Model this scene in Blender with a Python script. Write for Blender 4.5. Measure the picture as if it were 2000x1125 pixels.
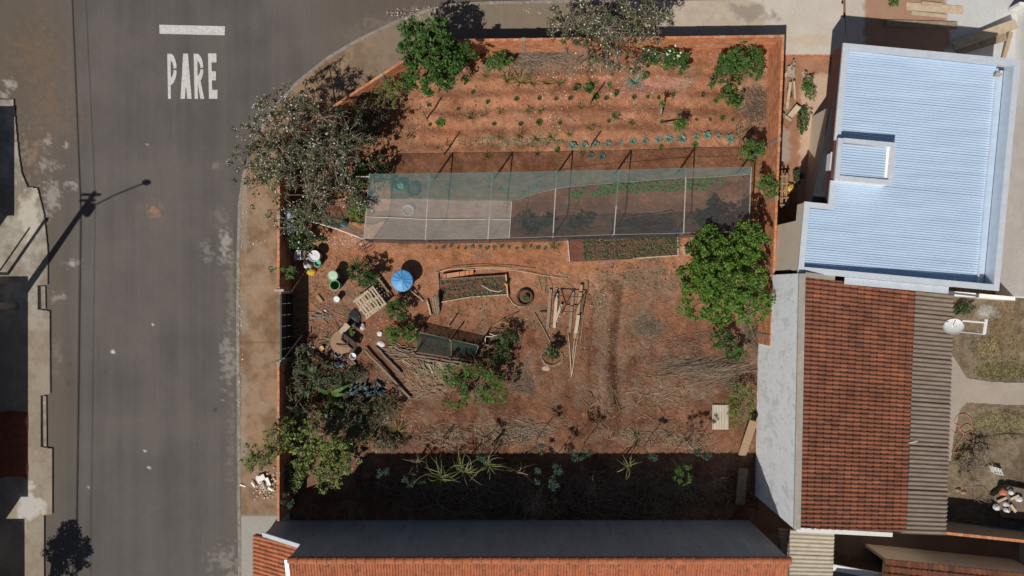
import bpy, math, random
import numpy as np
from mathutils import Vector, Matrix, Quaternion
R = math.radians
scene = bpy.context.scene
for o in list(bpy.data.objects):
    bpy.data.objects.remove(o)
# ---------------------------------------------------------------- camera, sky, sun, exposure
H = 39.0            # flying height of the camera in metres
S = 37.0            # photo pixels per metre on the ground
SX, SY = 0.43, 0.62 # shadow offset per metre of height (east, north)
cam_d = bpy.data.cameras.new('camera'); cam = bpy.data.objects.new('camera', cam_d)
scene.collection.objects.link(cam); scene.camera = cam
cam.location = (0, 0, H); cam.rotation_euler = (0, 0, 0)
cam_d.sensor_width = 36.0; cam_d.lens = 18.0 * H / (1000.0 / S); cam_d.clip_end = 2000.0; cam_d.clip_start = 0.5
w = bpy.data.worlds.new('World'); scene.world = w; w.use_nodes = True
wn = w.node_tree; sky = wn.nodes.new('ShaderNodeTexSky'); sky.sky_type = 'NISHITA'; sky.sun_disc = False
sky.sun_elevation = math.atan(1 / math.hypot(SX, SY)); sky.sun_rotation = math.atan2(-SX, -SY) % (2 * math.pi)
bg = wn.nodes['Background']; bg.inputs['Strength'].default_value = 0.05
wn.links.new(sky.outputs['Color'], bg.inputs['Color'])
sun_d = bpy.data.lights.new('sun', 'SUN'); sun = bpy.data.objects.new('sun', sun_d); scene.collection.objects.link(sun)
sun_d.energy = 5.0; sun_d.angle = R(0.53); sun_d.color = (1.0, 0.94, 0.85)
sun.rotation_euler = Vector((SX, SY, -1)).to_track_quat('-Z', 'Y').to_euler(); sun.location = (-20, -30, 50)
vs = scene.view_settings; vs.view_transform = 'Standard'; vs.look = 'None'; vs.exposure = -0.27; vs.gamma = 1.0
# ---------------------------------------------------------------- helpers
COL = scene.collection
rng = np.random.default_rng(7); rnd = random.Random(7)
def P(px, py, z=0.0):
    k = (H - z) / H
    return Vector(((px - 1000) / S * k, (562.5 - py) / S * k, z))
def G(px, py, z=0.0):
    return Vector(((px - 1000) / S, (562.5 - py) / S, z))
ORD = ['first', 'second', 'third', 'fourth', 'fifth', 'sixth', 'seventh', 'eighth', 'ninth', 'tenth', 'eleventh', 'twelfth', 'thirteenth', 'fourteenth', 'fifteenth', 'sixteenth', 'seventeenth', 'eighteenth', 'nineteenth', 'twentieth', 'twenty first', 'twenty second']
def vnoise(x, y, seed=0):
    x = np.asarray(x, float); y = np.asarray(y, float)
    xi = np.floor(x); yi = np.floor(y); fx = x - xi; fy = y - yi
    fx = fx * fx * (3 - 2 * fx); fy = fy * fy * (3 - 2 * fy)
    def h(a, b):
        s = np.sin(a * 127.1 + b * 311.7 + seed * 74.7) * 43758.5453
        return s - np.floor(s)
    return (h(xi, yi) * (1 - fx) + h(xi + 1, yi) * fx) * (1 - fy) + (h(xi, yi + 1) * (1 - fx) + h(xi + 1, yi + 1) * fx) * fy
def fbm(x, y, seed=0, o=4):
    t = 0; a = 0.5; n = 0
    for i in range(o):
        t = t + a * vnoise(np.asarray(x) * 2 ** i, np.asarray(y) * 2 ** i, seed + i * 3); n += a; a *= 0.55
    return t / n
def rootloc(o):
    while o.parent: o = o.parent
    return o.location
def tag(o, label=None, cat=None, group=None, kind=None):
    if label: o['label'] = label
    if cat: o['category'] = cat
    if group: o['group'] = group
    if kind: o['kind'] = kind
    return o
def thing(name, label, cat, loc=(0, 0, 0), group=None):
    o = bpy.data.objects.new(name, None); COL.objects.link(o); o.location = loc; o.empty_display_size = 0.2
    return tag(o, label, cat, group)
class MB:
    def __init__(s): s.v = []; s.f = []; s.a = []
    def add(s, vs, fs, var=0.0):
        b = len(s.v); s.v += [tuple(v) for v in vs]; s.f += [tuple(i + b for i in f) for f in fs]; s.a += [var] * len(fs)
        return s
    def hexa(s, lo, hi, var=0.0):
        return s.add(list(lo) + list(hi), [(3, 2, 1, 0), (4, 5, 6, 7), (0, 1, 5, 4), (1, 2, 6, 5), (2, 3, 7, 6), (3, 0, 4, 7)], var)
    def box(s, c, d, rz=0.0, var=0.0, tilt=None):
        m = Matrix.Rotation(rz, 3, 'Z')
        if tilt: m = m @ Matrix.Rotation(tilt[0], 3, 'X') @ Matrix.Rotation(tilt[1], 3, 'Y')
        c = Vector(c); hx, hy, hz = d[0] / 2, d[1] / 2, d[2] / 2
        q = [c + m @ Vector(p) for p in [(-hx, -hy, -hz), (hx, -hy, -hz), (hx, hy, -hz), (-hx, hy, -hz), (-hx, -hy, hz), (hx, -hy, hz), (hx, hy, hz), (-hx, hy, hz)]]
        return s.hexa(q[:4], q[4:], var)
    def beam(s, p, q, wd, ht, var=0.0, up=(0, 0, 1)):
        p = Vector(p); q = Vector(q); d = (q - p).normalized(); u = Vector(up)
        if abs(d.dot(u)) > 0.98: u = Vector((1, 0, 0))
        sd = d.cross(u).normalized(); u = sd.cross(d).normalized()
        c = [(-1, -1), (1, -1), (1, 1), (-1, 1)]
        return s.hexa([p + sd * a * wd / 2 + u * b * ht / 2 for a, b in c], [q + sd * a * wd / 2 + u * b * ht / 2 for a, b in c], var)
    def tube(s, pts, rad, n=6, var=0.0, cap=True):
        pts = [Vector(p) for p in pts]; m = len(pts)
        if not hasattr(rad, '__len__'): rad = [rad] * m
        vs = []; fs = []; ref = Vector((0.3, 0.2, 1)).normalized()
        for i, p in enumerate(pts):
            d = (pts[min(i + 1, m - 1)] - pts[max(i - 1, 0)])
            d = d.normalized() if d.length > 1e-6 else Vector((0, 0, 1))
            r = ref if abs(d.dot(ref)) < 0.95 else Vector((1, 0, 0))
            a = d.cross(r).normalized(); b = d.cross(a)
            for j in range(n):
                t = 2 * math.pi * j / n; vs.append(p + (a * math.cos(t) + b * math.sin(t)) * rad[i])
        for i in range(m - 1):
            for j in range(n):
                fs.append((i * n + j, i * n + (j + 1) % n, (i + 1) * n + (j + 1) % n, (i + 1) * n + j))
        if cap: fs.append(tuple(range(n))[::-1]); fs.append(tuple((m - 1) * n + j for j in range(n)))
        return s.add(vs, fs, var)
    def lathe(s, c, prof, n=24, var=0.0, axis=None, sq=(1, 1), cap=True):
        c = Vector(c); q = Vector(axis).to_track_quat('Z', 'Y') if axis else Quaternion(); vs = []; fs = []
        for r, z in prof:
            for j in range(n):
                t = 2 * math.pi * j / n; vs.append(c + q @ Vector((r * math.cos(t) * sq[0], r * math.sin(t) * sq[1], z)))
        for i in range(len(prof) - 1):
            for j in range(n):
                fs.append((i * n + j, i * n + (j + 1) % n, (i + 1) * n + (j + 1) % n, (i + 1) * n + j))
        if cap and prof[0][0] > 1e-4: fs.append(tuple(range(n))[::-1])
        if cap and prof[-1][0] > 1e-4: fs.append(tuple((len(prof) - 1) * n + j for j in range(n)))
        return s.add(vs, fs, var)
    def slab(s, poly, z0, z1, var=0.0):
        n = len(poly); a = 0
        for i in range(n):
            a += poly[i][0] * poly[(i + 1) % n][1] - poly[(i + 1) % n][0] * poly[i][1]
        if a < 0: poly = list(poly)[::-1]
        lo = [(p[0], p[1], z0) for p in poly]; hi = [(p[0], p[1], z1) for p in poly]
        return s.add(lo + hi, [tuple(range(n))[::-1], tuple(range(n, 2 * n))] + [(i, (i + 1) % n, n + (i + 1) % n, n + i) for i in range(n)], var)
    def quad(s, a, b, c, d, var=0.0): return s.add([a, b, c, d], [(0, 1, 2, 3)], var)
    def build(s, name, mat, parent=None, smooth=False, loc=None):
        off = Vector(rootloc(parent)) if parent else (Vector(loc) if loc is not None else Vector((0, 0, 0)))
        me = bpy.data.meshes.new(name); me.from_pydata([tuple(Vector(v) - off) for v in s.v], [], s.f)
        at = me.attributes.new('v', 'FLOAT', 'FACE'); at.data.foreach_set('value', np.array(s.a, dtype=np.float32))
        if smooth: me.polygons.foreach_set('use_smooth', np.ones(len(me.polygons), dtype=bool))
        me.materials.append(mat); me.update()
        o = bpy.data.objects.new(name, me); COL.objects.link(o)
        if parent: o.parent = parent
        elif loc is not None: o.location = loc
        return o
    def solo(s, name, mat, label, cat, loc, group=None, smooth=False):
        return tag(s.build(name, mat, None, smooth, loc), label, cat, group)
def npmesh(name, V, F, mat, parent=None, var=None, col=None, smooth=False, loc=None):
    """mesh from numpy arrays (F: n x k)"""
    V = np.asarray(V, dtype=np.float32).reshape(-1, 3).copy()
    off = rootloc(parent) if parent else (loc if loc is not None else (0, 0, 0))
    V -= np.array(off, dtype=np.float32)
    F = np.asarray(F, dtype=np.int32); k = F.shape[1]; n = F.shape[0]
    me = bpy.data.meshes.new(name); me.vertices.add(len(V)); me.vertices.foreach_set('co', V.ravel())
    me.loops.add(n * k); me.loops.foreach_set('vertex_index', F.ravel()); me.polygons.add(n)
    me.polygons.foreach_set('loop_start', np.arange(0, n * k, k, dtype=np.int32))
    if smooth: me.polygons.foreach_set('use_smooth', np.ones(n, dtype=bool))
    me.update(calc_edges=True)
    if var is not None:
        at = me.attributes.new('v', 'FLOAT', 'FACE'); at.data.foreach_set('value', np.asarray(var, dtype=np.float32))
    if col is not None:
        c4 = np.ones((len(V), 4), dtype=np.float32); c4[:, :3] = col
        at = me.attributes.new('Col', 'FLOAT_COLOR', 'POINT'); at.data.foreach_set('color', c4.ravel())
    me.materials.append(mat)
    o = bpy.data.objects.new(name, me); COL.objects.link(o)
    if parent: o.parent = parent
    elif loc is not None: o.location = loc
    return o
def instance(src, loc, rz=0.0, sc=1.0, label=None, group=None, cat=None, parent=None, tilt=0.0):
    o = src.copy(); COL.objects.link(o); o.location = loc; o.rotation_euler = (tilt, tilt * 0.6, rz)
    o.scale = (sc, sc, sc) if not hasattr(sc, '__len__') else sc
    o.parent = parent
    if label: o['label'] = label
    if group: o['group'] = group
    if cat: o['category'] = cat
    return o
# ---------------------------------------------------------------- materials
def nd(nt, t, **kw):
    n = nt.nodes.new(t)
    for k, v in kw.items(): setattr(n, k, v)
    return n
def M(name, c1, c2=None, scale=6.0, rough=0.85, metal=0.0, bump=0.0, bscale=40.0, var=None, attr=False, alpha=1.0, transl=0.0, spec=0.3, stretch=None, mixw=0.5, detail=5.0, spots=None, fine=0.0):
    m = bpy.data.materials.new(name); m.use_nodes = True; nt = m.node_tree; L = nt.links; b = nt.nodes['Principled BSDF']
    b.inputs['Roughness'].default_value = rough; b.inputs['Metallic'].default_value = metal; b.inputs['Specular IOR Level'].default_value = spec
    tc = nd(nt, 'ShaderNodeNewGeometry'); vec = tc.outputs['Position']
    if stretch:
        mp = nd(nt, 'ShaderNodeMapping'); mp.inputs['Scale'].default_value = stretch; L.new(vec, mp.inputs['Vector']); vec2 = mp.outputs['Vector']
    else: vec2 = vec
    base = None
    if var:
        at = nd(nt, 'ShaderNodeAttribute', attribute_name='v'); oi = nd(nt, 'ShaderNodeObjectInfo')
        ad = nd(nt, 'ShaderNodeMath', operation='ADD'); L.new(at.outputs['Fac'], ad.inputs[0]); L.new(oi.outputs['Random'], ad.inputs[1])
        fr = nd(nt, 'ShaderNodeMath', operation='FRACT'); L.new(ad.outputs[0], fr.inputs[0])
        cr = nd(nt, 'ShaderNodeValToRGB'); e = cr.color_ramp.elements
        while len(e) < len(var): e.new(0.5)
        for i, c in enumerate(var):
            e[i].position = i / (len(var) - 1); e[i].color = (*c, 1)
        L.new(fr.outputs[0], cr.inputs['Fac']); base = cr.outputs['Color']
    elif attr:
        at = nd(nt, 'ShaderNodeAttribute', attribute_name='Col'); base = at.outputs['Color']
    if c2 is not None:
        nz = nd(nt, 'ShaderNodeTexNoise'); nz.inputs['Scale'].default_value = scale; nz.inputs['Detail'].default_value = detail; nz.inputs['Roughness'].default_value = 0.65
        L.new(vec2, nz.inputs['Vector'])
        rp = nd(nt, 'ShaderNodeValToRGB'); rp.color_ramp.elements[0].position = 0.32; rp.color_ramp.elements[1].position = 0.68
        L.new(nz.outputs['Fac'], rp.inputs['Fac'])
        rp.color_ramp.elements[0].color = (*c1, 1); rp.color_ramp.elements[1].color = (*c2, 1)
        if base is None: base = rp.outputs['Color']
        else:
            mx = nd(nt, 'ShaderNodeMix', data_type='RGBA', blend_type='MULTIPLY'); mx.inputs[0].default_value = 1.0
            L.new(base, mx.inputs[6]); L.new(rp.outputs['Color'], mx.inputs[7]); base = mx.outputs[2]
    if spots:   # (scale, threshold, colour): stains with shapes of their own
        for sc, th, colr in spots:
            nz = nd(nt, 'ShaderNodeTexNoise'); nz.inputs['Scale'].default_value = sc; nz.inputs['Detail'].default_value = 7; nz.inputs['Roughness'].default_value = 0.7
            L.new(vec2, nz.inputs['Vector'])
            rp = nd(nt, 'ShaderNodeValToRGB'); rp.color_ramp.elements[0].position = th; rp.color_ramp.elements[1].position = th + 0.06
            L.new(nz.outputs['Fac'], rp.inputs['Fac'])
            mx = nd(nt, 'ShaderNodeMix', data_type='RGBA'); L.new(rp.outputs['Color'], mx.inputs[0])
            if base is None: mx.inputs[6].default_value = (*c1, 1)
            else: L.new(base, mx.inputs[6])
            mx.inputs[7].default_value = (*colr, 1); base = mx.outputs[2]
    if fine > 0:
        nz = nd(nt, 'ShaderNodeTexNoise'); nz.inputs['Scale'].default_value = 22.0; nz.inputs['Detail'].default_value = 6; nz.inputs['Roughness'].default_value = 0.75
        L.new(vec, nz.inputs['Vector'])
        rg = nd(nt, 'ShaderNodeMapRange'); rg.inputs[1].default_value = 0.3; rg.inputs[2].default_value = 0.7; rg.inputs[3].default_value = 1 - fine; rg.inputs[4].default_value = 1 + fine
        L.new(nz.outputs['Fac'], rg.inputs[0])
        mx = nd(nt, 'ShaderNodeVectorMath', operation='SCALE')
        if base is None: mx.inputs[0].default_value = c1
        else: L.new(base, mx.inputs[0])
        L.new(rg.outputs[0], mx.inputs['Scale']); base = mx.outputs[0]
    if base is None: b.inputs['Base Color'].default_value = (*c1, 1)
    else: L.new(base, b.inputs['Base Color'])
    if bump > 0:
        nz = nd(nt, 'ShaderNodeTexNoise'); nz.inputs['Scale'].default_value = bscale; nz.inputs['Detail'].default_value = 6; L.new(vec, nz.inputs['Vector'])
        bp = nd(nt, 'ShaderNodeBump'); bp.inputs['Strength'].default_value = bump; bp.inputs['Distance'].default_value = 0.05
        L.new(nz.outputs['Fac'], bp.inputs['Height']); L.new(bp.outputs['Normal'], b.inputs['Normal'])
    out = nt.nodes['Material Output']; sh = b.outputs['BSDF']
    if transl > 0:
        tr = nd(nt, 'ShaderNodeBsdfTranslucent'); mix = nd(nt, 'ShaderNodeMixShader'); mix.inputs[0].default_value = transl
        if base is None: tr.inputs['Color'].default_value = (*c1, 1)
        else: L.new(base, tr.inputs['Color'])
        L.new(sh, mix.inputs[1]); L.new(tr.outputs[0], mix.inputs[2]); sh = mix.outputs[0]
    if alpha < 1:
        tp = nd(nt, 'ShaderNodeBsdfTransparent'); mix = nd(nt, 'ShaderNodeMixShader')
        nz = nd(nt, 'ShaderNodeTexNoise'); nz.inputs['Scale'].default_value = 1.3; nz.inputs['Detail'].default_value = 3; L.new(vec, nz.inputs['Vector'])
        rg = nd(nt, 'ShaderNodeMapRange'); rg.inputs[1].default_value = 0.25; rg.inputs[2].default_value = 0.75; rg.inputs[3].default_value = alpha - 0.07; rg.inputs[4].default_value = alpha + 0.07
        L.new(nz.outputs['Fac'], rg.inputs[0]); L.new(rg.outputs[0], mix.inputs[0])
        L.new(tp.outputs[0], mix.inputs[1]); L.new(sh, mix.inputs[2]); sh = mix.outputs[0]
    L.new(sh, out.inputs['Surface'])
    return m
g3 = lambda v: (v, v, v)
MT = {}
MT['asphalt'] = M('asphalt', g3(1), attr=True, rough=0.9, bump=0.35, bscale=50, fine=0.30)
MT['soil'] = M('soil', g3(0.8), g3(1.2), scale=2.5, attr=True, rough=0.95, bump=1.0, bscale=14, fine=0.5, spec=0.1)
MT['farsoil'] = M('farsoil', (0.30, 0.13, 0.08), (0.2, 0.12, 0.08), scale=0.4, bump=0.3)
MT['pave'] = M('pavement', g3(1), attr=True, rough=0.9, bump=0.3, bscale=30, fine=0.2)
MT['kerb'] = M('kerb', (0.30, 0.26, 0.22), (0.16, 0.14, 0.12), scale=3, bump=0.4, bscale=20, spots=[(2.5, 0.6, (0.4, 0.37, 0.33))])
MT['paint'] = M('road_paint', (0.60, 0.585, 0.56), (0.42, 0.41, 0.395), scale=6, rough=0.8, bump=0.2, spots=[(14, 0.66, (0.2, 0.18, 0.17))])
MT['brick'] = M('brick', g3(0.8), g3(1.1), scale=3, var=[(0.50, 0.19, 0.085), (0.60, 0.25, 0.12), (0.42, 0.16, 0.085), (0.55, 0.30, 0.18)], bump=0.3, spots=[(3.0, 0.66, (0.42, 0.30, 0.22))])
MT['mortar'] = M('mortar', (0.40, 0.30, 0.23), (0.28, 0.2, 0.15), scale=5, bump=0.5)
MT['concrete'] = M('concrete', (0.36, 0.33, 0.29), (0.27, 0.25, 0.22), scale=3, bump=0.3, fine=0.15)
MT['whitewall'] = M('weathered_white_paint', (0.90, 0.94, 0.98), (0.82, 0.86, 0.90), scale=2.2, bump=0.3, spots=[(1.6, 0.54, (0.70, 0.72, 0.74)), (5, 0.58, (0.62, 0.63, 0.64)), (12, 0.62, (0.42, 0.42, 0.42))], stretch=(1, 1, 0.6))
MT['greywall'] = M('grey_render', (0.33, 0.35, 0.38), (0.27, 0.29, 0.32), scale=1.2, bump=0.2, fine=0.1, spots=[(2, 0.58, (0.24, 0.25, 0.27)), (7, 0.60, (0.17, 0.175, 0.185))], stretch=(1, 1, 0.2))
MT['beige'] = M('beige_render', (0.66, 0.57, 0.46), (0.60, 0.51, 0.41), scale=1.5, bump=0.2, fine=0.08)
MT['palewall'] = M('pale_render', (0.88, 0.87, 0.85), (0.76, 0.75, 0.73), scale=1.5, bump=0.5, bscale=18, fine=0.12)
MT['maroon'] = M('maroon_paint', (0.105, 0.042, 0.036), (0.085, 0.035, 0.03), scale=2, rough=0.7)
MT['zinc'] = M('zinc_sheet', (0.54, 0.67, 0.82), (0.45, 0.575, 0.74), scale=1.2, stretch=(.3, 2.2, 1), rough=0.36, metal=0.25, spec=0.5, fine=0.06, spots=[(1.8, 0.69, (0.62, 0.61, 0.6)), (9, 0.72, (0.38, 0.36, 0.34))])
MT['flash'] = M('zinc_flashing', (0.66, 0.71, 0.77), (0.56, 0.61, 0.67), scale=2.5, rough=0.42, metal=0.25, spec=0.5, fine=0.1, spots=[(4, 0.68, (0.42, 0.40, 0.38))])
MT['tile'] = M('clay_tile', g3(0.72), g3(1.12), scale=1.1, var=[(0.195, 0.078, 0.046), (0.245, 0.093, 0.052), (0.15, 0.068, 0.047), (0.29, 0.108, 0.056), (0.205, 0.081, 0.05)], bump=0.3, fine=0.28, spots=[(0.9, 0.62, (0.15, 0.068, 0.048)), (6, 0.64, (0.12, 0.075, 0.06))])
MT['tile_new'] = M('bright_clay_tile', g3(0.85), g3(1.1), scale=1.2, var=[(0.36, 0.122, 0.058), (0.44, 0.15, 0.072), (0.31, 0.105, 0.052)], bump=0.3, fine=0.15, spots=[(1.2, 0.58, (0.27, 0.10, 0.06)), (3, 0.56, (0.19, 0.085, 0.058)), (12, 0.60, (0.11, 0.07, 0.055))])
MT['fibre'] = M('fibre_cement', (0.27, 0.215, 0.17), (0.185, 0.145, 0.115), scale=2.0, bump=0.4, fine=0.2, stretch=(0.5, 2, 1))
MT['fibre_light'] = M('light_fibre_cement', (0.50, 0.44, 0.35), (0.38, 0.335, 0.27), scale=2.0, bump=0.4, fine=0.15)
MT['white'] = M('white_paint', (0.75, 0.75, 0.73), (0.65, 0.65, 0.63), scale=8, rough=0.5)
MT['wood'] = M('raw_wood', (0.40, 0.29, 0.19), (0.28, 0.20, 0.125), scale=4, var=[(1, 1, 1), (0.75, 0.72, 0.7), (1.1, 1.02, 0.9)], bump=0.3, stretch=(1, 5, 1))
MT['paleboard'] = M('pale_board', (0.54, 0.45, 0.34), (0.40, 0.325, 0.24), scale=4, var=[(1, 1, 1), (0.85, 0.83, 0.8), (1.08, 1.04, 0.98)], bump=0.2)
MT['greywood'] = M('weathered_wood', (0.30, 0.25, 0.20), (0.19, 0.155, 0.12), scale=5, var=[(1, 1, 1), (0.7, 0.68, 0.66), (1.25, 1.15, 1.02)], bump=0.4)
MT['bark'] = M('bark', (0.24, 0.19, 0.15), (0.15, 0.12, 0.095), scale=8, bump=0.5)
MT['twig'] = M('twig', (0.28, 0.215, 0.165), (0.20, 0.155, 0.12), scale=9)
MT['straw'] = M('straw', g3(0.75), g3(1.1), scale=3, var=[(0.33, 0.25, 0.16), (0.22, 0.165, 0.11), (0.46, 0.36, 0.23), (0.16, 0.12, 0.09), (0.26, 0.205, 0.15)], rough=0.9)
MT['brush'] = M('dry_brush', g3(0.8), g3(1.1), scale=3, var=[(0.20, 0.15, 0.115), (0.27, 0.205, 0.15), (0.13, 0.095, 0.075), (0.36, 0.28, 0.195)], rough=0.9)
MT['greygrass'] = M('grey_dry_grass', g3(0.85), g3(1.1), scale=3, var=[(0.24, 0.19, 0.145), (0.33, 0.265, 0.2), (0.17, 0.13, 0.10)], rough=0.95)
MT['darkmetal'] = M('dark_metal', (0.035, 0.04, 0.05), (0.06, 0.06, 0.065), scale=4, rough=0.5, metal=0.5)
MT['rust'] = M('rusty_iron', (0.09, 0.05, 0.035), (0.06, 0.04, 0.035), scale=8, rough=0.8)
MT['black'] = M('black_plastic', (0.02, 0.02, 0.022), rough=0.5)
MT['rubber'] = M('tyre_rubber', (0.05, 0.038, 0.032), (0.10, 0.06, 0.042), scale=6, rough=0.9)
MT['blue'] = M('blue_plastic', (0.075, 0.27, 0.55), (0.10, 0.32, 0.60), scale=2.5, rough=0.45, fine=0.08)
MT['white_plastic'] = M('white_plastic', (0.74, 0.75, 0.76), (0.62, 0.63, 0.64), scale=6, rough=0.4)
MT['pale_green'] = M('pale_green_plastic', (0.40, 0.56, 0.40), (0.45, 0.60, 0.45), scale=5, rough=0.45)
MT['green_plastic'] = M('green_plastic', (0.03, 0.22, 0.05), (0.04, 0.27, 0.07), scale=5, rough=0.4)
MT['turquoise'] = M('turquoise_plastic', (0.08, 0.50, 0.42), rough=0.4)
MT['yellow'] = M('yellow_plastic', (0.62, 0.42, 0.06), (0.5, 0.33, 0.05), scale=8, rough=0.5)
MT['bag'] = M('plastic_bag', (0.70, 0.71, 0.74), (0.50, 0.51, 0.55), scale=10, rough=0.4, bump=0.6, bscale=14)
MT['clear'] = M('clear_bottle', (0.018, 0.034, 0.038), (0.06, 0.09, 0.10), scale=12, rough=0.35, spec=0.4)
MT['cardboard'] = M('brown_board', (0.34, 0.22, 0.135), (0.29, 0.185, 0.11), scale=4, rough=0.9)
MT['rubble'] = M('rubble', g3(0.85), g3(1.1), scale=8, var=[(0.45, 0.36, 0.29), (0.62, 0.59, 0.55), (0.36, 0.22, 0.15), (0.52, 0.45, 0.38)])
MT['pipe'] = M('pale_pipe', (0.62, 0.52, 0.38), (0.52, 0.42, 0.3), scale=6, rough=0.6)
MT['net_green'] = M('teal_shade_net', (0.065, 0.14, 0.135), (0.105, 0.20, 0.195), scale=5, stretch=(.5, 2, 1), alpha=0.5, rough=0.8)
MT['net_grey'] = M('grey_shade_net', (0.048, 0.056, 0.058), (0.09, 0.10, 0.10), scale=5, stretch=(.5, 2, 1), alpha=0.44, rough=0.8)
MT['net_white'] = M('white_shade_net', (0.26, 0.255, 0.24), (0.35, 0.34, 0.31), scale=5, stretch=(.5, 2, 1), alpha=0.5, rough=0.8)
MT['net_dark'] = M('black_shade_net', (0.018, 0.038, 0.028), (0.03, 0.055, 0.042), scale=3, alpha=0.52, rough=0.8)
MT['net_drape'] = M('black_side_net', (0.04, 0.042, 0.045), (0.06, 0.06, 0.062), scale=3, alpha=0.74, rough=0.8)
MT['rope'] = M('white_rope', (0.62, 0.58, 0.52), rough=0.8)
MT['hose'] = M('pink_hose', (0.50, 0.19, 0.14), rough=0.5)
MT['tarp'] = M('orange_tarp', (0.20, 0.05, 0.018), (0.10, 0.03, 0.016), scale=3, rough=0.6, bump=0.5, bscale=6)
MT['petal'] = M('white_petal', (0.66, 0.63, 0.57), transl=0.2, rough=0.7)
MT['litter'] = M('fallen_petals', g3(1), var=[(0.55, 0.48, 0.40), (0.40, 0.30, 0.22), (0.66, 0.61, 0.54), (0.30, 0.21, 0.15)], rough=0.8)
MT['clod'] = M('soil_clods', g3(0.9), g3(1.05), scale=4, var=[(0.30, 0.115, 0.06), (0.22, 0.085, 0.045), (0.38, 0.19, 0.12)], rough=1.0)
def leafmat(name, cols, transl=0.25, rough=0.55): return M(name, g3(0.85), g3(1.1), scale=2.0, var=cols, transl=transl, rough=rough, spec=0.35)
MT['leaf_dark'] = leafmat('dark_green_leaves', [(0.02975, 0.07225, 0.0153), (0.04675, 0.1062, 0.02125), (0.02125, 0.051, 0.0119), (0.07225, 0.1403, 0.0255)])
MT['leaf_mid'] = leafmat('mid_green_leaves', [(0.0425, 0.1062, 0.0187), (0.0765, 0.1615, 0.02975), (0.02975, 0.07225, 0.0153), (0.102, 0.1997, 0.03825)])
MT['leaf_bright'] = leafmat('bright_green_leaves', [(0.07225, 0.1615, 0.0255), (0.1105, 0.221, 0.03825), (0.051, 0.119, 0.02125), (0.1445, 0.2635, 0.051)])
MT['leaf_yellow'] = leafmat('yellow_green_leaves', [(0.1352, 0.208, 0.0364), (0.208, 0.2808, 0.052), (0.0936, 0.1456, 0.0312), (0.2808, 0.312, 0.0728)])
MT['leaf_grey'] = leafmat('grey_green_leaves', [(0.045, 0.085, 0.026), (0.075, 0.125, 0.04), (0.075, 0.05, 0.03), (0.10, 0.155, 0.05), (0.035, 0.062, 0.02)])
MT['leaf_blue'] = leafmat('blue_green_leaves', [(0.12, 0.22, 0.17), (0.18, 0.30, 0.235), (0.085, 0.165, 0.125), (0.24, 0.36, 0.29)], 0.12)
MT['leaf_teal'] = leafmat('teal_leaves', [(0.03, 0.07, 0.04), (0.05, 0.105, 0.06), (0.022, 0.05, 0.03), (0.075, 0.14, 0.085)], 0.1)
MT['leaf_spike'] = leafmat('spiky_leaves', [(0.15, 0.12, 0.04), (0.24, 0.18, 0.06), (0.085, 0.085, 0.03), (0.32, 0.23, 0.085)], 0.1)
MT['leaf_seed'] = leafmat('seedling_leaves', [(0.075, 0.095, 0.04), (0.13, 0.145, 0.07), (0.05, 0.065, 0.03), (0.19, 0.185, 0.11)], 0.1)
MT['leaf_cane'] = leafmat('cane_leaves', [(0.11, 0.15, 0.035), (0.19, 0.21, 0.065), (0.26, 0.22, 0.10), (0.08, 0.12, 0.03)], 0.15)
# ================================================================ THE SETTING
def inpoly(x, y, poly):
    c = np.zeros(x.shape, bool); n = len(poly)
    for i in range(n):
        x1, y1 = poly[i]; x2, y2 = poly[(i + 1) % n]
        if y1 == y2: continue
        c ^= ((y1 > y) != (y2 > y)) & (x < (x2 - x1) * (y - y1) / (y2 - y1) + x1)
    return c
def blob(c, x, y, cx, cy, rx, ry, col, wt=1.0, seed=1, rough=1.2, fs=0.05, hard=2.2):
    d = np.sqrt(((x - cx) / rx) ** 2 + ((y - cy) / ry) ** 2)
    m = d < 2.2
    if not m.any(): return c
    dd = d[m] + (fbm(x[m] * fs, y[m] * fs, seed) - 0.5) * rough * 2
    wv = np.clip((1 - dd) * hard, 0, 1) * wt
    c[m] = c[m] * (1 - wv[:, None]) + np.array(col) * wv[:, None]
    return c
def sheet(name, poly, step, colf, zf, mat, xs=None, ys=None, kind='structure'):
    """ground sheet on a grid in photo-scaled plan units, clipped to poly"""
    if xs is None:
        px = [p[0] for p in poly]; py = [p[1] for p in poly]
        xs = np.arange(min(px) - step, max(px) + 2 * step, step); ys = np.arange(min(py) - step, max(py) + 2 * step, step)
    X, Y = np.meshgrid(xs, ys); nx, ny = len(xs), len(ys)
    cx = (X[:-1, :-1] + X[1:, 1:]) / 2; cy = (Y[:-1, :-1] + Y[1:, 1:]) / 2
    keep = inpoly(cx, cy, poly)
    idx = np.arange(nx * ny).reshape(ny, nx)
    F = np.stack([idx[:-1, :-1], idx[1:, :-1], idx[1:, 1:], idx[:-1, 1:]], -1)[keep]
    used = np.unique(F); remap = np.full(nx * ny, -1); remap[used] = np.arange(len(used)); F = remap[F]
    x = X.ravel()[used]; y = Y.ravel()[used]
    V = np.stack([(x - 1000) / S, (562.5 - y) / S, zf(x, y)], -1)
    o = npmesh(name, V, F, mat, col=colf(x, y), smooth=True); o['kind'] = kind
    return o
def mixc(a, b, t): return np.array(a) * (1 - t[:, None]) + np.array(b) * t[:, None]
# far ground to the horizon
b = MB(); b.quad((-600, -600, -0.5), (600, -600, -0.5), (600, 600, -0.5), (-600, 600, -0.5)); tag(b.build('ground', MT['farsoil']), kind='structure')
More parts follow.
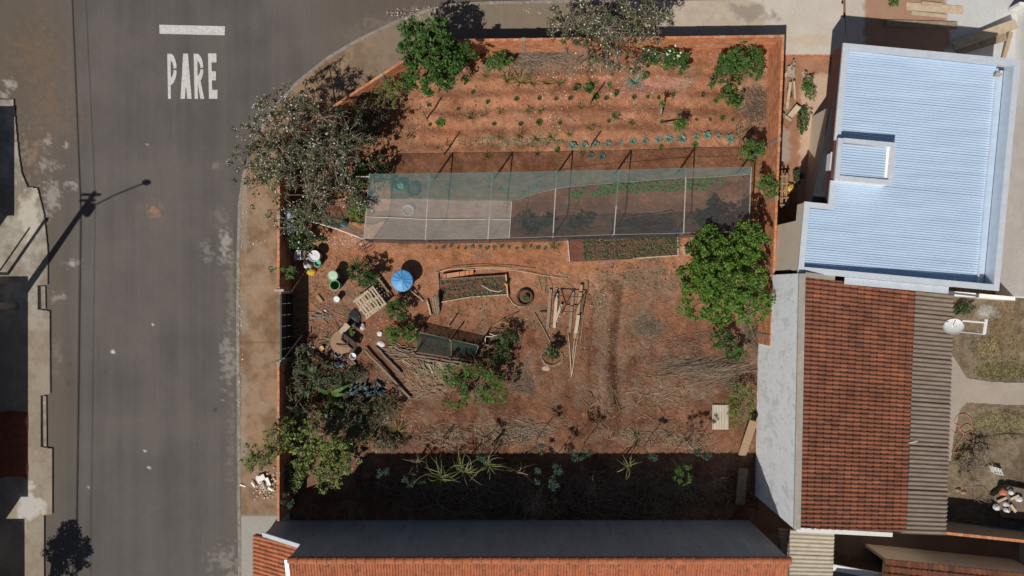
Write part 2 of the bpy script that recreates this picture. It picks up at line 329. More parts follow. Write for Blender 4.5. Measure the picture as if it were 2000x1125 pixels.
# ---- road
KERB = [(466, 1500), (466, 1125), (465, 900), (463, 650), (464, 480), (466, 400), (474, 345), (495, 280), (530, 215), (580, 160), (640, 112), (700, 77), (775, 40), (830, 20), (880, 9), (950, 4), (1100, 1), (1340, -3), (1640, -8), (2300, -18)]
def lane(x, y):
    s1 = fbm(x * 0.06, y * 0.0022, 11); s2 = fbm(x * 0.25, y * 0.004, 17); s3 = fbm(x * 0.012, y * 0.012, 23)
    c = mixc((0.088, 0.078, 0.073), (0.120, 0.105, 0.097), np.clip((s1 - 0.5) * 1.1 + (s2 - 0.5) * 0.5 + (s3 - 0.5) * 1.6 + 0.5, 0, 1))
    t = np.clip((170 - x) / 110, 0, 1) * 0.75; c = c * (1 - t[:, None]) + np.array((0.118, 0.093, 0.069)) * t[:, None]
    t = np.clip((y - 700) / 500, 0, 1) * 0.35; c = c * (1 - t[:, None]) + np.array((0.08, 0.075, 0.07)) * t[:, None]
    t = np.clip((x - 540) / 200, 0, 1) * np.clip((300 - y) / 100, 0, 1) * 0.45; c = c * (1 - t[:, None]) + np.array((0.135, 0.098, 0.07)) * t[:, None]
    for cx, cy, rx, ry, col, wt in [(80, 110, 60, 70, (0.19, 0.115, 0.07), .55), (105, 220, 55, 60, (0.2, 0.125, 0.08), .45), (303, 410, 13, 12, (0.36, 0.2, 0.12), .8), (303, 418, 26, 30, (0.2, 0.13, 0.1), .4),
        (442, 478, 13, 34, (0.36, 0.34, 0.31), .9), (405, 490, 12, 22, (0.26, 0.24, 0.22), .6), (445, 700, 16, 60, (0.3, 0.28, 0.25), .75), (440, 1105, 30, 40, (0.27, 0.25, 0.22), .7), (452, 560, 10, 90, (0.24, 0.22, 0.19), .5), (452, 860, 10, 100, (0.2, 0.18, 0.16), .5), (430, 425, 16, 20, (0.22, 0.2, 0.18), .5),
        (95, 275, 9, 11, (0.4, 0.33, 0.28), .9), (127, 282, 5, 6, (0.36, 0.3, 0.26), .8), (20, 165, 14, 10, (0.42, 0.4, 0.37), .8), (8, 185, 10, 12, (0.42, 0.4, 0.37), .8), (60, 300, 24, 45, (0.27, 0.2, 0.15), .7), (95, 320, 20, 16, (0.34, 0.31, 0.28), .8), (100, 390, 18, 36, (0.33, 0.31, 0.28), .85), (138, 362, 14, 9, (0.36, 0.34, 0.31), .85), (143, 515, 17, 7, (0.4, 0.38, 0.35), .9), (112, 582, 14, 10, (0.3, 0.28, 0.26), .8), (110, 700, 10, 30, (0.2, 0.18, 0.15), .6), (223, 687, 5, 4, (0.6, 0.58, 0.55), 1), (283, 880, 3, 3, (0.6, 0.58, 0.55), 1), (293, 912, 3, 3, (0.6, 0.58, 0.55), 1), (298, 634, 3, 3, (0.6, 0.58, 0.55), 1), (172, 952, 4, 3, (0.6, 0.58, 0.55), 1), (290, 281, 4, 2, (0.5, 0.45, 0.4), 1), (420, 325, 12, 8, (0.25, 0.22, 0.2), .6), (138, 747, 8, 5, (0.06, 0.05, 0.05), .7), (136, 712, 6, 4, (0.07, 0.06, 0.05), .6), (420, 800, 4, 4, (0.05, 0.045, 0.04), .8),
        (760, 45, 60, 12, (0.2, 0.165, 0.13), .6), (840, 20, 40, 8, (0.24, 0.2, 0.165), .6), (700, 70, 40, 14, (0.17, 0.135, 0.105), .6)]:
        blob(c, x, y, cx, cy, rx, ry, col, wt * (.75 if rx > 7 else 1), seed=int(cx + cy), fs=0.16, rough=1.6, hard=1.3)
    return c
xs = np.concatenate([[-12000, -3000, -900, -300], np.arange(-60, 900, 3.2), [1000, 1300, 1700, 2300, 5000, 12000]])
ys = np.concatenate([[-700, -400, -200], np.arange(-60, 1190, 3.2), [1300, 1700, 3000, 12000]])
roadpoly = [(-12000, 330), (-12000, -700), (12000, -700), (12000, -14), (2300, -14), (1640, -4), (1340, 2), (1100, 5), (950, 8), (880, 14), (830, 25), (775, 45), (700, 82), (640, 117), (585, 164), (535, 219), (500, 283), (479, 347), (471, 400), (470, 480), (470, 650), (470, 900), (471, 12000), (-20, 12000), (-20, 330)]
road = sheet('road', roadpoly, 3.2, lane, lambda x, y: 0.012 * fbm(x * 0.01, y * 0.01, 3), MT['asphalt'], xs, ys)
# painted stop line and PARE lettering (parts of the road)
ZP = 0.018
def flat(name, polys, label):
    m = MB()
    for i, p in enumerate(polys):
        m.slab([G(*q)[:2] for q in p], ZP - 0.012, ZP + 0.0012 * (i % 12))
    o = m.build(name, MT['paint'], road); o['label'] = label
flat('stop_line', [[(311.5, 48.5), (439.5, 51.5), (439, 69), (312, 66)]], 'broad white painted stop line')
def arc(cx, cy, rx, ry, a0, a1, n=21): return [(cx + rx * math.cos(R(a0 + (a1 - a0) * i / n)), cy + ry * math.sin(R(a0 + (a1 - a0) * i / n))) for i in range(n + 1)]
def bowl(x0, x1, y0, y1, wl, wb):      # right-hand bowl of P or R as strip quads
    out = arc(x0, (y0 + y1) / 2, x1 - x0, (y1 - y0) / 2, -90, 90); inn = arc(x0, (y0 + y1) / 2, x1 - x0 - wb, (y1 - y0) / 2 - wl, -90, 90)
    return [[out[i], out[i + 1], inn[i + 1], inn[i]] for i in range(len(out) - 1) if i != 10]
flat('painted_letter', [[(327, 105), (333.5, 105), (334, 193), (328.5, 193)]] + bowl(332.5, 345.5, 105, 166, 14, 5.8), 'white painted letter P')
flat('painted_letter', [[(358, 105), (367, 105), (361.5, 193), (353, 193)], [(358.5, 105), (367.5, 105), (374.5, 193), (366, 193)], [(357, 158), (371, 158), (371.8, 172), (356.2, 172)]], 'white painted letter A')
flat('painted_letter', [[(378.5, 105), (385.5, 105), (387, 193), (380.5, 193)], [(386, 157), (392, 157), (399, 193), (391.5, 193)]] + bowl(384.5, 397.5, 105, 163, 14, 5.8), 'white painted letter R')
flat('painted_letter', [[(406.5, 104.5), (413, 104.5), (415, 193), (408.5, 193)], [(411, 104.5), (423, 104.5), (423, 122), (411.6, 122)], [(411, 139.5), (422, 139.5), (422, 157), (412, 157)], [(412, 175.5), (425, 175.5), (425, 193), (413, 193)]], 'white painted letter E')
# ---- kerbs
def kerbline(pts, wd, z0, z1, name='kerb', mat='kerb', step=1.1):
    pts = [G(*p) for p in pts]; dense = [pts[0]]
    for a, c in zip(pts[:-1], pts[1:]):
        n = max(1, int((c - a).length / step)); dense += [a.lerp(c, (i + 1) / n) for i in range(n)]
    m = MB()
    rr = random.Random(3)
    for a, c in zip(dense[:-1], dense[1:]):
        if (c - a).length > 12: pass
        d = (c - a).normalized(); sd = Vector((d.y, -d.x, 0)); g = d * 0.006
        dz = rr.uniform(-0.015, 0.01); j = rr.uniform(-0.012, 0.012)
        lo = [a + g + sd * j, c - g + sd * j, c - g + sd * (wd + j), a + g + sd * (wd + j)]
        m.hexa([Vector((p.x, p.y, z0)) for p in lo], [Vector((p.x, p.y, z1 + dz)) for p in lo], rr.random())
    return tag(m.build(name, MT[mat]), kind='structure')
kerbline(KERB, 0.17, -0.1, 0.125)
# ---- pavement round the garden
pv = [(p[0] + 2, p[1] + 3) for p in KERB[:-1]] + [(1655, 106), (1505, 106), (1505, 96), (856, 104), (567, 292), (567, 1500)]
def pavec(x, y):
    n = fbm(x * 0.03, y * 0.03, 31); n2 = fbm(x * 0.09, y * 0.09, 37)
    c = mixc((0.17, 0.105, 0.062), (0.275, 0.18, 0.112), np.clip((n - 0.5) * 2.6 + (n2 - 0.5) * 1.8 + 0.5, 0, 1))
    t = np.clip((x - 640) / 150, 0, 1) * np.clip((330 - y) / 80, 0, 1); c = c * (1 - t[:, None]) + mixc((0.17, 0.135, 0.10), (0.215, 0.165, 0.12), n2) * t[:, None]
    t = np.clip((x - 1200) / 60 + (n - 0.5) * 3, 0, 1); c = c * (1 - t[:, None]) + mixc((0.36, 0.30, 0.235), (0.47, 0.40, 0.32), n2) * t[:, None]
    t = np.clip((x - 1478) / 12 + (n2 - 0.5) * 5, 0, 1); c = c * (1 - t[:, None]) + mixc((0.45, 0.40, 0.35), (0.52, 0.475, 0.42), n) * t[:, None]
    blob(c, x, y, 1470, 25, 45, 22, (0.25, 0.21, 0.175), .8, fs=.05); blob(c, x, y, 1590, 78, 55, 14, (0.48, 0.37, 0.26), .6); blob(c, x, y, 1450, 60, 30, 8, (0.33, 0.30, 0.27), .5)
    t = ((y > 1004) & (x < 700)).astype(float); c = c * (1 - t[:, None]) + mixc((0.29, 0.275, 0.245), (0.33, 0.31, 0.275), n2) * t[:, None]
    for cy in (420, 500, 562, 700, 790, 940): blob(c, x, y, 490 + (cy * 7) % 40, cy, 22, 26, (0.32, 0.24, 0.175), .5, seed=cy)
    for cy in (440, 620, 760, 860): blob(c, x, y, 478, cy, 8, 60, (0.26, 0.235, 0.2), .6, seed=cy)
    for cy, x0, x1 in ((565, 470, 545), (820, 470, 545), (1005, 470, 545), (912, 470, 545), (668, 470, 545)):
        t = ((np.abs(y - cy) < 1.3) & (x < 560)).astype(float) * 0.55; c = c * (1 - t[:, None]) + np.array((0.1, 0.075, 0.055)) * t[:, None]
    return c
xs = np.concatenate([np.arange(462, 1660, 3.4)]); ys = np.concatenate([np.arange(-8, 1130, 3.4), [1200, 1500]])
sheet('pavement', pv, 3.4, pavec, lambda x, y: 0.105 + 0.012 * fbm(x * 0.03, y * 0.03, 9), MT['pave'], xs, ys)
# ---- western pavement with its broken kerb
wp = [(-12000, 195), (28, 195), (38, 300), (44, 338), (56, 366), (75, 368), (88, 420), (95, 490), (95, 556), (76, 557), (76, 604), (99, 608), (100, 768), (82, 772), (82, 872), (104, 876), (104, 1003), (88, 1005), (88, 12000), (-12000, 12000)]
def wpc(x, y):
    n = fbm(x * 0.03, y * 0.03, 41); n2 = fbm(x * 0.12, y * 0.12, 43)
    c = mixc((0.20, 0.172, 0.135), (0.33, 0.30, 0.25), np.clip((n - .5) * 2.6 + n2 * 1.4 - .2, 0, 1))
    t = np.clip((y - 600) / 60, 0, 1) * 0.6; c = c * (1 - t[:, None]) + np.array((0.25, 0.195, 0.145)) * t[:, None]
    blob(c, x, y, 60, 990, 22, 40, (0.45, 0.43, 0.4), .9); blob(c, x, y, 62, 420, 18, 60, (0.48, 0.45, 0.38), .7)
    t = np.clip((15 - x) / 60, 0, 1); c = c * (1 - t[:, None]) + np.array((0.22, 0.2, 0.18)) * t[:, None]
    return c
xs = np.concatenate([[-12000, -2000, -500, -150], np.arange(-40, 112, 1.6)]); ys = np.concatenate([np.arange(192, 1130, 1.6), [1200, 1500, 4000, 12000]])
wps = sheet('west_pavement', wp, 1.6, wpc, lambda x, y: 0.10 + 0.01 * fbm(x * 0.03, y * 0.03, 9), MT['pave'], xs, ys)
m = MB(); m.slab([G(*p)[:2] for p in [(28, 196), (38, 300), (44, 338), (56, 367), (75, 369), (88, 420), (95, 490), (95, 556), (76, 557), (76, 604), (99, 608), (100, 768), (82, 772), (82, 872), (104, 876), (104, 1003), (88, 1005), (88, 1500), (60, 1500), (60, 600), (20, 196)]], -0.2, 0.092)
tag(m.build('west_kerb', MT['concrete']), kind='structure')
m = MB(); m.slab([G(*p)[:2] for p in [(82, 559), (90, 559), (91, 603), (83, 603)]], -0.1, 0.09); m.slab([G(*p)[:2] for p in [(86, 773), (92, 773), (93, 871), (87, 871)]], -0.1, 0.09)
tag(m.build('gutter_kerb', MT['kerb']), kind='structure')
m = MB(); m.quad(*[G(*p, 0.02) for p in [(74, 604), (83, 604), (83, 557), (74, 557)]]); m.quad(*[G(*p, 0.02) for p in [(80, 872), (87, 872), (87, 772), (80, 772)]])  # dark sheets stand in for the shade inside the gutter slots
tag(m.build('gutter_slot_shade', M('gutter_slot_shade', (0.03, 0.022, 0.018), (0.05, 0.038, 0.03), scale=5, bump=.5)), kind='structure')
# ---- garden soil
gp = [(549, 1060), (549, 285), (848, 98), (1508, 98), (1500, 500), (1490, 700), (1478, 1060)]
BEDS = [([(1109, 468), (1322, 458), (1322, 498), (1113, 511)], .1), ([(856, 545), (990, 537), (992, 573), (860, 590)], .08)]
def garden_z(x, y):
    x = np.asarray(x, float); y = np.asarray(y, float)
    z = 0.05 * (fbm(x * 0.02, y * 0.02, 51) - 0.5) + 0.035 * (fbm(x * 0.11, y * 0.11, 53, 3) - 0.5)
    up = np.clip((300 - y) / 20, 0, 1) * np.clip((y - 130) / 20, 0, 1) * np.clip((x - 790) / 40, 0, 1)
    yy = y + 6 * np.sin(x * 0.012) + 5 * (fbm(x * 0.02, y * 0.02, 57) - 0.5) * 2
    z = z + up * 0.06 * (0.6 + 0.8 * fbm(x * 0.04, y * 0.04, 59)) * np.cos(2 * np.pi * (yy - 188) / 37.0)
    fw = np.clip((y - 545) / 25, 0, 1) * np.clip((840 - y) / 60, 0, 1); dx = x - 1186 + 6 * np.sin(y * 0.02)
    z = z + fw * (0.28 * np.exp(-(dx / 15) ** 2) - 0.13 * np.exp(-((dx + 24) / 8) ** 2) - 0.17 * np.exp(-((dx - 26) / 9) ** 2))
    low = np.clip((y - 600) / 60, 0, 1) * 0.05 * (fbm(x * 0.06, y * 0.06, 61) - 0.4)
    under = np.clip((y - 345) / 8, 0, 1) * np.clip((455 - y) / 8, 0, 1) * np.clip((x - 730) / 20, 0, 1)
    z = z + low + under * 0.05 * np.cos(2 * np.pi * (y - 372) / 48.0)
    return z + 0.02
def gz(px, py): return float(garden_z(np.array([px]), np.array([py]))[0])
def GG(px, py, dz=0.0): v = G(px, py); v.z = gz(px, py) + dz; return v
def soilc(x, y):
    n = fbm(x * 0.018, y * 0.018, 71); n2 = fbm(x * 0.08, y * 0.08, 73); n3 = fbm(x * 0.03, y * 0.12, 75)
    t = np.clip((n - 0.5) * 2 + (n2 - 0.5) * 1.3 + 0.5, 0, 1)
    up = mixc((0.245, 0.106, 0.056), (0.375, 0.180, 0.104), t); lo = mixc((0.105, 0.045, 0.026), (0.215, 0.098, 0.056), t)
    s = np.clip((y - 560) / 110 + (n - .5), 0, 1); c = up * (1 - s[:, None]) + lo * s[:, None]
    GREY = (0.205, 0.145, 0.10); ORG = (0.36, 0.148, 0.068)
    for cx, cy, rx, ry, col, wt in [(1000, 497, 330, 22, ORG, .65), (700, 490, 70, 30, ORG, .6), (1130, 525, 180, 18, ORG, .5), (800, 620, 60, 30, (0.33, 0.12, 0.055), .5), (1270, 165, 90, 22, (0.43, 0.2, 0.145), .8), (1050, 195, 240, 16, (0.43, 0.18, 0.1), .4), (860, 260, 90, 30, (0.43, 0.18, 0.095), .5),
        (1250, 550, 80, 40, GREY, .7), (1262, 640, 45, 50, GREY, .75), (1175, 660, 14, 130, GREY, .6), (1215, 700, 14, 100, GREY, .4), (1130, 760, 70, 40, GREY, .35), (1030, 740, 30, 40, GREY, .7), (1290, 770, 120, 30, GREY, .65), (950, 830, 160, 20, GREY, .5), (1270, 850, 140, 22, GREY, .5), (1080, 645, 30, 40, GREY, .35), (950, 610, 90, 22, (0.3, 0.15, 0.085), .5), (1020, 275, 90, 14, (0.27, 0.2, 0.12), .7), (1060, 130, 140, 20, GREY, .7), (1340, 155, 40, 30, GREY, .5), (1470, 200, 40, 70, GREY, .65), (880, 165, 30, 25, GREY, .4), (1470, 600, 30, 120, GREY, .6),
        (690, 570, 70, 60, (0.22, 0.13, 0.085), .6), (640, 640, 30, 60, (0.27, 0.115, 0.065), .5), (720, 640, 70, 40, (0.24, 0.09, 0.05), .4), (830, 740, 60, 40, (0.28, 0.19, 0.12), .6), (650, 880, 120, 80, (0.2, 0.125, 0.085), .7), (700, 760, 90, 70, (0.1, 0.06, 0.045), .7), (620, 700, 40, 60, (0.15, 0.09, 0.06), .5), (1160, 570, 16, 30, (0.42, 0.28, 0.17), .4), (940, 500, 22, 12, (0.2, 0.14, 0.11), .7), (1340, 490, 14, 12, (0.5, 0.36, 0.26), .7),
        (1000, 960, 520, 80, (0.105, 0.06, 0.042), .8), (780, 270, 90, 40, (0.2, 0.105, 0.07), .5), (760, 190, 40, 40, (0.25, 0.145, 0.1), .5)]:  # the broad dark blob paints the grey wall's shade into the soil colour
        blob(c, x, y, cx, cy, rx, ry, col, wt, seed=int(cx * 3 + cy), rough=1.3, hard=1.5, fs=.07)
    gm = np.clip((fbm(x * 0.035, y * 0.035, 87) - .52) * 5, 0, 1) * np.clip((y - 480) / 80, 0, 1) * .45; c = c * (1 - gm[:, None]) + np.array((0.20, 0.135, 0.092)) * gm[:, None]
    c *= (0.80 + 0.40 * fbm(x * 0.25, y * 0.25, 79, 3))[:, None]
    t = np.clip((vnoise(x * 0.45, y * 0.45, 83) - 0.86) * 8, 0, 1) * 0.5; c = c * (1 - t[:, None]) + np.array((0.42, 0.33, 0.24)) * t[:, None]
    return c
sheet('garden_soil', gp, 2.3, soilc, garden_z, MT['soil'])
# ---- courtyard east of the brick wall, forecourt, backyard, passage
def courtc(x, y):
    n = fbm(x * 0.04, y * 0.04, 91); n2 = fbm(x * 0.15, y * 0.15, 93)
    c = mixc((0.27, 0.135, 0.075), (0.35, 0.19, 0.12), np.clip((n - .5) * 2 + n2, 0, 1))
    t = np.clip((x - (1566 - (y - 200) * 0.03)) / 5 + (n2 - 0.5) * 3, 0, 1) * np.clip((y - 138) / 8 + (n2 - .5) * 2, 0, 1); c = c * (1 - t[:, None]) + mixc((0.44, 0.30, 0.22), (0.5, 0.355, 0.26), n2) * t[:, None]
    blob(c, x, y, 1535, 270, 14, 60, (0.33, 0.27, 0.23), .8)
    return c
cz = lambda x, y: -0.30 + 0.02 * fbm(x * 0.05, y * 0.05, 97)
sheet('courtyard_ground', [(1480, 102), (1720, 102), (1720, 560), (1480, 560)], 3.4, courtc, cz, MT['pave'])
def forec(x, y):
    n = fbm(x * 0.03, y * 0.03, 101); n2 = fbm(x * 0.15, y * 0.15, 103)
    c = mixc((0.30, 0.17, 0.11), (0.36, 0.22, 0.15), n2)
    t = np.clip((x - 1845) / 6 + (n - 0.5) * 4, 0, 1); c = c * (1 - t[:, None]) + mixc((0.42, 0.43, 0.44), (0.52, 0.52, 0.52), n2) * t[:, None]
    t = np.clip((1690 - x) / 6 + (n2 - 0.5) * 3, 0, 1); c = c * (1 - t[:, None]) + mixc((0.43, 0.38, 0.33), (0.5, 0.45, 0.4), n) * t[:, None]
    return c
sheet('forecourt', [(1650, -60), (2400, -60), (2400, 200), (1650, 200)], 5, forec, lambda x, y: 0.085 + 0.015 * fbm(x * 0.05, y * 0.05, 9), MT['pave'])
def yardc(x, y):
    n = fbm(x * 0.035, y * 0.035, 111); n2 = fbm(x * 0.2, y * 0.2, 113)
    c = mixc((0.13, 0.098, 0.066), (0.20, 0.155, 0.105), np.clip((n - .5) * 2 + n2, 0, 1))
    for cx, cy, rx, ry, col, wt in [(1960, 640, 40, 60, (0.2, 0.13, 0.075), .6), (1930, 610, 26, 12, (0.36, 0.35, 0.33), .7), (1925, 680, 32, 22, (0.32, 0.24, 0.13), .8), (1960, 725, 60, 16, (0.17, 0.16, 0.07), .8), (1960, 830, 70, 26, (0.23, 0.2, 0.1), .8), (1880, 890, 20, 30, (0.2, 0.17, 0.08), .6), (1990, 960, 40, 60, (0.08, 0.065, 0.05), .6), (1900, 660, 20, 20, (0.13, 0.11, 0.09), .6)]:
        blob(c, x, y, cx, cy, rx, ry, col, wt, seed=int(cx + cy), hard=1.5)
    return c * (0.8 + 0.4 * n2)[:, None]
sheet('backyard_ground', [(1700, 560), (2400, 560), (2400, 1042), (1700, 1042)], 3.0, yardc, lambda x, y: 0.03 * fbm(x * 0.08, y * 0.08, 117), MT['soil'])
def pathc(x, y):
    n = fbm(x * 0.05, y * 0.05, 121); return mixc((0.29, 0.245, 0.205), (0.36, 0.31, 0.265), n)
sheet('backyard_path', [(1780, 690), (1858, 692), (1888, 738), (1940, 746), (2400, 752), (2400, 796), (1960, 790), (1888, 786), (1874, 800), (1862, 850), (1856, 900), (1780, 900)], 1.5, pathc, lambda x, y: 0.05 + 0 * x, MT['pave'])
def passc(x, y):
    n = fbm(x * 0.05, y * 0.05, 131); return mixc((0.12, 0.085, 0.065), (0.17, 0.125, 0.095), n)
sheet('passage_ground', [(1476, 1042), (2400, 1042), (2400, 1300), (1476, 1300)], 5, passc, lambda x, y: 0 * x + 0.01, MT['pave'])
# ================================================================ GARDEN WALLS
def brick_wall(label, p0, p1, h, inward, seed, pillars=(), t=0.12, cap=False):
    """p0, p1: ground plan points of the OUTER face; inward: unit normal into the garden"""
    p0 = Vector(p0); p1 = Vector(p1); d = p1 - p0; L = d.length; d.normalize(); n = Vector(inward)
    root = thing('brick_wall', label, 'brick wall', (p0 + p1) / 2)
    rr = random.Random(seed)
    core = MB(); a = p0 + n * 0.02; c = p1 + n * 0.02; i0 = n * (t - 0.04)
    lo = [a, c, c + i0, a + i0]; core.hexa([Vector((q.x, q.y, -0.35)) for q in lo], [Vector((q.x, q.y, h - 0.02)) for q in lo])
    core.build('mortar_core', MT['mortar'], root)
    bl, bh, g = 0.29, 0.185, 0.014; m = MB(); nr = int((h + 0.1) / (bh + g)); z = -0.1
    for r in range(nr + 1):
        zt = min(z + bh, h); x = -(bl / 2) * (r % 2) - rr.uniform(0, 0.05)
        while x < L:
            x0 = max(x, 0); x1 = min(x + bl, L); x += bl + g
            if x1 - x0 < 0.05 or zt - z < 0.04: continue
            j = rr.uniform(-0.004, 0.006); jz = rr.uniform(-0.006, 0.012) if zt > h - 0.06 else 0
            q0 = p0 + d * x0 - n * j; q1 = p0 + d * x1 - n * j; w_ = n * (t + 2 * j)
            lo = [q0, q1, q1 + w_, q0 + w_]
            m.hexa([Vector((q.x, q.y, z)) for q in lo], [Vector((q.x, q.y, zt + jz)) for q in lo], rr.random())
        z += bh + g
    o = m.build('bricks', MT['brick'], root); o['kind'] = 'stuff'
    for s in pillars:
        q = p0 + d * (s * L) + n * (t / 2); m = MB(); m.box((q.x, q.y, h / 2 - 0.15), (0.2, t + 0.05, h + 0.34), math.atan2(d.y, d.x))
        m.build('column', MT['mortar'], root)
    return root
WH = 2.0
def W(px, py): v = P(px, py, WH); v.z = 0; return v
def norm_in(a, b, c):
    a, b = Vector(a), Vector(b); d = (b - a).normalized(); n = Vector((-d.y, d.x, 0))
    return n if n.dot(Vector(c) - a) > 0 else -n
cen = (0, 0, 0)
aN, bN = W(848, 77), W(1532, 68); brick_wall('bare orange brick wall along the top edge of the garden', aN, bN, WH, norm_in(aN, bN, cen), 1, (0.255,))
aE, bE = W(1532, 68), W(1508, 676); brick_wall('bare orange brick wall along the right side beside the metal roofed house', aE + Vector((0, -.13, 0)), bE, WH, norm_in(aE, bE, cen), 2, (0.33, 0.52, 0.97))
aC, bC = W(542, 276), W(846, 78); brick_wall('diagonal orange brick wall cutting the corner beside the white flowering tree', aC, bC, WH, norm_in(aC, bC, cen), 3, (0.33, 0.66))
aW, bW = W(541, 570), W(542, 277); brick_wall('orange brick wall beside the pavement, between the dark gate and the flowering tree', aW, bW, WH, norm_in(aW, bW, cen), 4, (0.02, 0.5, 0.97))
aS, bS = W(541, 1018), W(541, 707); brick_wall('orange brick wall beside the pavement, between the dark gate and the rubble heap', aS, bS, WH, norm_in(aS, bS, cen), 5, (0.3, 0.65, 0.99))
# dark sheet gate
g0, g1 = W(543, 706), W(543, 571)
gate = thing('sheet_gate', 'dark sheet metal sliding gate set in the wall beside the pavement', 'gate', (g0 + g1) / 2)
n = norm_in(g0, g1, cen)
for i in range(6):
    a = g0.lerp(g1, i / 6); c = g0.lerp(g1, (i + 1) / 6); m = MB()
    m.beam(a + n * 0.1 + Vector((0, 0.01, 1.0)), c + n * 0.1 + Vector((0, -0.01, 1.0)), 0.03, 1.9); m.build('panel', MT['darkmetal'], gate)
for z in (0.08, 1.0, 1.93):
    m = MB(); m.beam(g0 + n * 0.14 + Vector((0, 0, z)), g1 + n * 0.14 + Vector((0, 0, z)), 0.05, 0.06); m.build('rail', MT['darkmetal'], gate)
for q in (g0, g1):
    m = MB(); m.beam(q + n * 0.12 + Vector((0, 0.03 if q is g0 else -0.03, 0)), q + n * 0.12 + Vector((0, 0.03 if q is g0 else -0.03, 2.05)), 0.09, 0.09); m.build('gate_post', MT['concrete'], gate)
m = MB(); a = W(541, 571); m.beam(a + Vector((-.1, 0.1, 2.05)), a + Vector((0.35, 0.1, 2.05)), 0.12, 0.06); m.build('lintel_end', MT['paleboard'], gate)
m = MB(); m.tube([P(590, 655, 0.7), P(556, 699, 1.95), P(530, 709, 2.1)], 0.03, 6)
m.solo('iron_rod', MT['greywood'], 'bent rod leaning on the wall beside the dark gate', 'rod', P(590, 655, 0))
# ================================================================ BUILDINGS
def bil(c, s, t):  # corners: 00, 10, 11, 01
    return c[0].lerp(c[1], s).lerp(c[3].lerp(c[2], s), t)
def tile_mesh(name, L, Wd, rise, mat, n=7, th=0.018):
    """one barrel roof tile, x down the slope, y across, z out of the roof; slightly tapered with a raised lower lip"""
    m = MB(); vs = []
    for (x, zo, k) in ((0.0, 0.0, 0.94), (L * 0.93, 0.026, 1.0), (L, 0.032, 1.02)):
        for j in range(n):
            y = (j / (n - 1) - 0.5) * Wd * k; a = j / (n - 1)
            z = rise * (math.sin(math.pi * min(1, a / 0.72)) if a < 0.72 else -0.25 * math.sin(math.pi * (a - 0.72) / 0.28)); vs.append((x, y, z + zo))
    top = len(vs); vs += [(v[0], v[1], v[2] - th) for v in vs[2 * n:3 * n]] + [(v[0], v[1], v[2] - th) for v in vs[:n]]
    fs = []
    for i in range(2):
        for j in range(n - 1): fs.append((i * n + j, (i + 1) * n + j, (i + 1) * n + j + 1, i * n + j + 1))
    for j in range(n - 1): fs.append((2 * n + j, top + j, top + j + 1, 2 * n + j + 1))
    for j in range(n - 1): fs.append((top + j, top + n + j, top + n + j + 1, top + j + 1))
    m.add(vs, fs); return m
def tile_roof(root, part, corners, nu, nv, mat, rise, single, seed, name='tile'):
    """corners: high-left, low-left, low-right, high-right seen looking down the slope; nu rows down slope, nv across"""
    rr = random.Random(seed); L = (corners[1] - corners[0]).length / nu; Wd = (corners[3] - corners[0]).length / nv
    proto = tile_mesh(name, L * 1.13, Wd * 1.04, rise, mat); off = Vector(root.location); me = None; rest = MB(); cnt = 0
    cells = [(i, j) for j in range(nv) for i in range(nu)]
    pick = set(range(len(cells))) if len(cells) <= single else set(range(single))
    for q, (i, j) in enumerate(cells):
        p = bil(corners, i / nu, (j + 0.5) / nv); du = (bil(corners, (i + 1) / nu, (j + .5) / nv) - p).normalized()
        dv = (bil(corners, i / nu, (j + 1) / nv) - bil(corners, i / nu, j / nv)).normalized(); nn = du.cross(dv).normalized()
        if nn.z < 0: nn = -nn
        dv = nn.cross(du)
        rot = Matrix((du, dv, nn)).transposed() @ Matrix.Rotation(rr.uniform(-.018, .018), 3, 'Z') @ Matrix.Rotation(rr.uniform(-.012, .012), 3, 'X')
        p = p + nn * rr.uniform(0, 0.008) + dv * rr.uniform(-.006, .006)
        if q in pick:
            if me is None:
                o = proto.build(name, mat, part); me = o.data
                for v, src in zip(me.vertices, proto.v): v.co = src
                me.polygons.foreach_set('use_smooth', np.ones(len(me.polygons), dtype=bool))
            else: o = bpy.data.objects.new(name, me); COL.objects.link(o); o.parent = part
            o.matrix_basis = Matrix.Translation(p - off) @ rot.to_4x4()
        else: rest.add([p + rot @ Vector(v) for v in proto.v], proto.f, rr.random())
    if rest.v:
        o = rest.build('roof_tiles', mat, part, smooth=True); o['kind'] = 'stuff'
def corr(corners, waves, amp, nseg=8, ns=4, thick=0.0):
    """corrugated patch; ridges run along s, waves across t"""
    V = []; n_t = waves * nseg
    nn = (corners[1] - corners[0]).cross(corners[3] - corners[0]).normalized()
    if nn.z < 0: nn = -nn
    for a in range(ns + 1):
        for j in range(n_t + 1):
            V.append(bil(corners, a / ns, j / n_t) + nn * amp * math.sin(2 * math.pi * j / nseg))
    F = [(a * (n_t + 1) + j, (a + 1) * (n_t + 1) + j, (a + 1) * (n_t + 1) + j + 1, a * (n_t + 1) + j + 1) for a in range(ns) for j in range(n_t)]
    if nn.dot((V[F[0][1]] - V[F[0][0]]).cross(V[F[0][2]] - V[F[0][0]])) < 0: F = [f[::-1] for f in F]
    return V, F
def sheets(part, corners, nsheet, waves, amp, mat, name, split_s=1, lap=0.012):
    k = 0
    for a in range(split_s):
        for j in range(nsheet):
            s0, s1 = a / split_s, min(1, (a + 1) / split_s + (0.02 if a < split_s - 1 else 0)); t0, t1 = j / nsheet, (j + 1) / nsheet
            dz = Vector((0, 0, lap * (j % 2) + 0.02 * (split_s - 1 - a)))
            c = [bil(corners, s0, t0) + dz, bil(corners, s1, t0) + dz, bil(corners, s1, t1) + dz, bil(corners, s0, t1) + dz]
            V, F = corr(c, waves, amp); m = MB(); m.add(V, F, rnd.random()); m.build(name, mat, part, smooth=True)
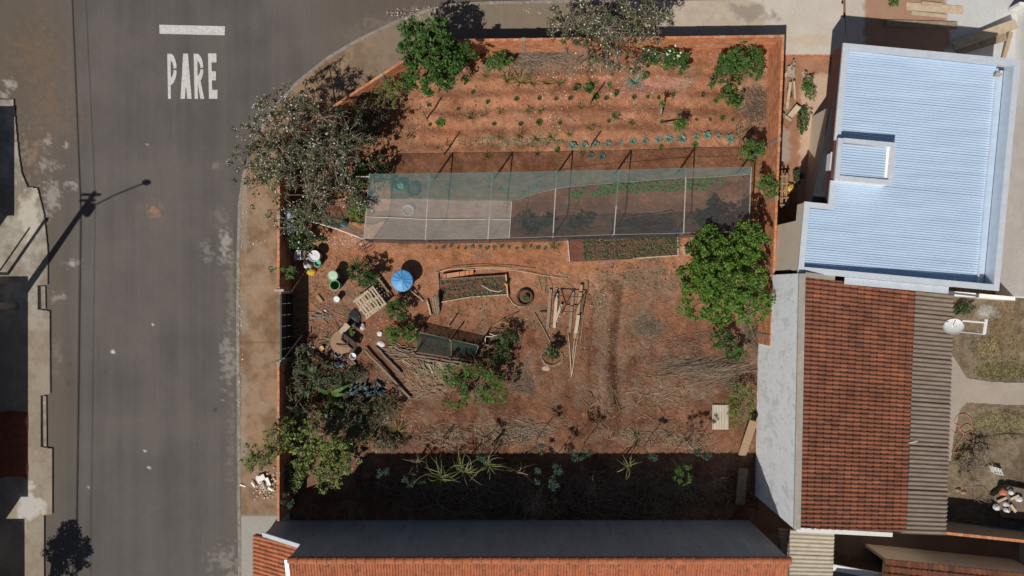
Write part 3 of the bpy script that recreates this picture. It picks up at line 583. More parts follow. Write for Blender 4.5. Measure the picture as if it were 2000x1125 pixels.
# ---- house with the zinc roof (local frame: u east, v south, rotated clockwise)
TH = R(5.3); ZT = 5.2; O_ = P(1648, 85, ZT); O_.z = 0
U = Vector((math.cos(TH), -math.sin(TH), 0)); Vv = Vector((-math.sin(TH), -math.cos(TH), 0))
def L2(u, v, z=0.0): return O_ + U * u + Vv * v + Vector((0, 0, z))
def lbox(m, u0, u1, v0, v1, z0, z1, var=0.0): m.hexa([L2(u0, v1, z0), L2(u1, v1, z0), L2(u1, v0, z0), L2(u0, v0, z0)], [L2(u0, v1, z1), L2(u1, v1, z1), L2(u1, v0, z1), L2(u0, v0, z1)], var); return m
zh = thing('zinc_roof_house', 'flat roofed house with pale blue corrugated zinc roof and maroon fascia', 'house', L2(4, 5.3, -0.3))
m = MB(); lbox(m, 0.95, 7.9, 2.0, 10.45, -0.4, 4.25); m.build('wall', MT['beige'], zh)
m = MB(); lbox(m, -1.06, 0.945, 8.15, 10.45, -0.4, 4.25); m.build('wall', MT['beige'], zh)
# fascia band
m = MB(); lbox(m, 0.02, 0.14, 0.0, 7.38, 3.98, 5.08); lbox(m, 0.143, 8.0, 0.0, 0.12, 3.98, 5.08); m.build('fascia', MT['maroon'], zh)
m = MB(); lbox(m, -1.08, -0.95, 7.4, 10.5, 4.25, 5.08); lbox(m, -0.945, 0.02, 7.4, 7.52, 4.25, 5.08); lbox(m, -0.945, 8.0, 10.4, 10.52, 4.25, 5.08); lbox(m, 7.9, 8.02, 0.14, 10.39, 4.25, 5.08); m.build('fascia', MT['beige'], zh)
m = MB(); lbox(m, 0.145, 7.89, 0.13, 7.5, 4.26, 4.3); lbox(m, -0.94, 7.89, 7.53, 10.39, 4.26, 4.3); m.build('soffit', MT['palewall'], zh)
for (u0, u1, v0, v1) in [(-.02, .26, -.03, 4.42), (-.02, .26, 6.28, 7.36), (.265, 8.1, -.03, .27), (7.86, 8.12, .275, 10.62), (-1.12, -.86, 7.36, 10.62), (-.855, .26, 7.365, 7.62), (-.855, 7.855, 10.34, 10.62)]:
    m = MB(); lbox(m, u0, u1, v0, v1, 5.083, ZT); m.build('parapet_cap', MT['flash'], zh)
rt = MB(); rt.quad(L2(-.9, 10.35, 4.62), L2(7.9, 10.35, 4.40), L2(7.9, .2, 4.40), L2(.2, .2, 4.62)); rf = rt.build('roof_deck', MT['darkmetal'], zh)
zc = lambda u: 4.86 - 0.035 * (u + 1)
for (u0, u1, v0, v1) in [(.145, .165, .14, 4.42), (.17, 7.88, .125, .145), (7.875, 7.895, .15, 10.38), (-.945, -.925, 7.54, 10.38), (-.92, .15, 7.525, 7.545), (-.92, 7.87, 10.375, 10.395)]:
    m = MB(); lbox(m, u0, u1, v0, v1, 4.45, 5.082); m.build('parapet_lining', MT['flash'], zh)
def rc(u0, u1, v0, v1): return [L2(u0, v0, zc(u0)), L2(u1, v0, zc(u1)), L2(u1, v1, zc(u1)), L2(u0, v1, zc(u0))]
sheets(rf, rc(.17, 7.45, .16, 4.40), 4, 9, 0.02, MT['zinc'], 'roof_sheet')
sheets(rf, rc(2.62, 7.45, 4.402, 6.25), 2, 8, 0.02, MT['zinc'], 'roof_sheet')
sheets(rf, rc(.17, 7.45, 6.252, 7.60), 1, 12, 0.02, MT['zinc'], 'roof_sheet')
sheets(rf, rc(-.92, 7.45, 7.602, 10.36), 3, 8, 0.02, MT['zinc'], 'roof_sheet')
for (u0, u1, v0, v1) in [(.265, .33, .28, 4.4), (-.855, -.79, 7.63, 10.33)]:
    m = MB(); lbox(m, u0, u1, v0, v1, 4.84, 4.93); m.build('edge_flashing', MT['flash'], zh)
m = MB(); lbox(m, 7.42, 7.47, .3, 10.33, 4.45, 4.70); m.build('gutter_lip', MT['flash'], zh)
m = MB(); lbox(m, 7.475, 7.85, .3, 10.33, 4.42, 4.46); m.build('gutter', MT['zinc'], zh)
m = MB(); m.beam(L2(7.3, .62, 4.75), L2(7.55, .62, 4.78), 0.12, 0.3); m.build('drain_box', MT['paleboard'], zh)
# raised roof box
box = MB(); lbox(box, .17, 2.6, 4.43, 6.27, 4.45, 5.45); bx = box.build('roof_box', MT['palewall'], zh)
for (u0, u1, v0, v1) in [(-.02, .2, 4.425, 6.275), (.205, 2.63, 4.4, 4.6), (2.4, 2.63, 4.605, 6.3), (.205, 2.395, 6.1, 6.3)]:
    m = MB(); lbox(m, u0, u1, v0, v1, 5.453, 5.62); m.build('box_cap', MT['flash'], bx)
sheets(bx, [L2(.24, 4.64, 5.53), L2(2.26, 4.64, 5.49), L2(2.26, 6.08, 5.49), L2(.24, 6.08, 5.53)], 1, 12, 0.018, MT['zinc'], 'box_sheet')
m = MB(); lbox(m, -.05, 0.017, 5.0, 5.75, 4.15, 4.98); o = m.build('vent_panel', MT['white'], zh); o['label'] = 'white square vent panel on the maroon fascia'
m = MB(); lbox(m, -.06, 0.015, 4.95, 5.8, 4.985, 5.03); m.build('vent_frame', MT['flash'], zh)
m = MB(); lbox(m, 0.86, 0.945, 7.2, 7.9, 0.9, 2.1); m.build('window', MT['blue'], zh)
# flashing strip along the south parapet over the tile roof
m = MB(); lbox(m, 1.1, 5.9, 10.63, 10.95, 5.02, 5.06); m.build('apron_flashing', MT['flash'], zh)
# low brick riser where the forecourt steps down to the courtyard
m = MB(); rr = random.Random(5)
riser = thing('brick_step', 'low red brick riser at the end of the concrete forecourt', 'step', G(1575, 107, -0.3))
for r in range(3):
    for i in range(24):
        a = G(1502 + i * 5.8, 106.8, 0); m.box((a.x + 0.07, a.y, -0.22 + r * 0.115), (0.145, 0.1, 0.105), 0, rr.random())
o = m.build('bricks', MT['brick'], riser); o['kind'] = 'stuff'
m = MB(); m.slab([G(*p)[:2] for p in [(1500, 101), (1645, 101), (1645, 106), (1500, 106)]], -0.35, 0.10); m.build('core', MT['mortar'], riser)
# ---- house with old clay tiles and the white gable wall
tc = [P(1571, 541, 5.3), P(1784, 566, 4.25), P(1766, 1038, 4.25), P(1556, 1034, 5.3)]
th_ = thing('tile_roof_house', 'house with weathered red clay tile roof and stained white side wall', 'house', P(1660, 780, 0) * 1.0)
w0 = P(1562, 534, 5.5); w1 = P(1552, 1034, 5.5)
def vwall(m, a, c, t, z0, z1, z1b=None):
    a = Vector((a.x, a.y, 0)); c = Vector((c.x, c.y, 0)); d = (c - a).normalized(); n = Vector((-d.y, d.x, 0)) * t; z1b = z1 if z1b is None else z1b
    q = [a, c, c + n, a + n]; zt = [z1, z1b, z1b, z1]
    m.hexa([Vector((p.x, p.y, z0)) for p in q], [Vector((p.x, p.y, z)) for p, z in zip(q, zt)]); return m
m = MB(); vwall(m, w0, w1, 0.16, -0.3, 5.4); m.build('side_wall', MT['whitewall'], th_)
m = MB(); a = w0 + Vector((-.03, 0, 0)); vwall(m, a, w1 + Vector((-.03, 0, 0)), 0.30, 5.402, 5.5); m.build('coping', MT['concrete'], th_)
s0 = P(1556, 1040, 5.2); s1 = P(1742, 1046, 4.3)
m = MB(); vwall(m, Vector((w1.x + .2, w1.y + .05, 0)), Vector((P(1850, 1046, 3.7).x, P(1850, 1046, 3.7).y + .1, 0)), 0.15, 0, 5.1, 3.3); m.build('rear_wall', MT['beige'], th_)
m = MB(); m.beam(P(1556, 1034, 5.36), P(1742, 1044, 4.36), 0.2, 0.1); m.build('verge_board', MT['white'], th_)
m = MB(); m.hexa([Vector((c.x, c.y, c.z - 0.3)) for c in tc], [Vector((c.x, c.y, c.z - 0.04)) for c in tc]); deck = m.build('roof_deck', MT['greywood'], th_)
tile_roof(th_, deck, [tc[0], tc[1], tc[2], tc[3]], 15, 56, MT['tile'], 0.08, 300, 11)
m = MB(); m.beam(P(1571, 536, 5.34), P(1630, 543, 5.05), 0.22, 0.08); m.build('verge_mortar', MT['concrete'], th_)
fc = [P(1778, 567, 4.22), P(1863, 576, 3.72), P(1848, 1046, 3.72), P(1762, 1043, 4.22)]
m = MB(); m.hexa([Vector((c.x, c.y, c.z - 0.25)) for c in fc], [Vector((c.x, c.y, c.z - 0.06)) for c in fc]); fd = m.build('lean_to_deck', MT['greywood'], th_)
sheets(fd, fc, 11, 5, 0.042, MT['fibre'], 'fibre_sheet', 1, 0.02)
m = MB(); vwall(m, Vector((fc[1].x - .35, fc[1].y, 0)), Vector((fc[2].x - .35, fc[2].y, 0)), 0.12, 0, 3.55); m.build('east_wall', MT['beige'], th_)
for i, (a, c) in enumerate([((1792, 862), (1772, 866))]):
    m = MB(); m.beam(P(*a, 4.25), P(*c, 4.33), 0.03, 0.02); m.build('wire_clip', MT['white'], th_)
# ---- tall grey building at the bottom
yb = -(1015.5 - 562.5) / S; xl = -374 / S; xr = 463.5 / S; ZB = 5.5
lb = thing('long_tile_roof_building', 'long building with blank dark grey wall and bright orange tile roof', 'building', ((xl + xr) / 2, yb - 1, 0))
m = MB(); m.hexa([Vector((xl, yb - .15, -.1)), Vector((xr, yb - .15, -.1)), Vector((xr, yb, -.1)), Vector((xl, yb, -.1))], [Vector((xl, yb - .15, ZB)), Vector((xr, yb - .15, ZB - .02)), Vector((xr, yb, ZB - .02)), Vector((xl, yb, ZB))]); m.build('blank_wall', MT['greywall'], lb)
xp = -456 / S
m = MB(); m.hexa([Vector((xp, yb - .15, -.1)), Vector((xl - .003, yb - .15, -.1)), Vector((xl - .003, yb, -.1)), Vector((xp, yb, -.1))], [Vector((xp, yb - .15, 2.15)), Vector((xl - .003, yb - .15, 3.75)), Vector((xl - .003, yb, 3.75)), Vector((xp, yb, 2.15))]); m.build('porch_wall', MT['greywall'], lb)
for x_ in (xl + .07, xr - .07): m = MB(); m.box((x_, yb - 3.2, ZB / 2 - .3), (0.14, 6.0, ZB - .7)); m.build('end_wall', MT['greywall'], lb)
mc = [Vector((xl - .02, yb + .02, ZB + .04)), Vector((xl - .02, yb - 6.4, ZB - 1.85)), Vector((xr + .03, yb - 6.4, ZB - 1.85)), Vector((xr + .03, yb + .02, ZB + .04))]
m = MB(); m.hexa([c - Vector((0, 0, .22)) for c in mc], [c - Vector((0, 0, .05)) for c in mc]); dk = m.build('roof_deck', MT['greywood'], lb)
tile_roof(lb, dk, mc, 14, 172, MT['tile_new'], 0.05, 0, 21, 'roof_tile')
# ridge tiles, each its own piece
nr = 52; Lr = (xr - xl + .1) / nr; prof = [(math.cos(a) * 0.155, math.sin(a) * 0.135) for a in [R(10 + 160 * i / 6) for i in range(7)]]
m = MB(); vs = []
for (x, k) in ((0, 1.0), (Lr * .86, 1.0), (Lr * .87, 1.25), (Lr * 1.05, 1.25)):
    for (y, z) in prof: vs.append((x, y * k, z * k))
m.add(vs, [(i * 7 + j, i * 7 + j + 1, (i + 1) * 7 + j + 1, (i + 1) * 7 + j) for i in range(3) for j in range(6)]); me = None
for i in range(nr):
    if me is None:
        o = m.build('ridge_tile', MT['tile_new'], dk); me = o.data
        for v, src in zip(me.vertices, m.v): v.co = src
    else: o = bpy.data.objects.new('ridge_tile', me); COL.objects.link(o); o.parent = dk
    o.location = Vector((xl - .03 + i * Lr, yb - .08 + rnd.uniform(-.012, .012), ZB + .07 + rnd.uniform(0, .012))) - lb.location
m = MB(); m.box((xl - .13, yb - 1.0, ZB - .32), (0.2, 1.9, 0.05), 0, tilt=(R(16), 0)); m.build('verge_flashing', MT['flash'], lb)
m = MB(); m.beam(Vector((xp - .05, yb + .0, 2.3)), Vector((xl + .05, yb + .0, 3.95)), 0.2, 0.07); m.build('porch_flashing', MT['flash'], lb)
pc = [Vector((xl - .01, yb - .1, 3.72)), Vector((xp - .55, yb - .1, 2.02)), Vector((xp - .55, yb - 3.6, 2.02)), Vector((xl - .01, yb - 3.6, 3.72))]
m = MB(); m.hexa([c - Vector((0, 0, .2)) for c in pc], [c - Vector((0, 0, .05)) for c in pc]); pk = m.build('porch_deck', MT['greywood'], lb)
tile_roof(lb, pk, pc, 7, 17, MT['tile_new'], 0.062, 300, 23, 'porch_tile')
for y_ in (yb - 3.3, yb - .5): m = MB(); m.box((xp - .3, y_, 1.0), (0.2, 0.2, 2.2)); m.build('porch_post', MT['concrete'], lb)
# ---- light fibre-cement lean-to and small roofs at the lower right corner
lt = thing('fibre_cement_lean_to', 'cream corrugated lean-to roof at the corner below the clay tile roof', 'lean-to', P(1590, 1090, 0))
c4 = [P(1543, 1035, 3.3), P(1630, 1040, 3.1), P(1624, 1180, 3.1), P(1541, 1180, 3.3)]
m = MB(); m.hexa([c - Vector((0, 0, .2)) for c in c4], [c - Vector((0, 0, .06)) for c in c4]); ld = m.build('deck', MT['greywood'], lt)
sheets(ld, c4, 3, 6, 0.028, MT['fibre_light'], 'cement_sheet', 1, 0.012)
m = MB(); c5 = [P(1520, 1032, 2.9), P(1549, 1036, 2.9), P(1546, 1095, 2.9), P(1530, 1090, 2.9)]; m.hexa([c - Vector((0, 0, .1)) for c in c5], [c - Vector((0, 0, .05)) for c in c5]); m.build('side_deck', MT['greywood'], lt)
sheets(lt, c5, 1, 7, 0.025, MT['fibre'], 'side_sheet')
m = MB(); vwall(m, P(1530, 1040, 0), P(1530, 1180, 0), 0.12, 0, 2.7); m.build('wall', MT['beige'], lt)
ph = thing('screened_porch', 'small porch roof with white fascia beside the cream lean-to', 'porch', P(1680, 1130, 0))
m = MB(); m.beam(P(1622, 1107, 2.6), P(1728, 1127, 2.6), 0.3, 0.12); m.build('fascia', MT['white'], ph)
c6 = [P(1622, 1112, 2.6), P(1728, 1132, 2.6), P(1728, 1190, 2.9), P(1620, 1190, 2.9)]; m = MB(); m.hexa([c - Vector((0, 0, .1)) for c in c6], [c - Vector((0, 0, .03)) for c in c6]); m.build('roof_sheet', MT['fibre'], ph)
m = MB()
for i in range(11):
    a = G(1632, 1080).lerp(G(1715, 1094), i / 10); m.beam(a + Vector((0, 0, .1)), a + Vector((0, 0, 2.5)), 0.03, 0.03)
for z in (.3, .8, 1.3, 1.8, 2.3): m.beam(G(1632, 1080, z), G(1715, 1094, z), 0.03, 0.03)
m.build('grille', MT['rust'], ph)
br = thing('corner_tile_roof_house', 'house with red tile roof in the lower right corner behind the dark passage', 'house', P(1900, 1160, 0))
c7 = [P(1722, 1164, 3.6), P(1729, 1094, 2.7), P(2060, 1128, 2.7), P(2060, 1200, 3.6)]
m = MB(); m.hexa([c - Vector((0, 0, .2)) for c in c7], [c - Vector((0, 0, .05)) for c in c7]); bd = m.build('roof_deck', MT['greywood'], br)
tile_roof(br, bd, c7, 5, 32, MT['tile'], 0.06, 300, 31, 'corner_tile')
m = MB(); vwall(m, P(1740, 1105, 2.7), P(2050, 1137, 2.7), 0.15, 0, 2.5); m.build('wall', MT['beige'], br)
# tall far part of that house keeps the passage in shade
m = MB(); a, c = P(1640, 1250, 6.2), P(2080, 1290, 6.2); vwall(m, Vector((a.x, a.y - .2, 0)), Vector((c.x, c.y - .2, 0)), -3.0, 0, 6.0); m.build('rear_block', MT['greywall'], br)
bw = thing('passage_wall', 'thin brick wall with orange top between the backyard and the dark passage', 'brick wall', P(1920, 1040, 0))
m = MB(); a, c = P(1848, 1044, 2.0), P(2060, 1066, 2.0); vwall(m, a, c, 0.13, 0, 1.93); m.build('core', MT['mortar'], bw)
m = MB(); d = c - a; rr = random.Random(9)
for i in range(19):
    p = a.lerp(c, (i + .5) / 19); n_ = Vector((-d.y, d.x, 0)).normalized() * 0.065; m.box((p.x + n_.x, p.y + n_.y, 1.97), (d.length / 19 - .015, 0.14, 0.09), math.atan2(d.y, d.x), rr.random())
m.build('coping_bricks', MT['brick'], bw)
# ---- neighbour's grey rendered wall east of the zinc roof, and the low wall below it
nb = thing('neighbour_house', 'tall pale rendered house wall at the right edge beside the zinc roof', 'house', G(2050, 300))
m = MB(); m.slab([G(*p)[:2] for p in [(1984, 24), (1943, 578), (2220, 600), (2260, 40)]], 0, 6.0); m.build('wall', MT['palewall'], nb)
m = MB(); m.slab([G(*p)[:2] for p in [(1985, 21), (2050, 26), (2050, 20), (1985, 15)]], 0, 2.0); m.build('brick_pier', MT['brick'], nb)
m = MB(); m.slab([G(*p)[:2] for p in [(1966, 24), (1983, 25), (1983, 19), (1966, 18)]], 0.2, 1.0); m.build('pale_block', MT['white'], nb)
lw = thing('boundary_wall', 'low pale cracked wall between the zinc roofed house and the backyard', 'wall', G(1930, 580))
m = MB(); m.slab([G(*p)[:2] for p in [(1800, 566), (1945, 579), (1945, 586), (1800, 574)]], 0, 1.5); m.build('wall', MT['palewall'], lw)
# ---- houses across the street, standing just outside the picture to the left
for nm, lab, (x0, x1, y0, y1), h in [('street_house', 'house across the street beside the crossing, upper left, beyond the picture edge', (-560, -20, 281, 495), 3.4), ('street_house', 'house across the street, lower left, beyond the picture edge', (-560, 5, 615, 1045), 3.5), ('street_house', 'tiled house across the street at the lower left corner', (-560, 0, 1085, 1500), 3.4)]:
    hs = thing(nm, lab, 'house', G((x0 + x1) / 2, (y0 + y1) / 2)); m = MB(); m.slab([G(*p)[:2] for p in [(x0 + 8, y0 + 8), (x1 - 8, y0 + 8), (x1 - 8, y1 - 8), (x0 + 8, y1 - 8)]], 0, h - .1); m.build('wall', MT['beige'], hs)
    m = MB(); a, b_, c, d = [G(*p) for p in [(x0, y1), (x1, y1), (x1, y0), (x0, y0)]]; e = (a + d) / 2; f = (b_ + c) / 2
    zl = Vector((0, 0, h - .1)); zr = Vector((0, 0, h + .9)); e2 = e + zr; f2 = f + zr - Vector((1.6, 0, 0))
    m.add([a + zl, b_ + zl, c + zl, d + zl, e2, f2], [(0, 1, 5, 4), (1, 2, 5), (2, 3, 4, 5), (3, 0, 4), (3, 2, 1, 0)]); m.build('roof', MT['tile'], hs)
# ================================================================ PLANT BUILDERS
def leafcloud(name, C, size, asp, mat, parent, seed=0, up=0.9, var=None, loc=None, jit=0.45, D=None):
    """one rhombic, folded leaf (two triangles each side of the midrib) at every point of C"""
    r = np.random.default_rng(seed); C = np.asarray(C, float); n = len(C)
    N = r.normal(size=(n, 3)); N[:, 2] = np.abs(N[:, 2]) + up; N /= np.linalg.norm(N, axis=1)[:, None]
    T = r.normal(size=(n, 3)) if D is None else np.asarray(D, float) + r.normal(size=(n, 3)) * 0.25
    T -= (T * N).sum(1)[:, None] * N; T /= np.linalg.norm(T, axis=1)[:, None] + 1e-9
    B = np.cross(N, T); L = (size * (1 + jit * r.normal(size=n)).clip(0.45, 1.8))[:, None]; Wd = L * asp
    fold = N * Wd * 0.22
    a = C - T * L * 0.5; c = C + T * L * 0.5 - N * L * 0.1; bl = C + B * Wd * 0.5 + fold - T * L * 0.05; br = C - B * Wd * 0.5 + fold - T * L * 0.05; mid = C - T * L * 0.02
    V = np.stack([a, bl, c, br], 1).reshape(-1, 3); i = np.arange(n)[:, None] * 4
    F = np.concatenate([i + np.array([[0, 2, 1]]), i + np.array([[0, 3, 2]])], 0)
    v = r.random(n) if var is None else var
    return npmesh(name, V, F, mat, parent, var=np.concatenate([v, v]), loc=loc)
def crown_pts(blobs, ncl, nleaf, clr, seed, inner=0.45):
    """clusters of leaf positions through the shells of several ellipsoids; returns leaf points, variation, cluster centres"""
    r = np.random.default_rng(seed); vol = np.array([b[1] * b[2] * b[3] for b in blobs]) ** 0.8; vol = vol / vol.sum()
    which = r.choice(len(blobs), ncl, p=vol); CC = []
    for k in which:
        c, rx, ry, rz = blobs[k]; d = r.normal(size=3); d /= np.linalg.norm(d); d[2] = d[2] * 0.9 + 0.15
        f = r.uniform(inner, 1.0) * (0.82 + 0.36 * float(vnoise(d[0] * 2.3 + k * 7, d[1] * 2.3 + d[2], seed)))
        CC.append([c[0] + d[0] * rx * f, c[1] + d[1] * ry * f, max(0.08, c[2] + d[2] * rz * f)])
    CC = np.array(CC); cr = clr * r.uniform(0.6, 1.25, ncl); cv = r.random(ncl)
    cnt = np.maximum(3, (nleaf * r.uniform(0.5, 1.5, ncl)).astype(int)); idx = np.repeat(np.arange(ncl), cnt)
    q = r.normal(size=(len(idx), 3)); q /= np.linalg.norm(q, axis=1)[:, None]; q *= (r.random(len(idx)) ** 0.5)[:, None]; q[:, 2] *= 0.6
    L = CC[idx] + q * cr[idx][:, None]; L[:, 2] = np.maximum(L[:, 2], 0.05)
    v = (cv[idx] * 0.55 + 0.45 * r.random(len(idx))) % 1.0
    return L, v, CC, idx
def limbs(base, CC, tr, seed, nl=8, fork=0.4, twig=0.012, ntw=60):
    rr = random.Random(seed); m = MB(); base = Vector(base); ctr = Vector(CC.mean(0)); fk = base.lerp(ctr, fork); fk.x += rr.uniform(-.1, .1)
    mid = base.lerp(fk, 0.5) + Vector((rr.uniform(-.08, .08), rr.uniform(-.08, .08), 0))
    m.tube([base - Vector((0, 0, 0.1)), base + Vector((0, 0, 0.05)), mid, fk], [tr * 1.35, tr * 1.1, tr * 0.9, tr * 0.75], 7)
    order = list(range(len(CC))); rr.shuffle(order); ends = []
    for k in order[:nl]:
        e = Vector(CC[k]); a = fk.lerp(e, 0.5) + Vector((rr.uniform(-.2, .2), rr.uniform(-.2, .2), rr.uniform(-.05, .25))) * (e - fk).length * 0.35
        m.tube([fk - Vector((0, 0, .03)), a, e], [tr * 0.55, tr * 0.38, tr * 0.16], 5); ends += [a, fk.lerp(a, .5), e, a.lerp(e, .5)]
    for k in order[nl:nl + ntw]:
        e = Vector(CC[k]); s = min(ends, key=lambda q: (q - e).length); md = s.lerp(e, .5) + Vector((rr.uniform(-.1, .1), rr.uniform(-.1, .1), rr.uniform(0, .1)))
        m.tube([s, md, e], [twig * 1.5, twig * 1.1, twig * 0.6], 4)
    return m
def tree(name, label, cat, basepx, blobs, ncl, nleaf, clr, leaf, asp, mat, tr=0.06, seed=1, nl=8, ntw=60, twig=0.012, flowers=0, fsize=0.09, group=None, up=0.8, bark='bark', fork=0.4, inner=0.45, z0=None, bare=0):
    base = G(*basepx); base.z = gz(*basepx) if z0 is None else z0
    bl = [(P(px, py, z), rx, ry, rz) for (px, py, z, rx, ry, rz) in blobs]
    root = thing(name, label, cat, base, group)
    L, v, CC, idx = crown_pts(bl, ncl, nleaf, clr, seed, inner)
    limbs(base, CC, tr, seed, nl, fork, twig, ntw).build('trunk', MT[bark], root)
    leafcloud('crown', L, leaf, asp, MT[mat], root, seed, up, v)
    if bare:
        r2 = random.Random(seed + 9); m = MB()
        for _ in range(bare):
            c = Vector(CC[r2.randrange(len(CC))]); d = Vector((r2.gauss(0, 1), r2.gauss(0, 1), r2.gauss(.2, .5))).normalized() * r2.uniform(.3, .75)
            m.tube([c - d * .5, c + Vector((0, 0, r2.uniform(-.05, .08))), c + d * .5], [twig * .9, twig * .7, twig * .4], 3, cap=False)
        o = m.build('bare_twigs', MT['twig'], root); o['kind'] = 'stuff'
    if flowers:
        r = np.random.default_rng(seed + 5); hot = CC[r.choice(len(CC), max(4, len(CC) // 2), replace=False)]
        k = r.integers(0, len(hot), flowers); Q = hot[k] + r.normal(size=(flowers, 3)) * np.array([.13, .13, .06]); Q[:, 2] += 0.1
        V0 = np.repeat(Q, 2, 0); o = leafcloud('blossom', V0, fsize, 0.75, MT['petal'], root, seed + 6, 1.5); o['kind'] = 'stuff'
    return root
def blade_mesh(n, L, Wd, seed, elev=(15, 80), droop=0.5, seg=4, jit=0.3):
    rr = random.Random(seed); m = MB()
    for i in range(n):
        az = 2 * math.pi * (i + rr.uniform(-.35, .35)) / n * 2.618; el = R(rr.uniform(*elev)); l = L * (1 + rr.uniform(-jit, jit)); var = rr.random()
        h = Vector((math.cos(az), math.sin(az), 0)); sd = Vector((-h.y, h.x, 0)); p = Vector((0, 0, 0)) + h * Wd * 0.5; vs = []; e = el
        for k in range(seg + 1):
            t = k / seg; wv = Wd * (0.75 + 0.25 * math.sin(math.pi * min(t * 1.6, 1))) * (1 - t ** 2.2) * 0.5
            vs += [p + sd * wv + Vector((0, 0, wv * .5)), p - sd * wv + Vector((0, 0, wv * .5))]
            p = p + (h * math.cos(e) + Vector((0, 0, 1)) * math.sin(e)) * (l / seg); e -= droop * el / seg + droop * 0.25
        vs = [Vector((v.x, v.y, max(v.z, 0.01))) for v in vs]
        m.add(vs, [(2 * k, 2 * k + 1, 2 * k + 3, 2 * k + 2) for k in range(seg)], var)
    return m
def cane_mesh(n, L, Wd, seed, seg=8):
    rr = random.Random(seed); m = MB()
    for i in range(n):
        az = rr.uniform(0, 6.283); el = R(rr.uniform(35, 88)); l = L * rr.uniform(.35, 1.15); var = rr.random(); bend = rr.gauss(0, .2); dr = rr.uniform(.15, .5); tw = rr.uniform(-.8, .8); wd = Wd * rr.uniform(.6, 1.2)
        p = Vector((rr.gauss(0, .06), rr.gauss(0, .06), rr.uniform(-.3, .15))); vs = []
        for k in range(seg + 1):
            t = k / seg; h = Vector((math.cos(az), math.sin(az), 0)); sd = (Vector((-h.y, h.x, 0)) + Vector((0, 0, tw * t))).normalized(); wv = wd * min(1, .4 + 2.5 * t) * (1 - t ** 2.5) * .5
            vs += [p + sd * wv, p - sd * wv]; p = p + (h * math.cos(el) + Vector((0, 0, math.sin(el)))) * (l / seg); el = max(el - dr, -1.3); az += bend
        m.add(vs, [(2 * k, 2 * k + 1, 2 * k + 3, 2 * k + 2) for k in range(seg)], var)
    return m
def proto(m, name, mat, smooth=False):
    o = m.build(name, mat, None, smooth); COL.objects.unlink(o); return o
def cabbage_mesh(n, r0, seed, wave=0.25):
    rr = random.Random(seed); m = MB()
    for i in range(n):
        t = i / n; az = i * 2.4 + rr.uniform(-.2, .2); el = R(12 + 65 * t); l = r0 * (1.0 - 0.5 * t) * rr.uniform(.85, 1.1); h = Vector((math.cos(az), math.sin(az), 0)); sd = Vector((-h.y, h.x, 0)); var = rr.random()
        vs = []; 
        for k, (f, wv) in enumerate([(0.08, .06), (0.35, .22), (0.65, .36), (0.9, .3), (1.0, .12)]):
            p = h * l * f * math.cos(el) + Vector((0, 0, 0.03 + l * f * math.sin(el) - 0.18 * l * f * f))
            for sgn in (1, 0, -1): vs.append(p + sd * wv * l * sgn + Vector((0, 0, (wave * l * .25 if sgn else -0.0) * rr.uniform(.3, 1.2))))
        m.add(vs, [(3 * k + j, 3 * k + j + 1, 3 * k + j + 4, 3 * k + j + 3) for k in range(4) for j in range(2)], var)
    return m
def sticks(n, area, Lr, rr_, ang=None, spread=3.14, seed=1, zmax=0.15, curve=0.15, seg=2, ns=3, zbase=None, m=None):
    """loose stalks: area = (px, py, rx, ry) ellipse in plan units"""
    r = random.Random(seed); m = m or MB(); K = max(3, n // 22) if spread < 2 else 1; sub = []
    for _ in range(K):
        a = r.uniform(0, 6.283); f = math.sqrt(r.random()) * .85; sub.append((area[0] + area[2] * f * math.cos(a), area[1] + area[3] * f * math.sin(a), r.gauss(0, spread * .7), r.uniform(.4, 1.3)))
    for _ in range(n):
        if spread < 2:
            sx_, sy_, da, ss = sub[r.randrange(K)]; g_ = min(area[2], area[3]) * .55 + 6; px = sx_ + r.gauss(0, g_ * ss + area[2] * .08); py = sy_ + r.gauss(0, g_ * .6 * ss); th = (ang or 0) + da + r.gauss(0, spread * .75); f = min(1, math.hypot((px - area[0]) / area[2], (py - area[1]) / area[3]))
        else:
            a = r.uniform(0, 6.283); f = math.sqrt(r.random()); px = area[0] + area[2] * f * math.cos(a); py = area[1] + area[3] * f * math.sin(a); th = r.uniform(0, 6.283)
        l = r.uniform(*Lr); d = Vector((math.cos(th), math.sin(th), 0)); sd = Vector((-d.y, d.x, 0)); c = G(px, py); z = (gz(px, py) if zbase is None else zbase) + 0.01 + zmax * (1 - f) * r.random() + r.random() * 0.02
        pts = []; cv = r.gauss(0, curve)
        for k in range(seg + 1):
            t = k / seg - .5; q = c + d * l * t + sd * cv * l * (0.25 - t * t) * 2; q.z = z + r.uniform(0, .015) + zmax * .3 * r.random() * abs(t); pts.append(q)
        m.tube(pts, r.uniform(*rr_), ns, r.random(), cap=False)
    return m
# ================================================================ TREES AND SHRUBS
MT['leaf_brown'] = leafmat('brown_leaves', [(0.13, 0.075, 0.04), (0.19, 0.12, 0.065), (0.085, 0.055, 0.03), (0.11, 0.11, 0.04)], 0.15)
MT['leaf_citrus'] = leafmat('citrus_leaves', [(0.07, 0.16, 0.022), (0.125, 0.25, 0.034), (0.04, 0.095, 0.016), (0.22, 0.36, 0.05)], 0.3)
tree('flowering_tree', 'big sparse tree covered in white blossom over the diagonal corner wall', 'tree', (650, 330),
     [(600, 300, 3.6, 2.7, 2.6, 1.2), (515, 320, 3.4, 1.7, 2.4, .8), (555, 215, 3.6, 2.0, 1.4, .8), (670, 280, 3.4, 1.6, 1.9, 1.0), (600, 420, 3.0, 1.7, 1.1, .8), (690, 380, 2.6, 1.0, 1.3, .7)],
     620, 17, .20, .115, .5, 'leaf_grey', .13, 5, 22, 420, .016, flowers=820, fsize=.06, fork=.45, inner=.2, bare=1500)
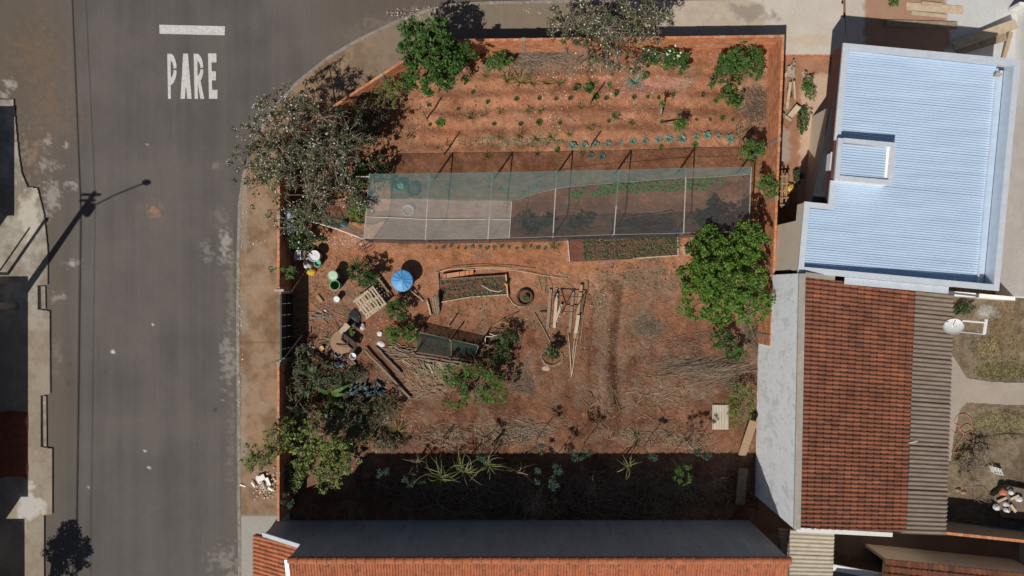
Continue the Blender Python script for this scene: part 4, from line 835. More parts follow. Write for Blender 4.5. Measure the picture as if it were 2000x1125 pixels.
tree('flowering_tree', 'sparse tree with white blossom growing through the top wall', 'tree', (1190, 96),
     [(1190, 60, 3.2, 2.6, 1.6, .9), (1120, 50, 3.0, 1.6, 1.2, .7), (1260, 40, 3.2, 1.5, 1.1, .7), (1180, 120, 2.6, 1.5, .8, .6), (1240, 130, 1.8, .8, .7, .5)],
     330, 16, .19, .12, .5, 'leaf_grey', .10, 8, 16, 220, .015, flowers=380, fsize=.06, fork=.45, inner=.2, bare=700)
tree('leafy_tree', 'dense bright green tree standing inside the top left corner of the garden', 'tree', (850, 130),
     [(850, 105, 3.0, 1.7, 1.6, 1.1), (815, 80, 3.1, 1.0, 1.1, .8), (880, 120, 2.6, 1.2, 1.1, .8), (820, 160, 2.0, 1.2, .7, .7), (845, 55, 3.0, .7, .8, .6)], 200, 34, .26, .155, .52, 'leaf_mid', .08, 11, up=.6)
tree('yellow_green_shrub', 'olive green shrub at the foot of the diagonal wall beside the dense green tree', 'shrub', (750, 195),
     [(750, 190, 1.0, .9, .7, .6), (770, 170, 1.2, .7, .5, .5)], 60, 22, .17, .10, .4, 'leaf_yellow', .04, 13)
tree('citrus_tree', 'large dense dark green tree beside the right hand wall', 'tree', (1432, 560),
     [(1425, 540, 2.9, 1.9, 1.9, 1.3), (1385, 510, 2.8, 1.3, 1.3, 1.0), (1460, 480, 2.6, 1.1, 1.3, .9), (1370, 580, 2.4, 1.3, 1.2, .9), (1462, 590, 2.7, 1.2, 1.2, 1.0), (1400, 615, 2.0, .9, .6, .6), (1378, 462, 2.2, .5, .7, .6), (1345, 540, 2.2, .6, .9, .6)],
     560, 44, .23, .115, .5, 'leaf_citrus', .11, 17, 14, 120, up=.55)
tree('low_leafy_shrub', 'small leafy green shrub just below the large dark green tree', 'shrub', (1425, 675), [(1412, 662, 1.0, .7, .55, .5), (1432, 690, .9, .8, .4, .4)], 55, 24, .17, .11, .5, 'leaf_mid', .04, 19)
tree('olive_shrub', 'thin yellow green shrub beside the corrugated sheet near the white wall', 'shrub', (1445, 800), [(1447, 795, .9, .9, 1.2, .5), (1440, 760, .7, .7, .6, .4)], 70, 20, .2, .09, .35, 'leaf_yellow', .03, 23)
tree('bushy_shrub', 'dense green bush in the top right corner of the garden', 'shrub', (1440, 140), [(1450, 115, 1.3, 1.4, .9, .7), (1420, 150, 1.1, .9, 1.2, .6), (1475, 130, 1.2, .8, .8, .6), (1430, 190, .7, .6, .5, .4)], 150, 26, .2, .115, .6, 'leaf_mid', .06, 29)
tree('bushy_shrub', 'petal strewn green bush along the top wall right of the blossom tree', 'shrub', (1300, 118), [(1285, 112, 1.1, 1.1, .6, .5), (1325, 125, .9, .7, .5, .4)], 80, 26, .18, .115, .6, 'leaf_mid', .05, 31, flowers=50)
tree('bushy_shrub', 'small bright bush below the brushwood by the top wall', 'shrub', (970, 125), [(968, 128, .8, .65, .55, .4), (985, 112, .8, .5, .4, .35)], 45, 26, .16, .10, .55, 'leaf_bright', .03, 33)
tree('cassava_shrub', 'round cassava plant with drooping green leaves at the right end of the net', 'shrub', (1485, 285), [(1467, 297, 1.5, .75, .62, .4)], 60, 26, .16, .16, .22, 'leaf_bright', .045, 35, up=.5)
tree('cassava_shrub', 'leafy green shoot on top of the right wall beside the pallet', 'shrub', (1480, 375), [(1503, 362, 1.8, .72, .6, .45)], 45, 22, .16, .16, .22, 'leaf_bright', .04, 37, up=.5)
tree('lettuce_shrub', 'bright yellow green shrub left of the net shelter', 'shrub', (700, 412), [(697, 415, .9, .55, .65, .4)], 40, 24, .15, .16, .35, 'leaf_yellow', .035, 39)
tree('bushy_shrub', 'small round green shrub right of the corner blossom tree', 'shrub', (725, 268), [(727, 266, 1.0, .42, .5, .4)], 36, 24, .13, .09, .5, 'leaf_mid', .03, 41)
tree('bushy_shrub', 'dark green bush against the left end of the net shelter', 'shrub', (745, 330), [(735, 325, 1.0, .9, .6, .5), (700, 350, 1.0, .8, .8, .5)], 70, 24, .18, .11, .5, 'leaf_dark', .04, 42)
tree('young_tree', 'spreading bright green young tree below the dark net cage', 'tree', (930, 745), [(930, 745, 1.9, 1.5, 1.0, .6), (960, 770, 1.7, .9, .7, .5), (890, 740, 1.7, .8, .7, .5), (890, 788, 1.2, .7, .35, .35)], 130, 24, .2, .125, .36, 'leaf_bright', .06, 43, up=.5)
tree('round_shrub', 'round green shrub left of the upright post bundle', 'shrub', (780, 605), [(776, 605, 1.1, .62, .62, .5)], 60, 26, .15, .085, .5, 'leaf_mid', .035, 45)
tree('round_shrub', 'leafy shrub left of the dark net cage, nearer the litter', 'shrub', (770, 655), [(768, 652, .9, .5, .5, .4)], 45, 24, .14, .09, .45, 'leaf_bright', .03, 47)
tree('round_shrub', 'leafy shrub touching the left corner of the dark net cage', 'shrub', (800, 655), [(800, 652, .9, .45, .5, .4)], 40, 24, .14, .09, .45, 'leaf_bright', .03, 49)
tree('dark_shrub', 'dark green shrub above the wooden pallets', 'shrub', (712, 540), [(712, 540, 1.1, .72, .6, .5)], 60, 26, .16, .10, .45, 'leaf_dark', .04, 51)
tree('leafy_shrub', 'green shrub right of the dark net cage', 'shrub', (985, 660), [(992, 665, .9, .7, .8, .45), (975, 700, .8, .7, .5, .4)], 75, 22, .19, .10, .4, 'leaf_dark', .035, 53)
tree('potted_shrub', 'small green shrub ringed with sticks in the middle of the lower garden', 'shrub', (1082, 690), [(1080, 688, .8, .42, .4, .45)], 40, 22, .13, .09, .45, 'leaf_dark', .03, 55)
tree('broadleaf_tree', 'yellow green broad leaved tree in the lower left corner of the garden', 'tree', (640, 890), [(620, 895, 2.4, 1.7, 1.3, .8), (660, 900, 2.3, 1.2, 1.1, .7), (595, 855, 2.4, 1.0, .9, .6), (640, 945, 2.0, .7, .6, .5)], 150, 17, .23, .155, .55, 'leaf_yellow', .07, 57, up=.6, bare=120)
tree('wall_tree', 'leafy tree leaning over the wall above the rubble heap', 'tree', (575, 870), [(515, 885, 2.5, .9, .9, .6), (540, 855, 2.5, .8, .7, .6), (488, 905, 2.3, .5, .5, .4), (555, 835, 2.3, .6, .6, .5)], 80, 18, .2, .12, .5, 'leaf_yellow', .06, 59, up=.5, bare=60)
tree('dark_shrub', 'dark low bushes spreading below the heap of bottles', 'shrub', (715, 810), [(715, 810, .9, 1.5, 1.1, .5), (760, 790, .8, .8, .8, .4)], 90, 18, .22, .10, .4, 'leaf_grey', .04, 61)
tree('dark_shrub', 'shady leafy bush along the left wall below the gate', 'shrub', (600, 760), [(600, 750, 1.2, 1.1, 1.0, .6), (580, 800, 1.3, .8, 1.1, .6), (640, 720, .9, .8, .5, .4)], 70, 15, .24, .13, .3, 'leaf_grey', .05, 63, bare=80)
tree('dark_shrub', 'leafy green plant overhanging the chair beside the left wall', 'shrub', (610, 470), [(600, 470, 1.2, .8, .6, .5), (570, 440, 1.3, .7, .8, .5)], 80, 22, .19, .12, .5, 'leaf_dark', .04, 65, flowers=60, fsize=.075)
tree('wall_sapling', 'thin sapling sprouting sideways over the pavement wall', 'shrub', (575, 528), [(565, 532, 1.6, .4, .3, .3), (537, 525, 1.9, .55, .14, .15)], 28, 14, .14, .10, .45, 'leaf_bright', .03, 67)
for lab, bp, bl, mt, sd in [('upper yellow green bush growing beside the courtyard planks', (1578, 165), [(1577, 165, .3, .35, .7, .35), (1582, 180, .3, .45, .35, .3)], 'leaf_bright', 71), ('lower dark green bush growing in the courtyard concrete joint', (1566, 238), [(1568, 225, .2, .42, .45, .35), (1565, 250, .2, .32, .4, .3)], 'leaf_mid', 73), ('small tuft beside the yellow bag in the courtyard', (1558, 345), [(1558, 345, 0, .25, .3, .25)], 'leaf_grey', 75)]:
    tree('courtyard_bush', lab, 'shrub', bp, bl, 36, 22, .13, .09, .4, mt, .025, sd, z0=-.3)
tree('street_tree', 'street tree beyond the lower left edge whose shadow falls on the road', 'tree', (72, 1166), [(-18, 1222, 3.6, 1.3, 1.5, 1.0), (-14, 1200, 3.4, 1.0, 1.2, .8)], 150, 40, .25, .13, .5, 'leaf_dark', .1, 77, z0=.1)
tree('dry_shrub', 'leafless dark thicket beside the corrugated lean-to in the backyard', 'shrub', (1890, 925), [(1895, 920, .9, .9, .9, .5), (1915, 895, .8, .7, .7, .4)], 60, 6, .3, .05, .3, 'leaf_dark', .03, 79, ntw=60, bare=260, z0=0)
tree('backyard_weed', 'leafy weed beside the broken gutter near the satellite dish', 'shrub', (1882, 603), [(1880, 603, .4, .5, .35, .3)], 30, 18, .15, .09, .5, 'leaf_dark', .02, 81, z0=0)
for lab, bp, bl, mt, nc, sd in [('dark undergrowth below the corner blossom tree, upper clump by the diagonal wall', (690, 235), [(690, 235, 1.2, 1.0, .8, .6), (655, 260, 1.3, .8, .7, .6)], 'leaf_dark', 80, 201), ('dark undergrowth below the corner blossom tree, lower clump', (650, 360), [(655, 350, 1.1, 1.2, .9, .6), (620, 390, 1.1, .8, .8, .5)], 'leaf_grey', 80, 203), ('reddish brown dry bush left of the dense green tree', (735, 215), [(735, 222, .9, .9, .7, .5), (710, 200, 1.1, .7, .6, .5)], 'leaf_brown', 70, 205), ('olive undergrowth along the left wall beside the palm', (575, 720), [(580, 722, .8, .5, .9, .5), (590, 690, .7, .4, .5, .4)], 'leaf_grey', 45, 207), ('low olive undergrowth between the banana plant and the broad leaved tree', (650, 815), [(650, 818, .7, 1.1, .7, .4), (690, 850, .6, .8, .6, .35)], 'leaf_yellow', 70, 209), ('dark undergrowth between the junk heap and the bottles', (650, 745), [(655, 742, .6, .8, .5, .35), (690, 735, .5, .6, .35, .3)], 'leaf_dark', 50, 211), ('olive weeds at the left end of the dry cane leaves', (755, 868), [(755, 865, .5, .8, .4, .3)], 'leaf_grey', 40, 213), ('green weeds behind the broad leaved tree along the wall', (570, 930), [(572, 930, .9, .5, .9, .5)], 'leaf_mid', 40, 215)]:
    tree('undergrowth', lab, 'undergrowth', bp, bl, nc, 17, .22, .105, .45, mt, .03, sd, bare=110)
# papayas with bent bare stems
for lab, base, mid, top, mat, r_, nl_ in [('young papaya with yellow leaves and a straight bare stem', (1291, 228), (1292, 215), (1292, 203), 'leaf_yellow', .2, 70), ('young papaya with green crown and a curved bare stem', (1298, 236), (1303, 243), (1329, 244), 'leaf_bright', .42, 240)]:
    h = 1.35 if r_ < .3 else 1.1; root = thing('papaya_plant', lab, 'plant', GG(*base)); m = MB(); t3 = P(*top, h); m.tube([GG(*base, -.05), P(*mid, h * .45), P(top[0] - 6 if r_ > .3 else top[0], top[1], h * .75), t3], [.06, .05, .045, .035], 7); m.build('stem', MT['concrete'], root, True)
    r = np.random.default_rng(5); d = r.normal(size=(nl_, 3)); d /= np.linalg.norm(d, axis=1)[:, None]; d[:, 2] = np.abs(d[:, 2]) * .5; C = np.array(t3) + d * r_ * r.uniform(.3, 1, (nl_, 1)); leafcloud('crown', C, .16, .28, MT[mat], root, 3, .6, D=d)
# ---- tall cassava stems in the shade of the grey wall
CAS = [(1055, 876, 2.4, .32, 'the leftmost of those at the shadow edge'), (1130, 886, 2.5, .5, 'large, at the shadow edge above the three small ones'), (1152, 884, 2.3, .16, 'tiny, touching the large one at the shadow edge'), (938, 893, 2.2, .34, 'between the two left hand cane clumps'), (1087, 920, 2.3, .4, 'upper of the pair above the withered cane clump'), (1082, 947, 2.2, .34, 'lower of the pair above the withered cane clump'), (1050, 920, 1.9, .14, 'tiny, left of the pair above the withered clump'), (1049, 941, 1.9, .15, 'tiny, nearest above the withered clump'), (1275, 893, 2.3, .24, 'right of the pale cane clump'), (1363, 883, 2.4, .22, 'left of two by the white wall'), (1381, 887, 2.4, .26, 'right of two by the white wall'), (1335, 925, 3.2, .68, 'the largest and brightest, right of the pale cane clump'), (803, 940, 2.0, .42, 'left of the leftmost cane clump'), (825, 945, 1.8, .14, 'tiny, beside the leftmost cane clump'), (751, 923, 2.1, .36, 'right of the yellow green broad leaved tree'), (709, 957, 1.9, .2, 'below the yellow green broad leaved tree'), (561, 979, 1.9, .36, 'in the lower left corner by the wall')]
for i, (px, py, h, r_, lab) in enumerate(CAS):
    t3 = P(px, py, h); base = Vector((t3.x + rnd.uniform(-.15, .15), t3.y + rnd.uniform(-.1, .15), 0)); root = thing('cassava_plant', 'cassava top in the dark shade, ' + lab, 'cassava plant', base, 'cassava plants in the shade')
    m = MB(); m.tube([base - Vector((0, 0, .05)), base.lerp(t3, .5) + Vector((rnd.uniform(-.06, .06), rnd.uniform(-.06, .06), 0)), t3], [.022, .018, .012], 5); m.build('stem', MT['bark'], root)
    r = np.random.default_rng(100 + i); n = int(60 + 420 * r_); hub = r.normal(size=(max(6, int(26 * r_)), 3)); hub /= np.linalg.norm(hub, axis=1)[:, None]; hub[:, 2] = np.abs(hub[:, 2]) * .7 - .15; hub *= r_ * r.uniform(.45, 1, (len(hub), 1))
    k = r.integers(0, len(hub), n); d = r.normal(size=(n, 3)); d[:, 2] *= .3; d /= np.linalg.norm(d, axis=1)[:, None]; C = np.array(t3) + hub[k] + d * .075; leafcloud('leaves', C, .12, .2, MT['leaf_bright' if r_ > .6 else 'leaf_teal'], root, i, .9, D=d)
# ---- sugar cane clumps
CANE = [(812, 905, 1.5, 1.1, 22, 'straw', 'dry cane blades left of the leftmost green clump'), (1010, 925, 1.6, 1.2, 20, 'straw', 'dry cane blades between the green clumps and the pair of cassavas'), (1160, 960, 1.5, 1.1, 22, 'straw', 'dry cane blades left of the pale right hand clump'), (1040, 1000, 1.8, 1.3, 40, 'straw', 'pale withered cane blades hanging over the foot of the grey wall'), (1400, 940, 1.2, .9, 18, 'straw', 'dry blades beside the dark board on the white wall'), (860, 935, 1.9, 1.7, 44, 'leaf_cane', 'leftmost green cane clump arching in the shade'), (905, 925, 2.0, 1.7, 40, 'leaf_cane', 'second green cane clump from the left, in the shade'), (955, 915, 2.0, 1.6, 36, 'leaf_cane', 'third cane clump from the left with one pale hanging blade'), (1050, 985, 1.7, 1.4, 90, 'straw', 'withered cane clump drooping in front of the grey wall'), (1085, 985, 1.7, .9, 8, 'leaf_cane', 'few pale cane blades right of the withered clump'), (1230, 915, 1.9, 1.1, 20, 'leaf_cane', 'pale cane clump at the right in the shade'), (862, 870, 1.6, .8, 10, 'straw', 'dry pale cane stalk at the edge of the shade, left'), (965, 880, 1.6, .7, 12, 'straw', 'dry pale cane stalk at the edge of the shade, middle')]
for i, (px, py, z, L, n, mt, lab) in enumerate(CANE):
    t3 = P(px, py, z); root = thing('cane_clump', lab, 'cane clump', (t3.x, t3.y, 0)); m = cane_mesh(int(n * .6) + 3, L * 1.15, .03 if mt != 'straw' else .018, 200 + i); m.v = [tuple(Vector(v) * 1.0 + Vector((t3.x, t3.y, z * .72))) for v in m.v]; m.build('blades', MT[mt], root)
    s = MB(); 
    for k in range(5): a = rnd.uniform(0, 6.28); s.tube([Vector((t3.x + .15 * math.cos(a), t3.y + .15 * math.sin(a), -.05)), Vector((t3.x + .04 * math.cos(a), t3.y + .04 * math.sin(a), z * .8))], [.022, .016], 5); 
    s.build('stalks', MT['straw'], root)
DG = [(790, 868), (826, 862), (858, 848), (888, 862), (915, 846), (948, 858), (985, 850), (1018, 862), (1052, 858), (1238, 862), (1268, 868), (1302, 858), (1338, 866), (1372, 858)]
for i, (px, py) in enumerate(DG):
    b_ = GG(px, py); m = cane_mesh(rnd.randint(16, 30), rnd.uniform(.5, .95), .018, 700 + i); m.v = [tuple(Vector(v) + b_ + Vector((0, 0, .3))) for v in m.v]
    m.solo('dry_grass_clump', MT['straw'], 'ragged dry grass clump, %s from the left along the edge of the bottom shade' % ORD[i], 'grass clump', b_, 'dry grass clumps along the shade edge')
# ---- broad banana-like and spiky plants
m = blade_mesh(11, 1.3, .16, 301, (10, 60), .9, 6); m.v = [tuple(Vector(v) + P(612, 735, 1.0)) for v in m.v]; rt = thing('palm_plant', 'dark palm with long arching fronds below the gate', 'palm', G(614, 735)); m.build('fronds', MT['leaf_dark'], rt); s = MB(); s.tube([G(614, 735, -.05), P(612, 735, 1.02)], [.07, .05], 7); s.build('stem', MT['bark'], rt)
m = blade_mesh(5, 1.5, .22, 305, (20, 55), .9, 6); m.v = [tuple(Vector(v) + P(644, 770, .5)) for v in m.v]; rt = thing('banana_plant', 'young banana plant with one long bright upright leaf left of the bottle heap', 'banana plant', G(646, 768)); m.build('leaves', MT['leaf_bright'], rt); s = MB(); s.tube([G(646, 768, -.05), P(644, 770, .52)], [.06, .05], 7); s.build('stem', MT['leaf_bright'], rt)
m = blade_mesh(42, .8, .035, 311, (5, 80), .3); m.v = [tuple(Vector(v) + GG(777, 842)) for v in m.v]; m.solo('yucca_plant', MT['leaf_spike'], 'spiky yucca left of the dry stalks at the shade edge', 'yucca', GG(777, 842))
m = blade_mesh(55, .75, .03, 313, (10, 80), .4); m.v = [tuple(Vector(v) + GG(695, 522)) for v in m.v]; m.solo('yucca_plant', MT['leaf_dark'], 'dark spiky plant above the green barrels', 'yucca', GG(695, 522))
m = blade_mesh(60, .85, .028, 315, (10, 75), .8, 5); m.v = [tuple(Vector(v) + GG(1238, 160)) for v in m.v]; m.solo('lemongrass_clump', MT['leaf_blue'], 'fine bladed grey green grass clump below the top blossom tree', 'grass clump', GG(1238, 160))
m = blade_mesh(26, .5, .03, 317, (10, 60), 1.2, 5); m.v = [tuple(Vector(v) + GG(1202, 228)) for v in m.v]; m.solo('leek_clump', MT['leaf_grey'], 'arching dark leek clump in the second planting row', 'plant', GG(1202, 228))
m = blade_mesh(20, .42, .03, 318, (10, 60), 1.2, 5); m.v = [tuple(Vector(v) + GG(1235, 240)) for v in m.v]; m.solo('leek_clump', MT['leaf_grey'], 'smaller arching dark leek clump right of the larger one', 'plant', GG(1235, 240))
m = blade_mesh(30, .45, .03, 319, (15, 70), .7, 4); m.v = [tuple(Vector(v) + GG(1083, 482)) for v in m.v]; m.solo('spiky_plant', MT['leaf_spike'], 'single spiky plant left of the long framed bed', 'plant', GG(1083, 482))
# ---- pineapple plants
PINE = [(990, 158, 1.15, 'left of the two biggest, by the brushwood'), (1016, 160, 1.3, 'right of the two biggest, by the brushwood'), (1040, 162, .9, 'just right of the two biggest'), (1067, 162, .85, 'fourth from the left in the top row'), (1092, 163, .85, 'fifth from the left in the top row'), (1156, 160, .9, 'orange leaved, under the top blossom tree'), (915, 150, .7, 'by the dense green tree, left one'), (948, 148, .65, 'by the dense green tree, right one'), (920, 230, .85, 'yellow, left in the middle row'), (946, 224, .55, 'beside the yellow one in the middle row'), (978, 218, .6, 'third in the middle row'), (1032, 216, .65, 'fourth in the middle row'), (1055, 216, .6, 'fifth in the middle row'), (1134, 208, .7, 'right of the tall stake in the middle row'), (874, 282, .65, 'leftmost in the lower row beside a stake'), (977, 268, .7, 'second in the lower row'), (1014, 265, .8, 'third in the lower row'), (1048, 270, .8, 'fourth in the lower row'), (1078, 268, .85, 'fifth in the lower row'), (1112, 262, .7, 'sixth in the lower row'), (1153, 252, .65, 'last in the lower row, left of the stake'), (1137, 300, .6, 'in the net shadow near the kale'), (953, 305, .7, 'in the net shadow at the left'), (1050, 300, .65, 'in the net shadow in the middle'), (856, 288, .45, 'smallest, at the far left of the lower row')]
pro = [proto(blade_mesh(24, .55, .04, 400 + k, (12, 80), .35, 4), 'pineapple_plant', MT['leaf_spike']) for k in range(4)]
for i, (px, py, sc, lab) in enumerate(PINE): instance(pro[i % 4], GG(px, py, -.01), rnd.uniform(0, 6), sc, 'spiky pineapple plant, ' + lab, 'pineapple plants', 'pineapple plant')
# ---- kale row
pk_ = [proto(cabbage_mesh(15, .24, 500 + k, .5), 'kale_plant', MT['leaf_blue']) for k in range(4)]
KALE = [(1117, 286), (1141, 284), (1163, 282), (1187, 281), (1212, 279), (1237, 276), (1260, 275), (1286, 273), (1307, 272), (1331, 271), (1359, 268), (1380, 266), (1403, 267), (1425, 272)]
for i, (px, py) in enumerate(KALE): instance(pk_[i % 4], GG(px, py, -.01), rnd.uniform(0, 6), rnd.uniform(.7, 1.25), 'blue green kale plant, %s from the left in the row above the net' % ORD[i], 'kale plants in a row', 'kale plant')
for lab, px, py in [('left kale plant in the shadow of the net', 1154, 304), ('right kale plant in the shadow of the net', 1175, 306)]: instance(pk_[1], GG(px, py, -.01), 1, .95, lab, 'kale plants in the net shadow', 'kale plant')
# ---- small herbs in the planting rows
ph_ = [proto(cabbage_mesh(16, .17, 520 + k, .8), 'herb_plant', MT[mm]) for k, mm in enumerate(['leaf_mid', 'leaf_bright', 'leaf_grey'])]
HERB = [(924, 180, 2, .9), (953, 200, 2, .9), (1009, 194, 2, 1), (1053, 193, 0, .9), (1086, 194, 2, .8), (1114, 192, 2, 1), (860, 240, 1, 1.7), (965, 242, 2, .9), (1017, 242, 2, 1), (1053, 238, 0, 1.3), (1094, 240, 0, .9), (1189, 236, 2, .8), (1184, 192, 2, 1), (1238, 190, 2, 1), (1265, 190, 0, .8), (1286, 191, 2, .8), (1314, 187, 0, .9), (1372, 186, 2, .9), (1397, 197, 0, 1), (1410, 232, 0, 1), (1360, 234, 2, .7), (1386, 234, 2, .7), (1430, 234, 2, .7), (1293, 238, 0, .8), (1358, 282, 1, 1.2), (1291, 288, 1, .9), (1089, 294, 0, 1.1), (1126, 172, 2, 1.5), (1150, 175, 0, 2.0), (1163, 190, 0, 1.5), (1203, 184, 2, 1.2), (1260, 148, 0, 1.6), (1190, 165, 1, 1.0), (840, 243, 2, .8), (838, 205, 2, .9), (895, 212, 2, .8)]
for i, (px, py, k, sc) in enumerate(HERB):
    rown = 'top' if py < 200 else 'middle' if py < 250 else 'lower'; same = sorted(q[0] for q in HERB if ('top' if q[1] < 200 else 'middle' if q[1] < 250 else 'lower') == rown); j = same.index(px)
    instance(ph_[k], GG(px, py, -.01), rnd.uniform(0, 6), sc, 'small leafy herb, %s from the left among the herbs of the %s planting row' % (ORD[j] if j < 20 else 'twenty %s' % ORD[j - 20], rown), 'herbs in the planting rows', 'herb')
# row of seedlings below the net
ps = proto(cabbage_mesh(9, .14, 540, .8), 'seedling', MT['leaf_seed'])
for i in range(17):
    px = 838 + i * 14.2; instance(ps, GG(px, 483 + 2 * math.sin(i * 1.7), -.01), rnd.uniform(0, 6), rnd.uniform(.7, 1.1), 'seedling, %s from the left in the line just below the net shelter' % ORD[i], 'seedlings below the net', 'seedling')
# ================================================================ NET SHELTER
NP = [(722, 340), (838, 338), (962, 337), (1087, 334), (1209, 332), (1340, 328), (1467, 326)]; SP = [(711, 466), (831, 467), (953, 466), (1080, 462), (1199, 458), (1335, 455), (1462, 452)]
ZN, ZS = 2.35, 2.1
NW3 = [P(*p, ZN) for p in NP]; SW3 = [P(*p, ZS) for p in SP]
MT['rafter'] = M('grey_batten', (.42, .38, .35), (.32, .29, .27), scale=5)
sh = thing('shade_net_shelter', 'long shade net shelter with teal, grey and white netting over the beds', 'net shelter', (0.5 * (NW3[0].x + NW3[-1].x), 4.2, 0))
for i, (a, c) in enumerate(zip(NW3, SW3)):
    for q in (a, c):
        m = MB(); m.tube([Vector((q.x, q.y, -.1)), Vector((q.x + .01, q.y, q.z * .5)), Vector((q.x, q.y, q.z - .02))], [.055, .05, .045], 6); m.build('post', MT['greywood'], sh)
    m = MB(); m.beam(a + Vector((0, 0, .0)), c + Vector((0, 0, .0)), 0.05, 0.05, rnd.random()); m.build('rafter', MT['rafter'], sh)
for i in range(6):
    for L_ in (NW3, SW3):
        m = MB(); mid = L_[i].lerp(L_[i + 1], .5) - Vector((0, 0, .04)); m.tube([L_[i], mid, L_[i + 1]], .011, 4); m.build('edge_rope', MT['rafter'], sh)
def netpanel(name, f0, f1, mat, ns=24, nt=10, sag=.09, x0=0.0, x1=6.0, dz=0.035):
    """net between fractions f0(s)..f1(s) of the north-south span, s = bay coordinate"""
    V = []
    for a in range(ns + 1):
        s = x0 + (x1 - x0) * a / ns; i = min(int(s), 5); fr = s - i; n_ = NW3[i].lerp(NW3[i + 1], fr); s_ = SW3[i].lerp(SW3[i + 1], fr)
        for b_ in range(nt + 1):
            t = f0(s) + (f1(s) - f0(s)) * b_ / nt; p = n_.lerp(s_, t); p.z += dz - sag * math.sin(math.pi * fr) * (0.35 + 0.65 * math.sin(math.pi * t)) + .07 * float(fbm(s * 4, t * 4, 5)) - .03; V.append(p)
    F = [(a * (nt + 1) + b_, a * (nt + 1) + b_ + 1, (a + 1) * (nt + 1) + b_ + 1, (a + 1) * (nt + 1) + b_) for a in range(ns) for b_ in range(nt)]
    m = MB(); m.add(V, F); return m.build(name, mat, sh, True)
tealf = lambda s: float(np.interp(s, [0, 1, 1.9, 2.35, 2.65, 3, 4, 5, 6], [.37, .40, .42, .44, .34, .26, .19, .15, .12])) + .006 * math.sin(s * 5)
netpanel('teal_net', lambda s: 0.0, tealf, MT['net_green'], 36, 8)
netpanel('grey_net', lambda s: tealf(s) - .01, lambda s: 1.0, MT['net_grey'], 36, 10, x0=2.33, dz=.02)
netpanel('white_net', lambda s: tealf(s) - .01, lambda s: 1.0, MT['net_white'], 20, 10, x0=0, x1=2.33, dz=.03)
m = MB(); m.tube([NW3[0].lerp(SW3[0], .66) + Vector((0, 0, .06)), NW3[1].lerp(SW3[1], .70) + Vector((0, 0, .06)), NW3[2].lerp(SW3[2], .71) + Vector((0, 0, .0)), NW3[2].lerp(NW3[3], .33).lerp(SW3[2].lerp(SW3[3], .33), .72) + Vector((0, 0, .04))], .014, 4); m.build('seam_rope', MT['rope'], sh)
m = MB(); m.tube([NW3[2].lerp(NW3[3], .33).lerp(SW3[2].lerp(SW3[3], .33), t) + Vector((0, 0, .05 - .05 * math.sin(3.1 * t))) for t in (.45, .6, .8, 1.0)], .012, 4); m.build('seam_rope', MT['rope'], sh)
tl = [NW3[int(s)].lerp(NW3[min(int(s) + 1, 6)], s - int(s)).lerp(SW3[int(s)].lerp(SW3[min(int(s) + 1, 6)], s - int(s)), tealf(s)) + Vector((0, 0, .01)) for s in np.linspace(2.4, 5.99, 16)]
m = MB(); m.tube(tl, .01, 4); m.build('net_hem', MT['rafter'], sh)
V = []; 
for a in range(31):
    s = 6 * a / 30; i = min(int(s), 5); p = SW3[i].lerp(SW3[i + 1], s - i); wv = .12 * float(vnoise(s * 4, 1, 3))
    for k in range(4): V.append(Vector((p.x, p.y - .10 * k / 3 * (1 + wv * 6) + .02, p.z * (1 - k / 3 * .86) - .03)))
m = MB(); m.add(V, [(a * 4 + k, a * 4 + k + 1, a * 4 + k + 5, a * 4 + k + 4) for a in range(30) for k in range(3)]); m.build('side_drape', MT['net_drape'], sh, True)
V = [P(612, 408, .75), P(606, 432, .7), P(650, 420, .85), P(655, 446, .8), P(690, 440, 1.3), P(700, 463, 1.25), P(712, 452, 2.0), P(711, 467, 2.05)]
m = MB(); m.add(V, [(0, 1, 3, 2), (2, 3, 5, 4), (4, 5, 7, 6)]); m.build('net_flap', MT['net_dark'], sh, True)
m = MB(); m.tube([V[1], V[3], V[5], V[7]], .035, 5); m.build('flap_hem', MT['rope'], sh)
m = MB(); m.tube([P(695, 345, 2.3), P(722, 345, 2.33)], .025, 5); m.build('guy_pole', MT['rope'], sh)
# ---- stakes in the upper garden and elsewhere
for px, py, h, lab in [(833, 234, 1.9, 'thin upright stake in the middle planting row below the dense green tree'), (867, 303, 1.9, 'thin upright stake standing by the lower pineapple row at the left'), (1146, 296, 1.75, 'thin upright stake among the kale plants'), (1149, 207, 2.0, 'thin upright stake under the top blossom tree'), (879, 634, 1.0, 'short leaning stake below the small framed bed')]:
    b_ = GG(px, py); m = MB(); m.tube([b_ - Vector((0, 0, .1)), b_ + Vector((.02, .02, h * .5)), b_ + Vector((0, .01, h))], [.045, .042, .038], 6); m.solo('wooden_stake', MT['wood'], lab, 'stake', b_)
